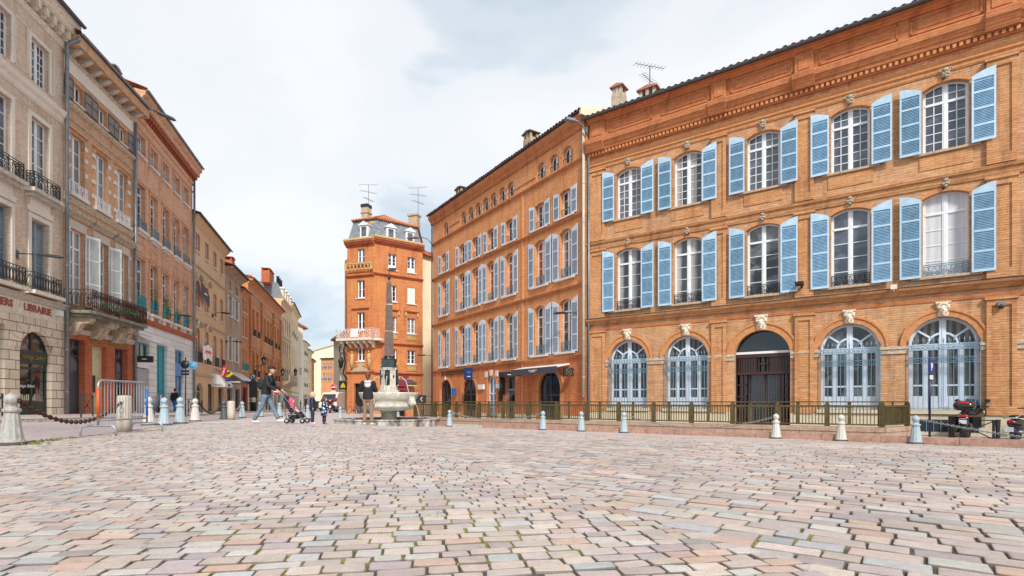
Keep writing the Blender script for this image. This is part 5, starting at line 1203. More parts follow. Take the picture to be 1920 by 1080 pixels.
# ---------------- the houses further down the street ----------------
def house(name,label,k,vp,x0,x1,ktop,rows,cols,matw,base,thick=10,roofm='roof_tile',win='win_white',surr=None,gnd='plinth',gk=.0,eave=.5,bands=(),ww=1.05,shut=None,arch=0,pane='glass_half',gdoors=True,cornice=True,rail=None,railrows=(),depthw=.17,pitch=17,sillm='sill_white'):
    pf=QL(k,vp) if not callable(k) else k
    f=Fac(name,label,'town house',pf(x0),pf(x1)); kk=f.q(x0)*(vp-x0) if not callable(k) else 1; z=lambda q_:CAMZ+q_*k
    for ri,(ka,kb) in enumerate(rows):
        for ci,cx in enumerate(cols):
            u0=f.u(cx)-ww/2; u1=u0+ww
            if u0<.1 or u1>f.L-.1: continue
            window(f,u0,u1,z(ka),z(kb),arch if arch and ri in (1,2) else 0,win,pane,2,1,3,.25 if z(kb)-z(ka)>2 else 0,depth=depthw,fw=.07,sill=sillm,so=.12,sproj=.12,sh=.12)
            if surr: surround(f,u0,u1,z(ka),z(kb),.14,surr,.04,hood=.12 if ri else 0)
            if shut and ri in shut[2]: pair(f,u0,u1,z(ka),z(kb),0,gap=.03,lw=ww*.48,mat=shut[0],mat2=shut[1],panels=2,slat=.12)
            if rail and ri in railrows: guard(f,u0-.1,u1+.1,z(ka)+.01,.8,rail,'bars',.2,y=0,name='balcony_railing',step=.16,rt=.02)
    zg=z(gk)
    if gdoors:
        n=max(int(f.L/3.2),1)
        for i in range(n):
            uc=f.L*(i+.5)/n; hw=min(1.05,f.L/n/2-.35); 
            if hw>.3: window(f,uc-hw,uc+hw,base-.0,zg-.7,.5 if (i+int(x0))%2 and arch else 0,('win_dark','win_grey','win_brown','paint_green')[(i+int(x0))%4],'glass_half',2,1,1,.28,depth=.2,fw=.09,name='shop_front')
    wall(f,0,f.L,base-1.2,zg,MATS[gnd],.25,thick,y=-.03,name='street_wall'); wall(f,0,f.L,zg+.002,z(ktop),MATS[matw],depthw+.02,thick,name='upper_wall',rev=MATS['brick_far'] if matw=='stucco_tan' else None)
    band(f,0,f.L,[(.06,zg-.18),(.12,zg-.12),(.2,zg-.05),(.2,zg),(.02,zg+.05)],MATS['stone_worn'],'ledge')
    for b_ in bands: band(f,0,f.L,[(.04,z(b_)-.1),(.14,z(b_)-.03),(.14,z(b_)),(.02,z(b_)+.03)],MATS['stone_worn'],'string_course')
    if cornice: band(f,0,f.L+.15,[(.05,z(ktop)-.6),(.12,z(ktop)-.45),(.3,z(ktop)-.28),(eave*.8,z(ktop)-.12),(eave*.8,z(ktop)-.02),(.02,z(ktop))],MATS[matw],'cornice')
    if roofm: tile_roof(f,-.05,f.L+.2,z(ktop)+.02,eave,thick*.5,R(pitch),roofm,'zinc_dark',step=.3,gr=.08)
    return f,z
fa_,za_=house('plastered_house','tan plastered house with arched hoods over its windows and a pink banner',12.9,665,361.5,422,1.165,[(.955,1.07),(.60,.77),(.25,.47)],[371,388,403,415.5],'stucco_tan',-.35,surr=None,gnd='stucco_tan',gk=.175,bands=(.86,.52),arch=.22,eave=.55,roofm='roof_dark',ww=1.15,rail='iron',railrows=(2,))
for cx in (371,388):
    for kk_ in (.78,.48):
        u0=fa_.u(cx)-.75; mb=MB(); pts=arc(1.5,.5,.42,8,u0,za_(kk_)-.1)[2:]
        for a,b_ in zip(pts[:-1],pts[1:]): mb.prism([a,(a[0],a[1]+.16),(b_[0],b_[1]+.16),b_],-.28,.002)
        mb.build('arched_hood',MATS['stone_worn'],fa_.root)
fb_,zb_=house('rubble_house','narrow grey rubble stone house with white shutters',14.2,690,422.5,451.5,.955,[(.80,.87),(.62,.76),(.30,.47)],[431,443],'rubble',-.35,surr=None,gnd='stucco_grey',gk=.145,eave=.9,roofm='roof_dark',shut=('shut_white','shut_white_slat',(1,2)),ww=1.1,pitch=14)
fc_,zc_=house('narrow_orange_house','narrow orange brick house with a small blue balcony between the rubble and temple fronted houses',14.2,690,452,464.5,.895,[(.72,.82),(.52,.68),(.25,.42)],[456,461],'brick_far',-.4,gnd='brick_L2_new',gk=.165,eave=.4,ww=1.0,rail='iron_turq',railrows=(2,))
fd_,zd_=house('temple_front_house','large orange brick house with pilasters, deep cornice and paired windows',14.2,690,465,526.5,1.03,[(.57,.80),(.22,.42)],[475,482.5,496,502,507.5,515.5,521.5],'brick_far',-.45,gnd='ashlar',gk=.155,bands=(.475,.86,.93),eave=.7,surr='brick_R_clean',ww=1.15,rail='iron',railrows=(0,1),depthw=.2)
for cx in (467,489.5,511.5,525):
    u0=fd_.u(cx); boxes(fd_,'pilaster',MATS['brick_R_clean'],[(u0-.35 if cx>468 else u0,u0+.35 if cx<524 else fd_.L,-.22,.003,zd_(.165),zd_(.92))])
boxes(fd_,'parapet',MATS['brick_R_clean'],[(0,fd_.L,-.3,.2,zd_(1.03)+.0,zd_(1.06))]); chimney(fd_,2.2,2.5,zd_(1.03),zd_(1.06)+2.4,1.6,.9,'brick_L2_new','terracotta')
fe_,ze_=house('mansard_house','tan stone house with a blue grey mansard roof and a bulky stone balcony',14.2,690,527,545,1.19,[(.80,1.0),(.55,.72),(.22,.40)],[530.5,534.5,538.5,542.5],'stucco_tan',-.5,gnd='stucco_tan',gk=.13,eave=.6,roofm=None,ww=1.2,surr='stone_light',bands=(.76,))
mb=MB(); mb.prismx([(-.3,ze_(1.19)),(.6,ze_(1.37)),(6,ze_(1.38)),(6,ze_(1.19))],0,fe_.L); rf=mb.build('mansard_roof',MATS['slate'],fe_.root)
for i in range(4):
    x=fe_.L*(i+.5)/4; mb=MB(); mb.box(x-.6,x+.6,-.25,1.0,ze_(1.21),ze_(1.31)); mb.prism([(x-.75,ze_(1.31)),(x+.75,ze_(1.31)),(x,ze_(1.34))],-.35,1.0); mb.build('dormer',MATS['stone_light'],rf)
chimney(fe_,.0,2,ze_(1.37)-.5,ze_(1.5),4.2,1.2,'brick_L2_new','terracotta'); 
for i in range(3):
    mb=MB(); mb.lathe([(.28,0),(.22,1.6),(.3,1.7)],(3.4+i*1.6,1,ze_(1.37)),8); mb.build('chimney_pot',MATS['near_black'],rf)
mb=MB(); mb.prismx([(0,ze_(.17)),(-1.0,ze_(.215)),(-1.3,ze_(.235)),(-1.3,ze_(.315)),(-1.15,ze_(.315)),(-1.15,ze_(.24)),(0,ze_(.24))],.3,fe_.L-1); mb.build('stone_balcony',MATS['stone_worn'],fe_.root)
ff_,zf_=house('cream_house','yellow cream curved house with green iron balconies',9.3,640,545.5,559,1.96,[(1.35,1.68),(.75,1.12),(.32,.6)],[548.5,552,555.5],'stucco_yellow',-.6,gnd='stucco_cream',gk=.2,eave=.6,roofm='roof_dark',ww=1.2,rail='iron_turq',railrows=(0,2))
fg_=Fac('pink_gabled_house','tall pink house with a red eave turned towards the square','town house',P(558,.118),P(568.5,.119))
f=fg_; window(f,.35,.95,6.5,8.2,0,'win_white','glass_half',2,1,2,0); wall(f,0,f.L,-2,CAMZ+.118*143,MATS['stucco_pale'],.3,14)
mb=MB(); mb.prism([(-.3,CAMZ+.118*145),(f.L+.9,CAMZ+.118*137),(f.L+.9,CAMZ+.118*140),(-.3,CAMZ+.118*149)],-.5,14); mb.build('roof',MATS['roof_tile'],f.root)
fh_,zh_=house('far_cream_house','far cream house with dark balconies beyond the pink house',14.0,683,569,577,.99,[(.78,.93),(.5,.7),(.25,.4)],[571,574.5],'stucco_cream',-.7,gnd='stucco_grey',gk=.12,eave=.6,roofm='roof_tile',ww=1.3,rail='iron',railrows=(0,1,2))
fi_,zi2=house('far_yellow_house','far pale yellow house beyond the cream ones',14.0,683,577.2,584,.92,[(.7,.85),(.42,.62),(.2,.34)],[579,582],'stucco_yellow',-.7,gnd='stucco_grey',gk=.1,eave=.6,roofm='roof_tile',ww=1.4)
fj_,zj_=house('far_red_house','last red brick house visible down the left of the street',14.0,683,584.2,589,.80,[(.58,.72),(.34,.5),(.14,.28)],[586.5],'brick_C',-.7,gnd='stucco_grey',gk=.08,eave=.6,roofm='roof_tile',ww=1.6)
# end of the street
def block(name,label,xa,qa,xb,qb,ytop,mat,rows,cols,ww,base=-.8,roofm='roof_tile',slope=0,thick=12,arch=0):
    f=Fac(name,label,'town house',P(xa,qa),P(xb,qb)); q=(qa+qb)/2; zt=CAMZ+(753-ytop)*q
    for ya,yb in rows:
        for cx in cols:
            uc=f.u(cx); window(f,uc-ww/2,uc+ww/2,CAMZ+(753-yb)*q,CAMZ+(753-ya)*q,arch,'win_white','glass',2,1,2,0,fw=.1,sill='sill_white',so=.1)
            guard(f,uc-ww/2,uc+ww/2,CAMZ+(753-yb)*q,.9,'iron','bars',.2,y=0,name='balcony_railing',step=.3,rt=.03)
    if not slope: wall(f,0,f.L,base-1.5,zt,MATS[mat],.3,thick)
    else:
        mb=MB(); mb.prism([(0,base-1.5),(f.L,base-1.5),(f.L,zt+slope),(0,zt)],0,thick); mb.build('wall',MATS[mat],f.root)
    mb=MB(); zc=zt+.02; mb.prism([(-.2,zc),(f.L+.2,zc+slope),(f.L+.2,zc+.4+slope),(-.2,zc+.4)],-.5,thick); mb.build('roof',MATS[roofm],f.root)
    return f
block('big_gable_house','big blank cream gable wall closing the end of the street',586,.215,626,.215,659,'stucco_cream',[],[],1,slope=2.6,roofm='stucco_grey')
block('street_end_house','small orange house with arched ground floor at the end of the street',602,.185,627,.183,673.5,'brick_B',[(681,692),(700,714)],[606.5,613,620],1.1,roofm='near_black')
gf=block('grey_side_house','grey rendered house with brick window frames left of the corner house',625.5,.100,650,.088,633,'stucco_grey',[(645,660),(675,690),(700,724)],[639],1.5)
# ---------------- wedge corner house in the middle ----------------
Cc,Cl,Cr=P(700,.050),P(651,.0509),P(792.5,.0530)
gdC=-.75
FC1=Fac('corner_house','tall orange brick corner house with slate mansard roof, white dormers and carved balcony','corner house',Cl,Cc); 
FC2=Fac(None,None,None,Cc,Cr)
Mi=Matrix.Translation((Cl.x,Cl.y,0))@Matrix.Rotation(FC1.root.rotation_euler.z,4,'Z')
Mw=Matrix.Translation((Cc.x,Cc.y,0))@Matrix.Rotation(math.atan2(FC2.d.y,FC2.d.x),4,'Z')
def relocate(objs,M):
    for o in objs:
        o.matrix_local=(Mi.inverted()@M)@Matrix.Translation(o.location)
q1c,q2c=.0503,.0515
zc=lambda py,px=700:CAMZ+(753-py)*(.0509 if px<660 else .0505 if px<700 else .0524)
def face(F,specs,pre):
    before=set(FC1.root.children); F.root=FC1.root; specs(F)
    if F is FC2: relocate([o for o in FC1.root.children if o not in before],Mw)
def c_specs1(f):
    cx=f.u(676.5) if f.u(676.5)>0 else f.L/2; w=.82
    for ya,yb,pn,rail in ((477,504,'glass_blue',0),(533.5,566,'glass_half',0),(591.5,624,'glass',0),(656,680,'glass',0)):
        window(f,cx-w/2,cx+w/2,zc(yb),zc(ya),0,'win_white',pn,2,1,2,0,depth=.18,fw=.06,sill='sill_white',so=.12,sh=.1)
    d0=cx-.75; window(f,d0,d0+1.9,gdC,zc(720),0,'win_dark','glass',2,1,1,.25,depth=.35,fw=.08,name='door')
    wall(f,0,f.L,-2,zc(460),MATS['brick_C'],.25,.3,solid=False)
def c_specs2(f):
    for px in (736,771.5):
        cx=f.u(px); w=.86
        for i,(ya,yb) in enumerate(((483,512),(540,570),(597,626),(657,683))):
            pn=('glass_half','glass','glass_curtain','glass_half')[i]
            if px==771.5 and i==1:
                window(f,cx-w/2,cx+w/2,zc(yb,771),zc(ya,771),0,'win_white','glass_white',2,1,1,0,depth=.1,fw=.07,sill='sill_white',so=.12,sh=.1)
                mb=MB(); mb.box(cx-w/2+.03,cx-.01,.04,.08,zc(yb,771)+.03,zc(ya,771)-.03); mb.box(cx+.01,cx+w/2-.03,.04,.08,zc(yb,771)+.03,zc(ya,771)-.03); mb.build('shutter',MATS['shut_white'],f.root)
            else: window(f,cx-w/2,cx+w/2,zc(yb,771),zc(ya,771),0,'win_white',pn,2,1,3,0,depth=.18,fw=.06,sill='sill_white',so=.12,sh=.1,low=.35 if i==0 else 0)
            if i in (2,3):
                mb=MB(); z0=zc(yb,771)-.1; mb.box(cx-w/2-.1,cx+w/2+.1,-.08,.02,z0-.56,z0-.5)
                for j in range(3):
                    x=cx-.3+.3*j; mb.tube([(x+.12*math.cos(a),-.05,z0-.27+.2*math.sin(a)) for a in [2*PI*t/8 for t in range(8)]],.035,4,closed=True)
                mb.box(cx-w/2,cx+w/2,-.02,.003,z0-.5,z0); mb.build('carved_panel',MATS['gold_stone'],f.root)
            if i==2:
                band(f,cx-.75,cx+.75,[(.05,zc(ya,771)+.55),(.22,zc(ya,771)+.62),(.22,zc(ya,771)+.7),(.02,zc(ya,771)+.75)],MATS['brick_C'],'window_hood')
                for sx in (-.62,.62): boxes(f,'hood_bracket',MATS['gold_stone'],[(cx+sx-.07,cx+sx+.07,-.14,.0,zc(ya,771)+.15,zc(ya,771)+.55)])
    for a,b_ in ((f.u(738),f.u(760)),):
        window(f,a,b_,gdC,zc(723,771),0,'win_brown','glass',2,1,1,.25,depth=.35,fw=.08,name='door')
        mb=MB(); mb.prismx([(0,zc(712,771)),(-1.1,zc(719,771)),(-1.1,zc(724,771)),(0,zc(718,771))],a-.5,f.u(772)); mb.build('shop_awning',MATS['awning_grey'],f.root)
        boxes(f,'yellow_awning_trim',MATS['sign_yellow'],[(a-.6,f.u(772),-1.13,-1.10,zc(724.5,771),zc(723,771))])
    wall(f,0,f.L,-2,zc(468,771),MATS['brick_C'],.25,8,solid=True)
pmat('gold_stone',(.60,.40,.16),.85,var=.25,vs=8,dirt=(.25,.14,.06))
face(FC1,c_specs1,0); face(FC2,c_specs2,0)
# bands that run round both faces
def cband(py1,py2,prof,mat,name):
    for F,M,pyy,px in ((FC1,None,py1,690),(FC2,Mw,py2,771)):
        z0=zc(pyy,px); before=set(FC1.root.children); F.root=FC1.root
        band(F,-.1 if F is FC1 else -.02,F.L+.12 if F is FC1 else F.L,[(p,z0+z) for p,z in prof],MATS[mat],name)
        if M: relocate([o for o in FC1.root.children if o not in before],M)
st=[(.04,-.2),(.12,-.1),(.22,-.02),(.22,.03),(.02,.08)]
cband(517,522.5,st,'brick_L2_new','string_course'); cband(645,647,st,'brick_L2_new','string_course'); cband(697,701,st,'brick_L2_new','string_course')
cband(457,464,[(.05,-.3),(.1,-.2),(.3,-.08),(.35,.0),(.45,.1),(.45,.2),(.02,.22)],'brick_L2_new','cornice'); cband(452,459,[(.36,-.06),(.5,.0),(.5,.14),(.4,.2),(.02,.2)],'gold_stone','gutter_stone')
# street side face, mansard and roof
zt=zc(459,771); ztop=zt+2.05
cl,cc,cr=[ (Mi.inverted()@Vector((p.x,p.y,0))) for p in (Cl,Cc,Cr)]
bk=Mi.inverted()@Vector((Cl.x-1.5,Cl.y+14,0)); bk2=Mi.inverted()@Vector((Cr.x-.9,Cr.y+9,0))
mb=MB(); mb.add([(bk.x,bk.y,-2),(cl.x,cl.y,-2),(cl.x,cl.y,zt),(bk.x,bk.y,zt)],[(0,1,2,3)]); mb.build('side_wall',MATS['brick_C'],FC1.root)
pl=[cl,cc,cr,bk2,bk]; cen=sum((Vector((p.x,p.y,0)) for p in pl),Vector())/5
def inset(p,t): p=Vector((p.x,p.y,0)); d=(cen-p).normalized(); return p+d*t
mb=MB(); a=[inset(p,.15) for p in pl]; b_=[inset(p,.85) for p in pl]
mb.add([(p.x,p.y,zt+.1) for p in a]+[(p.x,p.y,ztop) for p in b_],[(i,(i+1)%5,5+(i+1)%5,5+i) for i in range(5)]); ms=mb.build('mansard_roof',MATS['slate'],FC1.root)
mb=MB(); c_=[inset(p,.55) for p in pl]; top=[inset(p,4.2) for p in pl]
mb.add([(p.x,p.y,ztop-.02) for p in c_]+[(p.x,p.y,ztop+1.45) for p in top],[(i,(i+1)%5,5+(i+1)%5,5+i) for i in range(5)]+[(5,6,7,8,9),(0,1,2,3,4)])
for i in (0,1):
    A0,B0,A1,B1=c_[i],c_[i+1],top[i],top[i+1]; n=int((B0-A0).length/.28)
    for j in range(n+1):
        s=A0.lerp(B0,j/n); e=A1.lerp(B1,j/n); mb.tube([(s.x,s.y,ztop),(e.x,e.y,ztop+1.47)],.085,5)
mb.build('tiled_roof',MATS['roof_orange'] if 'roof_orange' in MATS else pmat('roof_orange',(.55,.20,.08),.85,var=.35,vs=3,dirt=(.3,.12,.07)),ms)
def dormer(F,M,px,py):
    before=set(FC1.root.children); F.root=FC1.root; u=F.u(px); z0=zt+.12; mb=MB()
    mb.box(u-.44,u+.44,.12,1.2,z0,z0+1.15); mb.prism([(u-.56,z0+1.15),(u+.56,z0+1.15),(u+.56,z0+1.22),(u,z0+1.55),(u-.56,z0+1.22)],-.0,1.4)
    o=mb.build('dormer',MATS['white_paint'],F.root); p_=MB(); p_.box(u-.26,u+.26,.08,.118,z0+.15,z0+1.0); w_=p_.build('dormer_window',MATS['glass_sky'],o)
    if M: relocate([x for x in FC1.root.children if x not in before],M)
dormer(FC1,None,681,0); dormer(FC2,Mw,734,0); dormer(FC2,Mw,770,0)
for i,(px,h) in enumerate(((692,1.1),(698.5,1.6),(704,1.6),(710.5,1.1))):
    p=Mi.inverted()@Vector(((px-960)*.0512,51.0,0)); mb=MB(); mb.lathe([(.22,0),(.22,h-.2),(.26,h-.15),(.26,h)],(p.x,p.y,zt+.15),10); mb.build('chimney_pot',MATS['ochre_pot'],ms)
p=Mi.inverted()@Vector(((683-960)*.053,53,0)); mb=MB(); mb.box(p.x-.36,p.x+.36,p.y,p.y+.7,ztop,ztop+1.9); mb.box(p.x-.44,p.x+.44,p.y-.08,p.y+.78,ztop+1.3,ztop+1.42); mb.build('chimney',MATS['render_old'],ms); mb=MB(); mb.box(p.x-.40,p.x+.40,p.y-.05,p.y+.75,ztop+1.9,ztop+2.2); mb.build('chimney_cap',MATS['near_black'],ms)
p=Mi.inverted()@Vector(((772-960)*.054,54.5,0)); mb=MB(); mb.box(p.x-.5,p.x+.5,p.y,p.y+.7,ztop,ztop+1.7); mb.box(p.x-.6,p.x+.6,p.y-.1,p.y+.8,ztop+1.55,ztop+1.75); mb.build('chimney',MATS['render_old'],ms)
aerial('tv_aerial','tall forked television aerial above the left chimney of the corner house',((691-960)*.054,54,ztop+.9),3.6,3,.3,1.0)
aerial('tv_aerial','tall television aerial at the right end of the corner house roof',((784-960)*.054,54,ztop+.3),3.9,3,.1,1.0)
# balconies, statues, pediments of the narrow front
f=FC1; f.root=FC1.root; cx=f.u(676.5)
mb=MB(); z0=zc(640); mb.prismz([(-.3,0),(-.55,-1.0),(f.L+.3,-1.0),(f.L+.9,-.15),(f.L+.9,.3),(f.L,0.3)][::-1],z0-.22,z0); mb.build('balcony_slab',MATS['stone_light'],f.root)
for i in range(6): x=-.1+i*(f.L+.2)/5; mb=MB(); mb.prismx([(0,z0-.85),(0,z0-.23),(-.85,z0-.23),(-.8,z0-.45),(-.35,z0-.6),(-.2,z0-.85)],x-.1,x+.1); mb.build('corbel',MATS['stone_light'],f.root)
pmat('rail_pink',(.74,.69,.69),.6,var=.2)
guard(f,-.5,f.L+.6,z0,.85,'rail_pink','scroll',1.0,y=0,name='balcony_railing',rt=.02); mb=MB(); mb.box(cx-.4,cx+.4,-1.06,-1.03,z0+.05,z0+.82); mb.build('banner',MATS['white_paint'],f.root)
mb=MB(); z0=zc(517); mb.box(-.1,f.L+.05,-.3,-.2,z0+.05,z0+.12); mb.box(-.1,f.L+.05,-.3,-.2,z0+.62,z0+.72); mb.box(-.1,.1,-.32,-.18,z0,z0+.72); mb.box(f.L-.15,f.L+.05,-.32,-.18,z0,z0+.72)
for i in range(7): x=.28+i*(f.L-.5)/6; mb.tube([(x+.17*math.cos(a),-.25,z0+.36+.25*math.sin(a)) for a in [2*PI*t/8 for t in range(8)]],.035,4,closed=True)
mb.build('parapet_railing',MATS['gold_stone'],f.root)
for za,tp in ((586,0),(697,1)):
    z0=zc(za-1 if not tp else 700); mb=MB(); mb.prism([(cx-.95,z0),(cx+.95,z0),(cx+.95,z0+.12),(cx,z0+.62),(cx-.95,z0+.12)],-.2,.002); mb.build('pediment',MATS['brick_C' if not tp else 'stone_worn'],f.root)
for sx in (-1,1):
    x=cx+sx*.92+(.05 if sx>0 else .05); z0=zc(694); mb=MB(); mb.box(x-.2,x+.2,-.12,0,z0,z0+.1); mb.tube([(x,-.12,z0+.1),(x+.04*sx,-.12,z0+.7),(x,-.14,z0+1.2),(x,-.12,z0+1.45)],[.14,.2,.19,.1],8); mb.ball((x,-.14,z0+1.58),.11,8); mb.tube([(x-sx*.15,-.15,z0+1.3),(x+sx*.25,-.2,z0+.95),(x+sx*.05,-.28,z0+1.05)],.05,6); mb.build('statue_relief',MATS['gold_stone'],f.root)
mb=MB(); z0=zc(690); mb.box(cx-.45,cx+.45,-.05,.002,z0+.02,z0+.4); 
for j in range(3): mb.tube([(cx-.3+.3*j+.12*math.cos(a),-.07,z0+.21+.14*math.sin(a)) for a in [2*PI*t/8 for t in range(8)]],.03,4,closed=True)
mb.build('carved_panel',MATS['gold_stone'],f.root)
text('lettering','~~~~~~',.12,MATS['sign_white'],f.root,(cx+.2,.3,zc(722)),ext=.01)
# beige party wall house behind
block('beige_wall_house','narrow beige rendered wall between the corner house and the bank house',790,.0560,822,.0562,477,'stucco_cream',[],[],1,slope=-.6)
# ---------------- fountain ----------------
fx,fy=P(729.5,.0266); fg=-.46
F_=thing('fountain','stone fountain with a tall brown obelisk rising from a wide bowl in a low basin','fountain',(fx,fy,fg))
pmat('f_stone',(.60,.56,.47),.8,var=.22,vs=5,dirt=(.30,.27,.20),bump=.1); pmat('f_stone_wet',(.42,.38,.26),.5,var=.4,vs=3,dirt=(.13,.12,.05),bump=.3)
pmat('bronze',(.035,.05,.055),.5,.4,var=.4,vs=9,dirt=(.06,.12,.11)); pmat('obelisk_stone',(.125,.085,.072),.7,var=.25,vs=5,dirt=(.10,.07,.06)); pmat('water',(.30,.34,.36),.05,ior=1.33); pmat('water_jet',(.55,.60,.62),.1)
m,nt,b=newmat('f_kerb'); g=G(nt); n=g.noise(g.mapv(g.obj(),(1,1,.35)),2.2,6,.75); g._s(b.inputs['Base Color'],g.ramp(n,[(.40,(.52,.50,.45)),(.5,(.34,.32,.28)),(.6,(.12,.10,.08))])); b.inputs['Roughness'].default_value=.7
zb=lambda py:.67+(753-py)*.0266-fg
mb=MB(); rad=zb(736)
mb.lathe([(.55,0),(.58,.08),(.50,.14),(.40,.25),(.38,.55),(.46,.68)],(0,0,0),16); mb.build('stem',MATS['f_stone_wet'],F_)
mb=MB(); r=rad; mb.lathe([(.45,.66),(.9,.70),(1.12,.76),(1.16,.84),(1.22,.88),(1.20,.95),(1.20,1.12),(1.27,1.2),(1.36,1.27),(1.46,r-.08),(1.47,r),(1.33,r),(1.28,r-.06),(.3,r-.08)],(0,0,0),32); bowl=mb.build('bowl',MATS['f_stone'],F_)
mb=MB(); mb.lathe([(1.3,r-.065),(1.3,r-.055)],(0,0,0),32); mb.build('water',MATS['water'],bowl)
for k in range(4):
    a=PI/4+k*PI/2+.35; mb=MB(); c=(1.36*math.cos(a),1.36*math.sin(a)); mb.ball((c[0],c[1],1.12),.2,12,0,(1,1,1.2)); mb.ball((c[0]*1.12,c[1]*1.12,1.05),.1,8); 
    for t in range(5): mb.ball((c[0]*1.02+.16*math.cos(a+PI/2)*math.cos(t*PI/4),c[1]*1.02+.16*math.sin(a+PI/2)*math.cos(t*PI/4),1.2+.13*math.sin(t*PI/4)),.08,6)
    mb.build('lion_mask',MATS['f_stone'],bowl)
    d=Vector((math.cos(a),math.sin(a),0)); mb=MB(); mb.tube([tuple(d*(1.55+.32*t)+Vector((0,0,1.02-.95*t*t-.0*t))) for t in [i/8 for i in range(9)]],[.013-.007*i/8 for i in range(9)],5); mb.build('water_jet',MATS['water_jet'],F_)
    # lower support and inner spout
    mb=MB(); dd=Vector((math.cos(a+.5),math.sin(a+.5),0)); mb.tube([tuple(dd*.42+Vector((0,0,rad+.75))),tuple(dd*.62+Vector((0,0,rad+.78))),tuple(dd*.85+Vector((0,0,rad+.55))),tuple(dd*.98+Vector((0,0,rad-.04)))],.018,5); mb.build('water_jet',MATS['water_jet'],F_)
mb=MB(); zt_=zb(690)
for (w,a_,b_) in ((.96,rad-.12,rad+.12),(.80,rad+.12,rad+.3),(.72,rad+.3,zt_-.12),(.78,zt_-.12,zt_-.05),(.84,zt_-.05,zt_)): mb.prismz([(w/2*math.cos(t)*1.08,w/2*math.sin(t)*1.08) for t in [PI/8+i*PI/4 for i in range(8)]],a_,b_)
ped=mb.build('pedestal',MATS['f_stone'],F_)
for k in range(4):
    a=-PI/2+k*PI/2; rz=a+PI/2; mb=MB(); mb.prism(arc(.25,.86,.125,8,-.125,0),-.012,.01); nb=mb.build('niche_shade',MATS['near_black'],ped,(.362*math.cos(a)*1.0,.362*math.sin(a)*1.0,rad+.36),rz)  # flat arched plate; the shade inside the niche is its near-black colour
    mb=MB(); mb.tube([(0,-.03,.02),(.02,-.04,.3),(-.01,-.05,.5),(0,-.04,.66)],[.04,.055,.06,.03],8); mb.ball((0,-.05,.74),.04,8); mb.tube([(-.08,-.04,.6),(-.12,-.07,.42),(-.02,-.1,.38)],.022,5); mb.tube([(.08,-.04,.6),(.13,-.06,.75)],.022,5); mb.build('bronze_figure',MATS['bronze'],ped,(.362*math.cos(a),.362*math.sin(a),rad+.36),rz)
    mb=MB(); a2=a+PI/4; mb.ball((.40*math.cos(a2),.40*math.sin(a2),rad+.80),.035,8,0,(1,1,2.4)); mb.tube([(.38*math.cos(a2),.38*math.sin(a2),rad+.76),(.47*math.cos(a2),.47*math.sin(a2),rad+.78)],.02,6); mb.build('bronze_figure',MATS['bronze'],ped)
mb=MB(); z0=zt_; z1_=zb(673); mb.box(-.31,.31,-.31,.31,z0,z1_); mb.box(-.34,.34,-.34,.34,z0,z0+.06); mb.box(-.33,.33,-.33,.33,z1_-.05,z1_); 
for sx in (-1,1):
    for sy in (-1,1): mb.ball((sx*.18,sy*.18,z1_+.06),.065,8)
mb.build('bronze_block',MATS['bronze'],F_)
ob=MB(); zo=z1_+.12; ztp=zb(531)
def frus(mb,w0,w1,a,b): mb.add([(-w0,-w0,a),(w0,-w0,a),(w0,w0,a),(-w0,w0,a),(-w1,-w1,b),(w1,-w1,b),(w1,w1,b),(-w1,w1,b)],[(0,3,2,1),(4,5,6,7),(0,1,5,4),(1,2,6,5),(2,3,7,6),(3,0,4,7)])
hm=ztp-zo; frus(ob,.235,.198,zo,zo+hm*.34); frus(ob,.197,.158,zo+hm*.343,zo+hm*.70); frus(ob,.15,.115,zo+hm*.705,ztp); frus(ob,.115,.05,ztp,ztp+.16); ob.build('obelisk',MATS['obelisk_stone'],F_,(0,0,0),.22)
mb=MB(); frus(mb,.162,.160,zo+hm*.698,zo+hm*.712); frus(mb,.2,.198,zo+hm*.338,zo+hm*.344); mb.build('joint_band',MATS['stone_grey'],F_,(0,0,0),.22)
mb=MB(); mb.lathe([(.03,0),(.08,.08),(.09,.16),(.03,.24),(.02,.3),(.018,.62)],(0,0,ztp+.15),8); mb.box(0,.34,-.012,.012,ztp+.62,ztp+.76); mb.box(-.12,0,-.01,.01,ztp+.67,ztp+.70); mb.build('weather_vane',MATS['near_black'],F_)
# low basin kerb
mb=MB(); n=8; R0,R1=2.62,2.36
for i in range(n):
    for (a0_,a1_) in ((PI/8+i*PI/4+.004,PI/8+(i+.5)*PI/4-.004),(PI/8+(i+.5)*PI/4+.004,PI/8+(i+1)*PI/4-.004)):
        def pt(rr,a): # octagon with gently bowed sides
            m_=(a-PI/8)%(PI/4)-PI/8; return (rr*math.cos(PI/8)/math.cos(m_)*math.cos(a)*1.0,rr*math.cos(PI/8)/math.cos(m_)*math.sin(a))
        q4=[pt(R0,a0_),pt(R0,a1_),pt(R1,a1_),pt(R1,a0_)]; mb.prismz(q4,-.1,.24); q5=[pt(R0+.05,a0_),pt(R0+.05,a1_),pt(R1-.04,a1_),pt(R1-.04,a0_)]; mb.prismz(q5,.243,.30)
mb.build('basin_kerb',MATS['f_kerb'],F_)
mb=MB(); mb.lathe([(2.38,.20),(2.38,.21)],(0,0,0),8,rot=PI/8); mb.build('basin_water',MATS['water'],F_)
mb=MB(); gp=[P(822,.0262),P(905,.0243),P(905,.0252),P(822,.0275)]; mb.prismz([(p.x,p.y) for p in gp],-.75,-.40); tag(mb.build('gutter_kerb',MATS['stone_grey']),kind='structure')
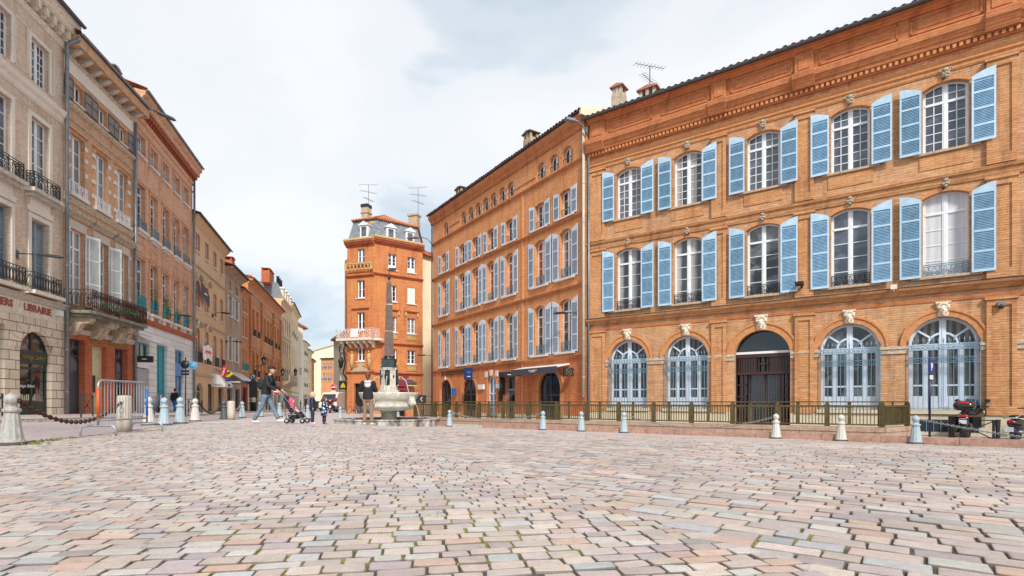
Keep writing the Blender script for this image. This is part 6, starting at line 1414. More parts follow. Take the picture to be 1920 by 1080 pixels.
# ---------------- people ----------------
pmat('skin',(.62,.36,.25),.55); pmat('skin_pale',(.72,.48,.38),.55); pmat('jeans',(.15,.20,.27),.85,var=.3,vs=12); pmat('jeans_blue',(.05,.16,.34),.85); pmat('black_cloth',(.012,.012,.015),.75,var=.3,vs=10); pmat('navy_cloth',(.02,.022,.055),.7,var=.25,vs=10); pmat('brown_cloth',(.27,.17,.11),.85,var=.2,vs=12); pmat('white_shoe',(.75,.74,.72),.6); pmat('blond',(.60,.42,.20),.7,var=.3,vs=30); pmat('brown_hair',(.13,.055,.025),.6,var=.3,vs=30); pmat('dark_hair',(.02,.014,.012),.6); pmat('hood_pale',(.62,.56,.55),.85); pmat('pink_cloth',(.85,.08,.18),.7); pmat('grey_cloth',(.3,.3,.31),.8)
m,nt,b=newmat('dotted_coat'); g=G(nt); vo=nt.nodes.new('ShaderNodeTexVoronoi'); nt.links.new(g.obj(),vo.inputs['Vector']); vo.inputs['Scale'].default_value=13; g._s(b.inputs['Base Color'],g.ramp(vo.outputs['Distance'],[(.28,(.75,.78,.8)),(.36,(.015,.04,.13))])); b.inputs['Roughness'].default_value=.7
def skin(name,chains,mat,parent,sub=1,loc=(0,0,0)):
    """grow one smooth surface over connected joint chains; chains: list of [(x,y,z,r)...]; shared joints are merged"""
    vs=[];rs=[];es=[];idx={}
    def vid(p):
        k=(round(p[0],3),round(p[1],3),round(p[2],3))
        if k not in idx: idx[k]=len(vs); vs.append(p[:3]); rs.append(p[3])
        return idx[k]
    for c in chains:
        for a,b_ in zip(c[:-1],c[1:]):
            e=(vid(a),vid(b_))
            if e[0]!=e[1] and e not in es: es.append(e)
    me=bpy.data.meshes.new(name); me.from_pydata(vs,es,[]); o=bpy.data.objects.new(name,me); SC.collection.objects.link(o)
    md=o.modifiers.new('skin','SKIN'); md.use_smooth_shade=True
    for i,sv in enumerate(me.skin_vertices[0].data): 
        r=rs[i]; sv.radius=(r if isinstance(r,tuple) else (r,r)); sv.use_root=(i==0)
    sb=o.modifiers.new('sub','SUBSURF'); sb.levels=sub; sb.render_levels=sub
    dg=bpy.context.evaluated_depsgraph_get(); nm=bpy.data.meshes.new_from_object(o.evaluated_get(dg)); bpy.data.objects.remove(o)
    nm.name=name; nm.materials.clear(); nm.materials.append(MATS[mat]); nm.polygons.foreach_set('use_smooth',[True]*len(nm.polygons))
    return link(name,nm,parent,loc)
def person(label,loc,rz,S,pose,top,bot,hair='dark_hair',shoe='white_shoe',skinm='skin',child=False,hairlen=0,cap=False,coat=0.0,hood=None,bag=False,bun=False,group=None,topname='jacket'):
    """S: height; pose: joint positions for a 1.75 m figure, X forward"""
    k=S/1.75; t=thing('person',label,'person',loc,rz,group); hk=1.35 if child else 1.0; fat=1.3 if child else 1.0
    J={n:tuple(c*k for c in p) for n,p in pose.items()}
    P_=lambda n,r:(J[n][0],J[n][1],J[n][2],r*k*fat)
    def mid(a,b_,f): return tuple(J[a][i]+(J[b_][i]-J[a][i])*f for i in range(3))
    ch=[[P_('hip',.06),P_('waist',.07),P_('chest',.08),P_('neck',.05),P_('head0',.05)]]
    for s in 'lr':
        ch.append([P_('chest',.08),P_('sh'+s,.038),P_('el'+s,.033),P_('ha'+s,.028)])
        ch.append([P_('hip',.06),P_('hp'+s,.06),P_('kn'+s,.045),P_('an'+s,.038),P_('to'+s,.03)])
        h=Vector(J['ha'+s]); d=(h-Vector(J['el'+s])).normalized(); sd_=d.cross(Vector((0,0,1))); sd_=(sd_ if sd_.length>.1 else Vector((0,1,0))).normalized(); up=sd_.cross(d)
        pc=h+d*.06*k; ch.append([(*h,.028*k),(*pc,.030*k)])
        for i,(o_,ln) in enumerate(((-.026,.055),(-.009,.07),(.009,.067),(.026,.052))):
            a=pc+sd_*o_*k+d*.02*k; e1=a+d*ln*.5*k-up*.012*k; e2=a+d*ln*.8*k-up*.035*k; ch.append([(*pc,.030*k),(*a,.009*k),(*e1,.0085*k),(*e2,.007*k)])
        th=h+d*.025*k+sd_*.04*k; ch.append([(*h,.028*k),(*th,.010*k),(*(th+d*.035*k-up*.01*k),.008*k)])
    body=skin('body',ch,skinm,t,1)
    # head with a face, joined into a single head part
    c=Vector(J['head']); hd=MB(); r=.098*k*hk; hd.ball(tuple(c),r,16,0,(1.0,.82,1.22)); hd.ball(tuple(c+Vector((.02*k,0,-.055*k*hk))),r*.72,12,0,(1.05,.8,.9))
    hd.ball(tuple(c+Vector((r*1.02,0,-.02*k))),.017*k*hk,8,0,(1.1,.8,1.5))
    for s in (-1,1): hd.ball(tuple(c+Vector((-.005*k,s*r*.84,-.01*k))),.026*k*hk,8,0,(.7,.35,1.2)); hd.ball(tuple(c+Vector((r*.86,s*.034*k*hk,.008*k))),.012*k*hk,8,1)
    hd.box(*[c.x+r*.84,c.x+r*.93,c.y-.022*k,c.y+.022*k,c.z-.066*k*hk,c.z-.058*k*hk],2)
    hdo=hd.build('head',[MATS[skinm],MATS['near_black'],MATS['letter_red']],t)
    hr=MB(); hr.ball(tuple(c+Vector((-.018*k,0,.022*k))),r*1.07,16,0,(.98,.88,1.16))
    if hairlen: hr.ball(tuple(c+Vector((-.06*k,0,-.05*k))),r*.9,12,0,(.7,.85,1.2*hairlen))
    if bun: hr.ball(tuple(c+Vector((-.12*k,0,.03*k))),r*.42,10); hr.tube([tuple(c+Vector((-.13*k,0,.03*k))),tuple(c+Vector((-.16*k,0,-.06*k))),tuple(c+Vector((-.13*k,0,-.16*k)))],[.03*k,.035*k,.015*k],8)
    # cut the hair away from the face: keep it behind and above
    vs=[]; 
    for i,v in enumerate(hr.v):
        v=Vector(v)-c
        if v.x>.015*k and v.z<.055*k*hk: v.x=min(v.x,.02*k); 
        vs.append(tuple(v+c))
    hr.v=vs; hr.build('hair',MATS[hair],t)
    if cap: cp=MB(); cp.ball(tuple(c+Vector((-.01*k,0,.045*k))),r*1.12,16,0,(1.0,.92,.98)); cp.prismz([(c.x+.05*k,c.y-.075*k),(c.x+.19*k,c.y-.05*k),(c.x+.19*k,c.y+.05*k),(c.x+.05*k,c.y+.075*k)],c.z+.045*k,c.z+.06*k); 
    if cap:
        cp.v=[(x,y,max(z,c.z+.035*k)) for x,y,z in cp.v]; cp.build('cap',MATS['black_cloth'],t)
    # clothing
    def loft_z(mb,rings,n=16):
        vs=[(x+hx*math.cos(2*PI*q/n),hy*math.sin(2*PI*q/n),z) for z,x,hx,hy in rings for q in range(n)]; m=len(rings)
        mb.add(vs,[(a*n+q,a*n+(q+1)%n,(a+1)*n+(q+1)%n,(a+1)*n+q) for a in range(m-1) for q in range(n)]+[tuple(range(n))[::-1],tuple(range((m-1)*n,m*n))],0,True)
    def limb(mb,pts,rad):
        pp=[];rr=[]; m=len(pts)
        for a in range(m-1):
            p0,p1,p2,p3=[Vector(pts[max(min(a+o,m-1),0)]) for o in (-1,0,1,2)]
            for q in range(6):
                t_=q/6; pp.append(.5*((2*p1)+(p2-p0)*t_+(2*p0-5*p1+4*p2-p3)*t_**2+(3*p1-p0-3*p2+p3)*t_**3)); rr.append(rad[a]+(rad[a+1]-rad[a])*t_+.006*k*math.sin(t_*9+a*2))
        pp.append(Vector(pts[-1])); rr.append(rad[-1]); mb.tube(pp,rr,12); mb.ball(tuple(pts[0]),rad[0],12)
    hx_,w_,c_,n_=J['hipt'],J['waist'],J['chest'],J['neckb']; kf=k*fat
    jk=MB(); hem=hx_[2]-coat*k
    loft_z(jk,[(hem,hx_[0],.125*kf+coat*.10*k,.175*kf+coat*.14*k),(hx_[2]+.02*k,hx_[0],.13*kf,.18*kf),(w_[2],w_[0],.115*kf,.158*kf),((w_[2]+c_[2])/2,(w_[0]+c_[0])/2,.125*kf,.175*kf),(c_[2],c_[0],.13*kf,.19*kf),(c_[2]+.07*k,c_[0]*1.04,.12*kf,.185*kf),(n_[2]-.035*k,n_[0]*.98,.085*k,.12*k),(n_[2],n_[0],.062*k,.07*k),(n_[2]+.03*k,n_[0]+.004,.055*k,.06*k)])
    for s in 'lr': limb(jk,[J['sh'+s],J['el'+s],mid('el'+s,'ha'+s,.93)],[.072*kf,.055*kf,.042*kf])
    jk.build(topname,MATS[top],t)
    tr=MB(); loft_z(tr,[(.76*k,0,.07*kf,.09*kf),(.82*k,0,.115*kf,.158*kf),(.88*k,0,.125*kf,.17*kf),(.96*k,0,.115*kf,.16*kf),(1.02*k,.005,.10*kf,.145*kf)])
    for s in 'lr': 
        limb(tr,[(J['hp'+s][0],J['hp'+s][1],J['hp'+s][2]),J['kn'+s],mid('kn'+s,'an'+s,.96)],[.095*kf,.066*kf,.060*kf])
    tr.build('trousers',MATS[bot],t)
    for s in 'lr':
        a=Vector(J['an'+s]); b_=Vector(J['to'+s]); d=(b_-a); d.z=0; d=d.normalized() if d.length>.01 else Vector((1,0,0)); z=min(a.z-.05*k,b_.z)
        skin('shoe',[[(*(a-d*.05*k+Vector((0,0,-.035*k))),.042*k),(*(a+d*.05*k+Vector((0,0,-.04*k))),.042*k),(*(b_+d*.0*k),.035*k),(*(b_+d*.05*k),.028*k)]],shoe,t,1)
    if hood:
        n_=Vector(J['neckb']); hm_=MB(); hm_.ball(tuple(n_+Vector((-.095*k,0,-.10*k))),.095*k,14,0,(.55,1.15,1.35)); hm_.ball(tuple(n_+Vector((-.12*k,0,-.02*k))),.085*k,12,0,(.6,1.3,.6)); hm_.tube([tuple(n_+Vector((.085*k*math.cos(a),.095*k*math.sin(a),.0))) for a in [2*PI*i/12 for i in range(12)]],.038*k,6,closed=True); hm_.build('hood',MATS[hood],t)
    if bag:
        w_=Vector(J['chest']); bp=skin('backpack',[[(w_.x-.20*k,0,w_.z+.08*k,(.10*k,.13*k)),(w_.x-.23*k,0,w_.z-.1*k,(.13*k,.15*k)),(w_.x-.19*k,0,w_.z-.30*k,(.10*k,.14*k))]],'black_cloth',t,2)
        for s in (-1,1): sm_=MB(); sm_.tube([(w_.x-.1*k,s*.1*k,w_.z+.14*k),(w_.x+.06*k,s*.13*k,w_.z+.15*k),(w_.x+.15*k,s*.13*k,w_.z),(w_.x-.02*k,s*.15*k,w_.z-.24*k)],.018*k,5); sm_.build('strap',MATS['near_black'],bp)
    return t
def pose(lean=0,legs=((-.02,.0),(.02,.0)),arms=None,knee=((0,.5),(0,.5)),feet=None):
    d=dict(hip=(0,0,.93),hipt=(0,0,.87),waistlow=(0,0,.97),waist=(lean*.3,0,1.08),chest=(lean*.7,0,1.30),neck=(lean,0,1.47),neckb=(lean*.95,0,1.44),head0=(lean*1.15,0,1.54),head=(lean*1.35+.01,0,1.63))
    for s,sg in (('l',1),('r',-1)):
        d['sh'+s]=(lean*.8,sg*.17,1.40)
    A=arms or (((.02,.24,1.14),(.06,.25,.90)),((.02,-.24,1.14),(.06,-.25,.90)))
    d['ell'],d['hal'],d['elr'],d['har']=A[0][0],A[0][1],A[1][0],A[1][1]
    F=feet or ((( .02,.10,.50),(0,.10,.09),(.14,.11,.035)),((.02,-.10,.50),(0,-.10,.09),(.14,-.11,.035)))
    for s,sg,ff in (('l',1,F[0]),('r',-1,F[1])): d['hp'+s]=(0,sg*.09,.86); d['kn'+s],d['an'+s],d['to'+s]=ff
    return d
qm=.01664
def at(px,q,dz=0): p=P(px,q); return (p.x,p.y,ground(p.x,p.y)+dz)
mp=pose(.12,arms=(((.16,.25,1.16),(.40,.20,1.02)),((.18,-.24,1.16),(.42,-.2,1.01))),feet=(((.16,.09,.50),(.34,.09,.12),(.50,.10,.09)),((-.10,-.09,.50),(-.33,-.09,.10),(-.19,-.1,.045))))
person('man in black puffer jacket, cap and backpack pushing the pushchair across the square',at(499,qm),0,1.78,mp,'black_cloth','jeans',cap=True,bag=True,hair='brown_hair')
person('blond toddler in navy padded coat and dark leggings standing beside the pushchair',at(585.5,qm),.25,.97,pose(.02),'navy_cloth','navy_cloth',hair='blond',child=True,hairlen=.8,skinm='skin_pale',coat=.06,hood='navy_cloth')
person('small brown haired child in a blue coat with white dots, right of the blond toddler',at(607.5,qm),.7,.84,pose(.04,arms=(((.08,.22,1.15),(.25,.16,1.02)),((.08,-.22,1.15),(.28,-.14,1.0)))),'dotted_coat','navy_cloth',hair='brown_hair',child=True,hairlen=.9,skinm='skin_pale',coat=.32,shoe='black_cloth',bun=True)
wp=pose(.01,arms=(((.10,.25,1.16),(.28,.14,1.28)),((.06,-.25,1.14),(.24,-.12,1.16))),feet=(((.02,.10,.50),(.02,.12,.09),(.16,.15,.035)),((.02,-.10,.50),(-.02,-.13,.09),(.11,-.17,.035))))
person('woman seen from behind in black jacket with pale hood and brown trousers by the fountain',at(690,qm),PI/2+.12,1.66,wp,'black_cloth','brown_cloth',hair='brown_hair',hairlen=.6,hood='hood_pale',bun=True,coat=.02)
w2=pose(.05,feet=(((.12,.09,.50),(.22,.09,.12),(.36,.1,.08)),((-.06,-.09,.50),(-.22,-.09,.12),(-.08,-.1,.05))))
person('person in dark top and blue jeans walking away past the blue shop door',(*P(327,.0375),-.13),PI/2,1.72,w2,'black_cloth','jeans_blue',hair='dark_hair')
for px,q,lb,tp in ((563.5,.097,'distant person in dark clothes standing alone at the mouth of the street','black_cloth'),(487,.070,'pedestrian in dark coat half hidden behind the walking man','navy_cloth'),(505,.074,'pedestrian in black seen between the walking man\'s legs','black_cloth'),(573,.054,'dark dressed person standing just behind the blond toddler','black_cloth')):
    person(lb,at(px,q),.4,1.72,pose(.02),tp,'black_cloth',hair='dark_hair',shoe='black_cloth',group='distant pedestrians')
# pushchair
px0=at(499,qm); pc=thing('pushchair','black folding pushchair with silver frame held by the man','pushchair',px0)
mb=MB()
for s in (-.2,.2):
    mb.tube([(.42,s,1.02),(.50,s,1.0),(.62,s,.84),(1.20,s*.9,.16)],.013,6); mb.tube([(.58,s,.88),(.60,s,.72),(.73,s,.12)],.013,6); mb.tube([(.73,s,.12),(1.0,s,.38)],.012,6)
mb.tube([(.62,-.2,.84),(.62,.2,.84)],.012,6); mb.tube([(.74,-.2,.3),(.74,.2,.3)],.012,6); mb.build('frame',MATS['zinc'],pc)
mb=MB()
mb.prism([(.56,.88),(.62,.86),(.86,.40),(.80,.34)],-.18,.18); mb.prism([(.80,.34),(.86,.42),(1.06,.34),(1.04,.27)],-.18,.18); mb.prism([(.78,.14),(.74,.26),(1.02,.24),(.98,.13)],-.15,.15); mb.build('seat',MATS['black_cloth'],pc)
mb=MB(); mb.prism([(1.02,.26),(1.06,.33),(1.16,.22),(1.12,.16)],-.16,.16); mb.build('footrest',MATS['black_cloth'],pc)
mb=MB(); 
for s in (-.2,.2): mb.tube([(.40,s,1.03),(.50,s,1.0)],.022,8)
mb.build('handle',MATS['near_black'],pc)
wm_=None
for x in (.73,1.21):
    for s in (-.2,.2):
        if wm_ is None:
            w=MB(); w.tube([(0,-.03,0),(0,.03,0)],.078,18); r=MB(); r.tube([(0,-.035,0),(0,.035,0)],.042,12); wm_=(w.mesh('wheel',MATS['near_black']),r.mesh('hub',MATS['stone_grey']))
        o=link('wheel',wm_[0],pc,(x,s,.078)); link('hub',wm_[1],o)
bb=thing('person','seated infant in a bright pink hooded coat inside the pushchair','person',(px0[0]+.80,px0[1],px0[2]+.42))
skin('body',[[(0,0,0,.07),(-.02,0,.12,.07),(-.02,0,.18,.03),(-.01,0,.22,.03)],[(0,0,0,.07),(.14,.05,-.02,.035),(.24,.05,-.10,.025)],[(0,0,0,.07),(.14,-.05,-.02,.035),(.24,-.05,-.10,.025)],[(-.02,0,.12,.07),(.02,.11,.08,.025),(.12,.1,.04,.02)],[(-.02,0,.12,.07),(.02,-.11,.08,.025),(.12,-.1,.04,.02)]],'skin_pale',bb,1)
mb=MB(); mb.ball((0,0,.26),.075,14,0,(1,.9,1.1)); mb.ball((.075,0,.25),.012,6); mb.build('head',MATS['skin_pale'],bb)
mb=MB(); mb.ball((-.018,0,.27),.09,14,0,(.95,1,1.1)); mb.ball((-.01,0,.10),.115,14,0,(.9,1.05,1.15)); mb.build('coat',MATS['pink_cloth'],bb)
# ---------------- steel barrier ----------------
bA=Vector((-8.07,10.4)); bB=Vector((-8.18,11.95)); L_=(bB-bA).length; t=thing('crowd_barrier','galvanised crowd barrier with orange and blue tape on its ends','barrier',(bA.x,bA.y,.0),math.atan2((bB-bA).y,(bB-bA).x))
pmat('galv',(.38,.40,.42),.4,.6,var=.15); mb=MB(); rr=.12
mb.tube([(0,0,.20),(0,0,1.09-rr)]+[(rr-rr*math.cos(a),0,1.09-rr+rr*math.sin(a)) for a in (.4,.8,1.2)]+[(rr,0,1.09),(L_-rr,0,1.09)]+[(L_-rr+rr*math.sin(a),0,1.09-rr+rr*math.cos(a)) for a in (.4,.8,1.2)]+[(L_,0,1.09-rr),(L_,0,.20)],.021,8); mb.tube([(0,0,.30),(L_,0,.30)],.019,8)
mb.build('frame',MATS['galv'],t); mb=MB()
for i in range(1,17): mb.tube([(L_*i/17,0,.31),(L_*i/17,0,1.08)],.0075,5)
mb.build('bars',MATS['galv'],t)
for x in (0,L_):
    mb=MB(); mb.tube([(x,-.33,0),(x,-.33,.10)]+[(x,-.33+.1*(1-math.cos(a)),.10+.1*math.sin(a)) for a in (.5,1.0,1.5)]+[(x,.23,.2)]+[(x,.33-.1*(1-math.sin(a)),.10+.1*math.cos(a)) for a in (.5,1.0)]+[(x,.33,.1),(x,.33,0)],.02,8); mb.build('foot',MATS['galv'],t)
pmat('orange_tape',(.75,.09,.01),.5); pmat('blue_tape',(.02,.12,.45),.5); mb=MB(); mb.tube([(0,0,.36),(0,0,.95)],.026,8); mb.build('tape',MATS['orange_tape'],t); mb=MB(); mb.tube([(L_,0,.36),(L_,0,.95)],.026,8); mb.build('tape',MATS['blue_tape'],t)
# stone cylinders
for px,q,lb,h,r in ((233,.01185,'round topped pale stone post right behind the crowd barrier',.80,.145),(433.5,.0226,'pale stone cylinder post beside the dark bollard',.79,.15)):
    p=at(px,q); mb=MB(); mb.lathe([(r,-.02),(r*1.02,.3),(r*.98,h-.05),(r*.9,h),(.02,h+.01)],(0,0,0),20); o=mb.build('stone_post',MATS['bol_stone'],None,p); tag(o,lb,'stone post')
# chains
p233=Vector(at(233,.01185))+Vector((0,0,.72)); chain(top_of('L')+Vector((.1,0,0)),p233,.42,'chain_rust','heavy rusty chain from the left bollard to the stone post behind the barrier',.11,.014,group=None)
chain(top_of('l5')+Vector((.09,.05,0)),top_of('l6')-Vector((.09,0,0)),.42,'chain_rust','rusty chain sagging between the white and the dark bollard',.10,.014,group=None)
p433=Vector(at(433.5,.0226))+Vector((.14,0,.45)); chain(p433,top_of('l7')-Vector((.08,0,0)),.12,'chain_grey','short pale chain from the stone cylinder to the blue bollard',.1,.014,group=None)
chain(top_of('r2')+Vector((.08,0,0)),top_of('r3')-Vector((.08,0,0)),.33,'chain_grey','pale chain in front of the bank house railing',.09,.012,group=None)
chain(top_of('r5')+Vector((.08,0,0)),top_of('r6')-Vector((.08,0,0)),.42,'chain_grey','pale chain running past the brown entrance door',.08,.011,group=None)
pe=P(2010,kq(2010)); chain(top_of('r8')+Vector((.08,0,0)),(pe.x,pe.y,-.38),.05,'chain_grey','pale chain from the last bollard across in front of the motorcycle',.08,.011,group=None)
# ---------------- street furniture ----------------
def xbarrier(px0,q0,px1,q1,h,label,z=None,grp='cross braced pavement rails'):
    a=P(px0,q0); b_=P(px1,q1); L=(b_-a).length; g_=ground(*((a+b_)/2))+(.12 if z is None else z); t=thing('pavement_rail',label,'pavement rail',(a.x,a.y,g_),math.atan2((b_-a).y,(b_-a).x),grp)
    mb=MB(); mb.bar((0,0,-.05),(0,0,h),.05); mb.bar((L,0,-.05),(L,0,h),.05); mb.build('posts',MATS['black_paint'],t)
    mb=MB(); mb.bar((0,0,h-.02),(L,0,h-.02),.04,.03); mb.build('top_rail',MATS['black_paint'],t); mb=MB(); mb.bar((0,.008,.08),(L,.008,h-.04),.025); mb.bar((L,-.008,.08),(0,-.008,h-.04),.025); mb.tube([(L/2,-.02,h/2),(L/2,.02,h/2)],.05,10); mb.build('cross_brace',MATS['black_paint'],t)
xbarrier(152,.0195,174,.0225,.88,'black cross braced rail in front of the brick pier of the balcony house'); xbarrier(279,.0245,289,.0262,.86,'black cross braced rail half hidden behind the crowd barrier'); xbarrier(353,.0288,362,.0305,.86,'black cross braced rail beside the black sign pole'); xbarrier(377,.0325,379.5,.036,.86,'black cross braced rail by the arched grey door'); xbarrier(-14,.0185,4.5,.0198,.88,'black rail at the very left edge of the view')
xbarrier(1788,.0176,1863,.0163,.68,'black cross braced rail in front of the parked motorcycle',z=-.04)
for px,q,lb in ((1783,.0179,'black flat post left of the rail in front of the motorcycle'),(1871,.0166,'black flat post right of the rail in front of the motorcycle')):
    p=P(px,q); mb=MB(); mb.prism([(-.07,0),(.07,0),(.05,.3),(.085,.68),(-.085,.68),(-.05,.3)],-.03,.03); tag(mb.build('flat_post',MATS['black_paint'],None,(p.x,p.y,ground(p.x,p.y)-.04),.3),lb,'post')
def pole_sign(name,label,px,q,h,plates,rz=0,pole='zinc_dark',z=None,r=.03,cat='road sign'):
    p=P(px,q); g_=ground(p.x,p.y) if z is None else z; t=thing(name,label,cat,(p.x,p.y,g_),rz); mb=MB(); mb.tube([(0,0,-.1),(0,0,h)],r,8); mb.build('pole',MATS[pole],t)
    for kind,z0,w,hh,mt,extra in plates:
        mb=MB()
        if kind=='disc': mb.tube([(0,-.06,z0),(0,-.035,z0)],w/2,24)
        elif kind=='diamond': mb.prism([(-w/2,z0),(0,z0-hh/2),(w/2,z0),(0,z0+hh/2)],-.06,-.035)
        else: mb.box(-w/2,w/2,-.06,-.035,z0-hh/2,z0+hh/2)
        o=mb.build('plate',MATS[mt],t)
        if extra: extra(o,z0)
    return t
def noentry(o,z): mb=MB(); mb.box(-.24,.24,-.068,-.061,z-.055,z+.055); mb.build('bar',MATS['sign_white'],o); mb=MB(); mb.tube([(.33*math.cos(a),-.062,z+.33*math.sin(a)) for a in [2*PI*i/24 for i in range(24)]],.01,4,closed=True); mb.build('rim',MATS['sign_white'],o)
pmat('sign_no_red',(.62,.015,.015),.4); pmat('sign_p_blue',(.01,.04,.30),.4)
pole_sign('road_sign','red no entry sign on a pole left of the corner house',625.5,.058,2.95,[('disc',2.75,.66,0,'sign_no_red',noentry),('box',2.22,.5,.32,'sign_white',None)])
pole_sign('road_sign','red no entry sign seen behind the walking man\'s hands',519,.050,2.2,[('disc',2.02,.66,0,'sign_no_red',noentry)])
def nopark(o,z): 
    mb=MB(); mb.tube([(.19*math.cos(a),-.064,z+.19*math.sin(a)) for a in [2*PI*i/20 for i in range(20)]],.03,4,closed=True); mb.bar((-.14,-.064,z+.14),(.14,-.064,z-.14),.045); mb.build('rim',MATS['sign_no_red'],o)
pole_sign('road_sign','small blue and red no parking sign with a white plate below the no entry sign',629,.056,1.6,[('disc',1.38,.42,0,'sign_p_blue',nopark),('box',.9,.32,.42,'sign_white',None)])
pole_sign('road_sign','round black backed road sign with two small plates on a tall pole',348,.0276,3.0,[('disc',2.62,.44,0,'black_paint',None),('box',2.27,.42,.11,'black_paint',None),('box',2.12,.42,.11,'black_paint',None)],pole='black_paint',z=-.03)
pmat('pole_navy',(.008,.012,.05),.4)
def psign(o,z): text('lettering','P',.34,MATS['sign_white'],o,(0,-.064,z),bold=.012,ext=.004)
def psmall(o,z): mb=MB(); mb.box(-.06,.06,-.066,-.061,z-.03,z+.03); mb.build('symbol',MATS['sign_yellow'],o)
pole_sign('parking_sign','blue parking sign on a dark blue pole at the end of the railing',1743,.0176,2.52,[('box',2.36,.36,.46,'sign_p_blue',psign),('box',2.03,.28,.14,'sign_white',psmall)],rz=.66,pole='pole_navy',z=-.56,r=.035)
p=P(302,.01525); t=thing('low_sign','round road sign seen edge on, on a low grey post among the left bollards','road sign',(p.x,p.y,ground(p.x,p.y)),PI/2-.1); mb=MB(); mb.tube([(0,0,0),(0,0,.86)],.025,8); mb.build('post',MATS['zinc'],t); mb=MB(); mb.tube([(0,.03,.62),(0,.055,.62)],.26,24); mb.build('plate',MATS['zinc_dark'],t); mb=MB(); mb.tube([(0,.056,.62),(0,.062,.62)],.25,24); mb.build('face',MATS['sign_white'],t)
# tobacconist and cafe signs, awnings
def street_sign(name,label,px,py,q,poly,mat,txt,rot,ts,tm):
    p=P(px,q); t=thing(name,label,'sign',(p.x,p.y,CAMZ+(753-py)*q),.12); mb=MB(); mb.prism(poly,-.07,.07); mb.build('panel',MATS[mat],t); o=text('lettering',txt,ts,MATS[tm],t,(0,-.085,0),bold=.01); o.rotation_euler=(0,rot,0)
    mb=MB(); mb.bar((0,0,0),(-.9,.5,.15),.05); mb.build('bracket',MATS['black_paint'],t); return t
street_sign('press_sign','yellow square PRESSE sign set on its corner right of the red lozenge',425.5,701.5,.0500,[(-.55,0),(0,-.42),(.58,.03),(.0,.46)],'sign_yellow','PRESSE',-.5,.24,'near_black')
street_sign('tobacconist_sign','tall red lozenge TABAC sign sticking out over the white awning',420,697,.0485,[(-.30,-.25),(-.02,-.62),(.10,-.55),(.30,.25),(.10,.62),(-.06,.58)],'sign_red','TABAC',-1.3,.24,'sign_white')
def awning(label,fc,pa,pb,pyt,pyb,out,mat,txt=None,valm=None,dome=False,tm='near_black',ts=.3):
    ua,ub=fc.u(pa),fc.u(pb); zt=fc.z(pa,pyt); zb_=fc.z(pa,pyb,out); o=fc.world(ua,0,0); t=thing('awning',label,'awning',(o.x,o.y,0),fc.root.rotation_euler.z); L=ub-ua; mb=MB()
    if dome: mb.prismx([(0,zt)]+[(-out*math.sin(a),zb_+(zt-zb_)*math.cos(a)) for a in [PI/2*i/6 for i in range(7)]]+[(0,zb_)],0,L)
    else: mb.prismx([(0,zt),(-out,zb_+.3),(-out,zb_+.26),(0,zt-.05)],0,L)
    mb.build('canopy',MATS[mat],t); mb=MB(); mb.box(0,L,-out-.02,-out+.01,zb_,zb_+.3); v=mb.build('valance',MATS[valm or mat],t)
    if txt: text('lettering',txt,ts,MATS[tm],v,(L/2,-out-.04,zb_+.15)); text('lettering',txt,ts*.8,MATS[tm],v,(-.03,-out*.5,zb_+.15),-PI/2); mb=MB(); mb.prismx([(0,zb_),(-out,zb_),(-out,zb_+.3),(0,zb_+.3)],-.02,.0); mb.build('valance_end',MATS[valm or mat],v)
    return t
awning('white rounded tobacconist awning lettered TABAC',fa_,396,412,700,722,1.1,'white_paint','TABAC',dome=True)
awning('grey awning with dark lettered edge over the cafe in the rubble stone house',fb_,424,450,694,714,1.7,'grey_roller','~~~~~',valm='awning_grey',tm='sign_white',ts=.35)
t,h=wsign('post_sign','small blue and white sign above the white tobacconist awning','sign',fa_,402,707,715,1.0,'sign_p_blue',.3); text('lettering','TABAC',.22,MATS['sign_white'],t,(-.08,-.8,h*.5),-PI/2)
w0=fb_.world(fb_.u(452),-1.2,fb_.z(457,707)); t=thing('round_sign','round black hanging sign with a pale ring beside the grey awning','sign',tuple(w0),0); mb=MB(); mb.tube([(0,-.03,0),(0,.03,0)],.36,20); mb.build('disc',MATS['near_black'],t); mb=MB(); mb.tube([(.18*math.cos(a),-.04,.18*math.sin(a)) for a in [2*PI*i/12 for i in range(12)]],.03,4,closed=True); mb.build('emblem',MATS['sign_white'],t)
# banners hung from windows
w0=fa_.world(fa_.u(372),-.35,fa_.z(372,668)); t=thing('banner','white banner with pink marks draped over the balcony of the tan house','banner',tuple(w0),fa_.root.rotation_euler.z); mb=MB(); L_=fa_.u(388)-fa_.u(372)
n=8; mb.add([(L_*i/n,.06*math.sin(i*2.1),(1.0 if j else -.15)-.12*math.sin(i*.9)+(.15 if i==0 else 0)) for j in (0,1) for i in range(n+1)],[(i,i+1,n+2+i,n+1+i) for i in range(n)]); o=mb.build('cloth',MATS['white_paint'],t); o.modifiers.new('thick','SOLIDIFY').thickness=.02
mb=MB(); 
for i in range(5): mb.tube([(L_*(.2+.13*i),-.09,.35+.12*(i%2)),(L_*(.26+.13*i),-.09,.55)],.05,5)
mb.build('print',MATS['sign_red'],t)
w0=fa_.world(fa_.u(369),-.3,fa_.z(369,547)); t=thing('banner','dark banner with pale lettering hung under the upper windows of the tan house','banner',tuple(w0),fa_.root.rotation_euler.z-.02); mb=MB(); L_=fa_.u(384)-fa_.u(369); mb.prism([(0,0),(L_,-.9),(L_,.1),(0,1.0)],-.03,.0); mb.build('cloth',MATS['awning_grey'],t); text('lettering','~~~~',.30,MATS['sign_white'],t,(L_/2,-.05,.05))
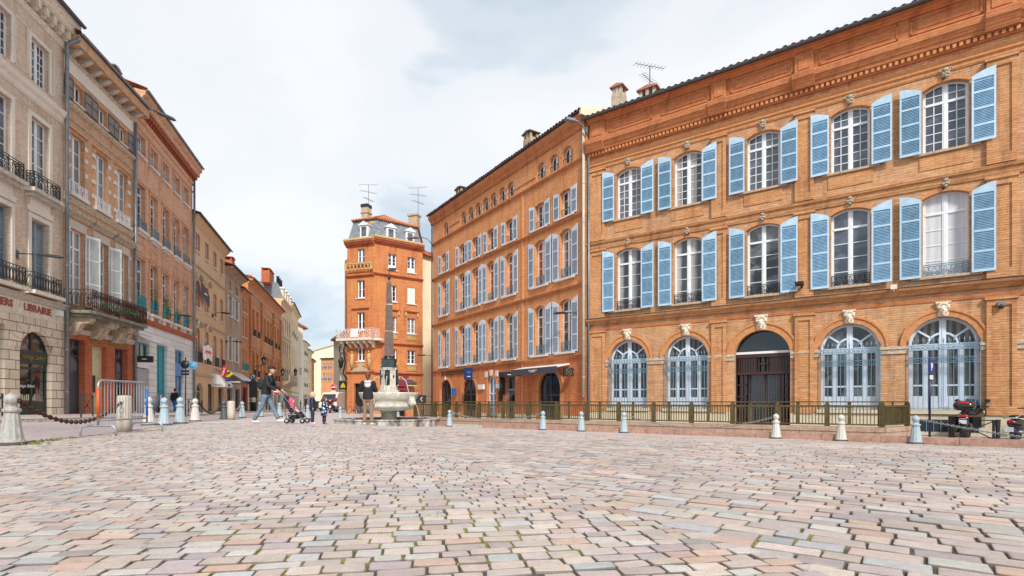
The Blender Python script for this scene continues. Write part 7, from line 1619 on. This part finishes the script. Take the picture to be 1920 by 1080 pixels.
def lantern(label,fc,px,py,out,s=1.0):
    w0=fc.world(fc.u(px,out),-out,fc.z(px,py,out)); t=thing('wall_lantern',label,'street lamp',tuple(w0),fc.root.rotation_euler.z,'wrought iron lanterns down the street'); mb=MB(); mb.tube([(0,out,-.9*s),(0,out*.3,-.6*s),(0,0,-.55*s)],.04*s,6); mb.tube([(0,out,-1.5*s),(0,out*.5,-.9*s),(0,.05,-.6*s)],.025*s,5); mb.build('bracket',MATS['black_paint'],t)
    mb=MB(); mb.lathe([(.18*s,-.5*s),(.30*s,.15*s)],(0,0,0),6); mb.build('glass',MATS['glass_half'],t); mb=MB(); mb.lathe([(.36*s,.15*s),(.12*s,.45*s),(.05*s,.6*s)],(0,0,0),6); mb.lathe([(.2*s,-.58*s),(.2*s,-.5*s)],(0,0,0),6)
    for i in range(6): a=2*PI*i/6; mb.bar((.18*s*math.cos(a),.18*s*math.sin(a),-.5*s),(.30*s*math.cos(a),.30*s*math.sin(a),.15*s),.03*s)
    mb.build('frame',MATS['black_paint'],t)
lantern('black wall lantern on the temple fronted brick house, above the walking man',fd_,495,675,1.1,1.0); lantern('black wall lantern beside the green balcony of the cream house',ff_,554,697,.9,1.2)
lantern('black lantern on the stone balcony house behind the walking man',fe_,530,697,.9,1.0)
lamp('wall_lamp','black street lamp on the rubble stone house beside its white shutters',tuple(fb_.world(.2,-.02,fb_.z(424,640))),fb_.root.rotation_euler.z+.65,1.5)
t=lamp('wall_lamp','dark curved lamp on the tan plastered house',tuple(fa_.world(fa_.u(397),-.02,fa_.z(397,590))),fa_.root.rotation_euler.z+.6,.9,'black_paint','arm')
# big lantern and festoon at the left corner of the corner house
w0=Vector((P(647,.0505).x,P(647,.0505).y,CAMZ+(753-700)*.0505)); t=thing('wall_lantern','large ornate black lantern and bracket on the left edge of the corner house','street lamp',tuple(w0),0); mb=MB()
mb.tube([(.2,0,3.2),(-.1,-.1,2.2),(.05,-.1,1.0),(-.15,-.1,0),(.2,0,-.6)],.08,6); mb.tube([p for p in spiral((-.15,1.6),.4,1.3,1,0,14,-.1)],.04,5); mb.build('bracket',MATS['black_paint'],t); mb=MB(); mb.lathe([(.12,-.1),(.26,.5),(.3,.55),(.06,.95)],(-.35,-.1,.6),6); mb.build('lamp_head',MATS['near_black'],t)
t=thing('shop_sign','black projecting sign with a yellow bell shape left of the corner house','sign',(P(643.5,.056).x,56,CAMZ+(753-722)*.056)); mb=MB(); mb.box(-.45,.45,-.05,.05,-.45,.45); mb.build('panel',MATS['near_black'],t); mb=MB(); mb.prism([(-.28,-.28),(.28,-.28),(.2,.0),(.0,.25),(-.2,.0)],-.07,-.05); mb.build('emblem',MATS['sign_yellow'],t)
# shop signs at the right of the corner house, scooter sign box, bin, tall cabinet
t=thing('menu_sign','stack of dark red sign boards by the yellow trimmed awning of the corner house','sign',(P(757,.048).x,48,CAMZ+(753-722)*.048)); 
for i in range(4): mb=MB(); mb.box(-.5+.05*i,.3+.05*i,-.04,.04,-.5+.36*i,-.25+.36*i); mb.build('board',MATS['sign_wine'] if 'sign_wine' in MATS else pmat('sign_wine',(.20,.02,.03),.4),t)
p=at(474,.060); t=thing('litter_bin','dark green round street bin behind the walking man','bin',p); mb=MB(); mb.lathe([(.33,0),(.36,1.0),(.40,1.05),(.40,1.12)],(0,0,0),16); mb.build('body',MATS['near_black'],t); mb=MB(); mb.lathe([(.38,1.12),(.3,1.18)],(0,0,0),16); mb.build('liner',MATS['green_paint'] if 'green_paint' in MATS else pmat('green_paint',(.08,.30,.04),.6),t)
t=thing('house_sign_panel','tall black house shaped sign panel on two legs behind the walking man','sign panel',at(475,.056)); mb=MB(); mb.prism([(-.42,1.6),(.42,1.6),(.42,3.0),(.55,3.0),(0,3.7),(-.55,3.0),(-.42,3.0)],-.05,.05); mb.build('panel',MATS['black_paint'],t); mb=MB(); mb.bar((-.3,0,0),(-.3,0,1.6),.07); mb.bar((.3,0,0),(.3,0,1.6),.07); mb.build('legs',MATS['black_paint'],t); t.name='sign_panel'  # a sign panel on two legs, no parasol
t,h=wsign('scooter_sign','dark box sign with a white emblem on the beige wall beside the bank','sign',FB,812,741,756,.9,'near_black',.6); mb=MB(); mb.tube([(.07,-.95,h*.25),(.07,-1.1,h*.5),(.07,-.95,h*.75)],.03,5); mb.build('emblem',MATS['sign_white'],t)
# terrace furniture hints by the bank and fountain
# ---------------- bicycles ----------------
pmat('rubber',(.02,.02,.022),.7); pmat('bike_orange',(.6,.2,.05),.5)
def bicycle(label,px,q,rz,col,dz=0):
    t=thing('bicycle',label,'bicycle',at(px,q,dz),rz,'bicycles by the corner house'); 
    for x in (-.52,.52):
        mb=MB(); mb.tube([(.33*math.cos(a),0,.33*math.sin(a)) for a in [2*PI*i/24 for i in range(24)]],.02,6,closed=True); w=mb.build('wheel',MATS['rubber'],t,(x,0,.34)); mb=MB()
        mb.tube([(.31*math.cos(a),0,.31*math.sin(a)) for a in [2*PI*i/24 for i in range(24)]],.012,5,closed=True)
        for i in range(10): a=2*PI*i/10; mb.bar((0,0,0),(.31*math.cos(a),0,.31*math.sin(a)),.006)
        mb.build('rim',MATS['galv'],w)
    mb=MB(); mb.tube([(-.52,0,.34),(-.05,0,.30),(.38,0,.82),(-.18,0,.85),(-.05,0,.30)],.018,6); mb.tube([(-.18,0,.85),(-.52,0,.34)],.014,6); mb.tube([(.36,0,.95),(.38,0,.82),(.52,0,.34)],.018,6); mb.build('frame',MATS[col],t)
    mb=MB(); mb.tube([(.28,-.26,1.0),(.36,-.1,1.0),(.36,.1,1.0),(.28,.26,1.0)],.014,6); mb.tube([(.36,0,1.0),(.36,0,.9)],.014,6); mb.build('handlebar',MATS['near_black'],t); mb=MB(); mb.prism([(-.32,.93),(-.08,.95),(-.08,.98),(-.3,1.0)],-.06,.06); mb.tube([(-.18,0,.85),(-.18,0,.95)],.015,6); mb.build('saddle',MATS['near_black'],t)
    mb=MB(); mb.tube([(-.05,-.08,.30),(.08,-.1,.2)],.012,5); mb.tube([(-.05,.08,.30),(-.18,.1,.4)],.012,5); mb.tube([(-.05,-.02,.3),(-.05,.02,.3)],.09,12); mb.build('crank',MATS['near_black'],t); return t
bicycle('pale bicycle with an orange basket cover leaning left of the corner house door',663,.0455,2.9,'bike_orange'); bicycle('dark bicycle parked just left of the fountain, half behind the woman',680,.0470,.2,'near_black')
# ---------------- motorcycle, scooter, van ----------------
pmat('gloss_black',(.008,.008,.01),.25,coat=.6); pmat('tail_red',(.55,.01,.02),.3); pmat('seat_black',(.02,.02,.022),.6); pmat('plate_white',(.72,.74,.76),.5)
def wheel(t,x,y,r,w,name='wheel'):
    mb=MB(); mb.lathe([(r*.72,-w/2),(r*.95,-w/2),(r,-w/4),(r,w/4),(r*.95,w/2),(r*.72,w/2)],(0,0,0),24); me=mb.mesh(name,MATS['rubber']); me.transform(Matrix.Rotation(PI/2,4,'X')); o=link(name,me,t,(x,y,r)); mb=MB(); mb.tube([(0,-w*.35,0),(0,w*.35,0)],r*.30,14)
    for i in range(5): a=2*PI*i/5; mb.bar((0,0,0),(r*.74*math.cos(a),0,r*.74*math.sin(a)),.04,.05)
    mb.tube([(r*.70*math.cos(a),0,r*.70*math.sin(a)) for a in [2*PI*i/20 for i in range(20)]],.025,6,closed=True); mb.build('rim',MATS['zinc_dark'],o); return o
def loft(secs,name,mat,parent,sub=2):
    """secs: [(x, z_centre, half_width, half_height)...] smooth body along X"""
    mb=MB(); n=10; vs=[]
    for x,zc_,hw,hh in secs:
        for j in range(n): a=2*PI*j/n; c,s=math.cos(a),math.sin(a); vs.append((x,hw*math.copysign(abs(c)**.75,c),zc_+hh*math.copysign(abs(s)**.75,s)))
    k=len(secs); fs=[(i*n+j,(i+1)*n+j,(i+1)*n+(j+1)%n,i*n+(j+1)%n) for i in range(k-1) for j in range(n)]+[tuple(range(n)),tuple(range((k-1)*n,k*n))[::-1]]
    mb.add(vs,fs,0,True); o=mb.build(name,MATS[mat],parent); m_=o.modifiers.new('s','SUBSURF'); m_.levels=sub-1; m_.render_levels=sub-1; return o
def motorbike(label,px,q,rz,z,big=True):
    p=P(px,q); t=thing('motorcycle' if big else 'scooter',label,'motorcycle' if big else 'scooter',(p.x,p.y,z),rz); t.scale=(1.07,)*3
    if big:
        wheel(t,-.72,-.0,.30,.19); wheel(t,.72,0,.29,.12)
        loft([(-.98,.66,.07,.05),(-.85,.66,.18,.14),(-.5,.60,.27,.22),(-.1,.55,.30,.28),(.3,.62,.34,.34),(.6,.74,.34,.36),(.85,.76,.22,.26),(.98,.70,.06,.08)],'fairing','gloss_black',t)
        loft([(-.78,.80,.10,.05),(-.6,.84,.17,.07),(-.2,.80,.18,.07),(.15,.80,.12,.06)],'seat','seat_black',t)
        loft([(-1.14,1.03,.10,.06),(-1.10,1.05,.25,.15),(-.95,1.06,.30,.17),(-.7,1.06,.29,.17),(-.62,1.04,.22,.12)],'top_case','gloss_black',t)
        mb=MB(); mb.ball((-1.10,0,1.15),.1,12,0,(.4,1.6,.42)); mb.build('reflector',MATS['tail_red'],t)
        mb=MB(); mb.box(-1.0,-.78,-.05,.05,.72,.92); mb.build('rack',MATS['near_black'],t)
        mb=MB(); mb.box(-1.04,-1.02,-.11,.11,.50,.66); pl=mb.build('number_plate',MATS['plate_white'],t); mb=MB(); mb.box(-1.045,-1.04,-.11,-.085,.50,.66); mb.build('plate_band',MATS['sign_p_blue'],pl)
        mb=MB(); mb.ball((-.99,0,.74),.06,10,0,(.5,2.0,.8)); mb.build('tail_light',MATS['tail_red'],t)
        mb=MB(); mb.tube([(-.95,.2,.35),(-.5,.22,.30),(-.1,.2,.28)],[.06,.065,.04],10); mb.build('exhaust',MATS['zinc_dark'],t)
        for s in (-1,1): mb=MB(); mb.prismz([(-.9,s*.2),(-.35,s*.23),(-.35,s*.42),(-.85,s*.40)],.38,.72); mb.build('pannier',MATS['gloss_black'],t)
        mb=MB(); mb.tube([(.40,-.38,1.02),(.55,-.2,1.05),(.6,0,1.0),(.55,.2,1.05),(.40,.38,1.02)],.018,6); mb.tube([(.40,-.38,1.02),(.34,-.42,1.02)],.024,6); mb.build('handlebar',MATS['near_black'],t)
        for s in (-1,1): mb=MB(); mb.tube([(.5,s*.28,1.04),(.5,s*.36,1.2)],.01,5); mb.ball((.48,s*.38,1.22),.06,10,0,(.4,1.4,.9)); mb.build('mirror',MATS['near_black'],t)
        mb=MB(); mb.prism([(.62,.95),(.66,.95),(.52,1.28),(.48,1.27)],-.17,.17); mb.build('windscreen',MATS['glass_blue'],t)
        mb=MB(); mb.tube([(.62,.0,.95),(.72,0,.3)],.05,8); mb.build('fork',MATS['near_black'],t)
    else:
        wheel(t,-.55,0,.24,.12); wheel(t,.62,0,.24,.11)
        loft([(-.88,.55,.04,.03),(-.8,.55,.14,.12),(-.5,.52,.20,.19),(-.15,.45,.17,.20),(.05,.38,.10,.12)],'rear_body','gloss_black',t); loft([(-.78,.74,.08,.03),(-.6,.76,.15,.05),(-.2,.74,.15,.05),(.05,.72,.08,.03)],'seat','seat_black',t)
        loft([(.0,.27,.17,.04),(.35,.27,.18,.04),(.45,.5,.22,.25),(.52,.8,.16,.16),(.58,.9,.08,.06)],'leg_shield','gloss_black',t)
        mb=MB(); mb.tube([(.42,-.33,.98),(.5,0,1.0),(.42,.33,.98)],.018,6); mb.tube([(.5,0,.85),(.5,0,1.0)],.03,6); mb.ball((.46,-.36,1.12),.05,8,0,(.4,1.2,1)); mb.tube([(.44,-.3,.99),(.46,-.36,1.12)],.01,4); mb.build('handlebar',MATS['near_black'],t)
        mb=MB(); mb.ball((-.86,0,.60),.06,10,0,(.5,1.6,.8)); mb.build('tail_light',MATS['tail_red'],t); mb=MB(); mb.box(-.96,-.94,-.1,.1,.30,.44); mb.build('number_plate',MATS['plate_white'],t)
        mb=MB(); mb.tube([(-.95,-.13,.70),(-.95,.13,.70),(-.6,.16,.80)],.014,6); mb.tube([(-.95,-.13,.70),(-.6,-.16,.80)],.014,6); mb.build('grab_rail',MATS['galv'],t); mb=MB(); mb.tube([(-.8,-.17,.3),(-.3,-.17,.26)],.045,8); mb.build('exhaust',MATS['zinc'],t)
    return t
gR=-.60
motorbike('large black touring motorcycle with a top case parked behind the rail',1818,.0184,.72,gR)
motorbike('black scooter cut by the right edge of the view',1921,.0172,.45,gR,False)
# distant vehicles beyond the children
def van(label,px,q,rz,col,W=1.95,H=2.3,L=4.8):
    t=thing('parked_van',label,'van',at(px,q),rz); mb=MB(); mb.prismx([(0,.35),(-.0,1.05),(.25,1.15),(.95,H-.15),(1.2,H),(L,H),(L+.05,.35)],-W/2,W/2); b_=mb.build('body',MATS[col],t); bv=b_.modifiers.new('b','BEVEL'); bv.width=.09; bv.segments=2
    mb=MB(); mb.add([(-W/2+.15,.22,1.22),(W/2-.15,.22,1.22),(W/2-.22,.86,H-.25),(-W/2+.22,.86,H-.25)],[(0,1,2,3)]); mb.v=[(x,y-.03,z) for x,y,z in mb.v]; mb.build('windscreen',MATS['glass'],t)
    mb=MB(); mb.box(-.55,.55,-.03,0,.62,.88); mb.build('grille',MATS['near_black'],t)
    for s in (-1,1):
        mb=MB(); mb.ball((s*(W/2-.24),-.0,.85),.13,10,0,(1.3,.3,1)); mb.build('headlight',MATS['sign_white'],t)
        for y in (.85,L-.9): wheel_(t,s*(W/2-.1),y)
    mb=MB(); mb.box(-W/2+.05,W/2-.05,-.06,.02,.33,.52); mb.build('bumper',MATS['near_black'],t); return t
def wheel_(t,x,y,r=.34):
    mb=MB(); mb.tube([(-.11,0,0),(.11,0,0)],r,18); o=mb.build('wheel',MATS['rubber'],t,(x,y,r)); mb=MB(); mb.tube([(-.12,0,0),(.12,0,0)],r*.55,12); mb.build('rim',MATS['galv'],o)
van('pale grey van parked behind the two children',612,.060,-.12,'stone_light'); van('second dark vehicle standing in the street left of the pale van',597,.082,.0,'near_black',1.8,1.5,4.2)
motorbike('dark motorcycle in front of the pale van behind the child in the dotted coat',619,.053,1.9,at(619,.053)[2])
# moss and weeds in the joints
rm=random.Random(12); mb=MB(); me=None
for i in range(420):
    a=rm.uniform(0,2*PI); r=abs(rm.gauss(0,1)); x=-.35+r*1.1*math.cos(a); y=3.0+r*.8*math.sin(a)
    if y<1.9: continue
    leafball(mb,(x,y,-.006),(.022,.018,.006),6,.007,0,rm)
for px,q in ((372,.0187),(287,.0150),(462,.0262),(300,.0152),(60,.0088),(95,.0092),(70,.0084),(30,.0085),(130,.0098)):
    p=P(px,q)
    for i in range(14): leafball(mb,(p.x+rm.gauss(0,.10),p.y+rm.gauss(0,.10),ground(p.x,p.y)+.01),(.04,.04,.02),8,.018,0,rm)
pmat('moss',(.22,.24,.03),.9,var=.5,vs=15); tag(mb.build('moss',MATS['moss']),'green and yellow moss tufts in the joints of the paving','moss',kind='stuff')
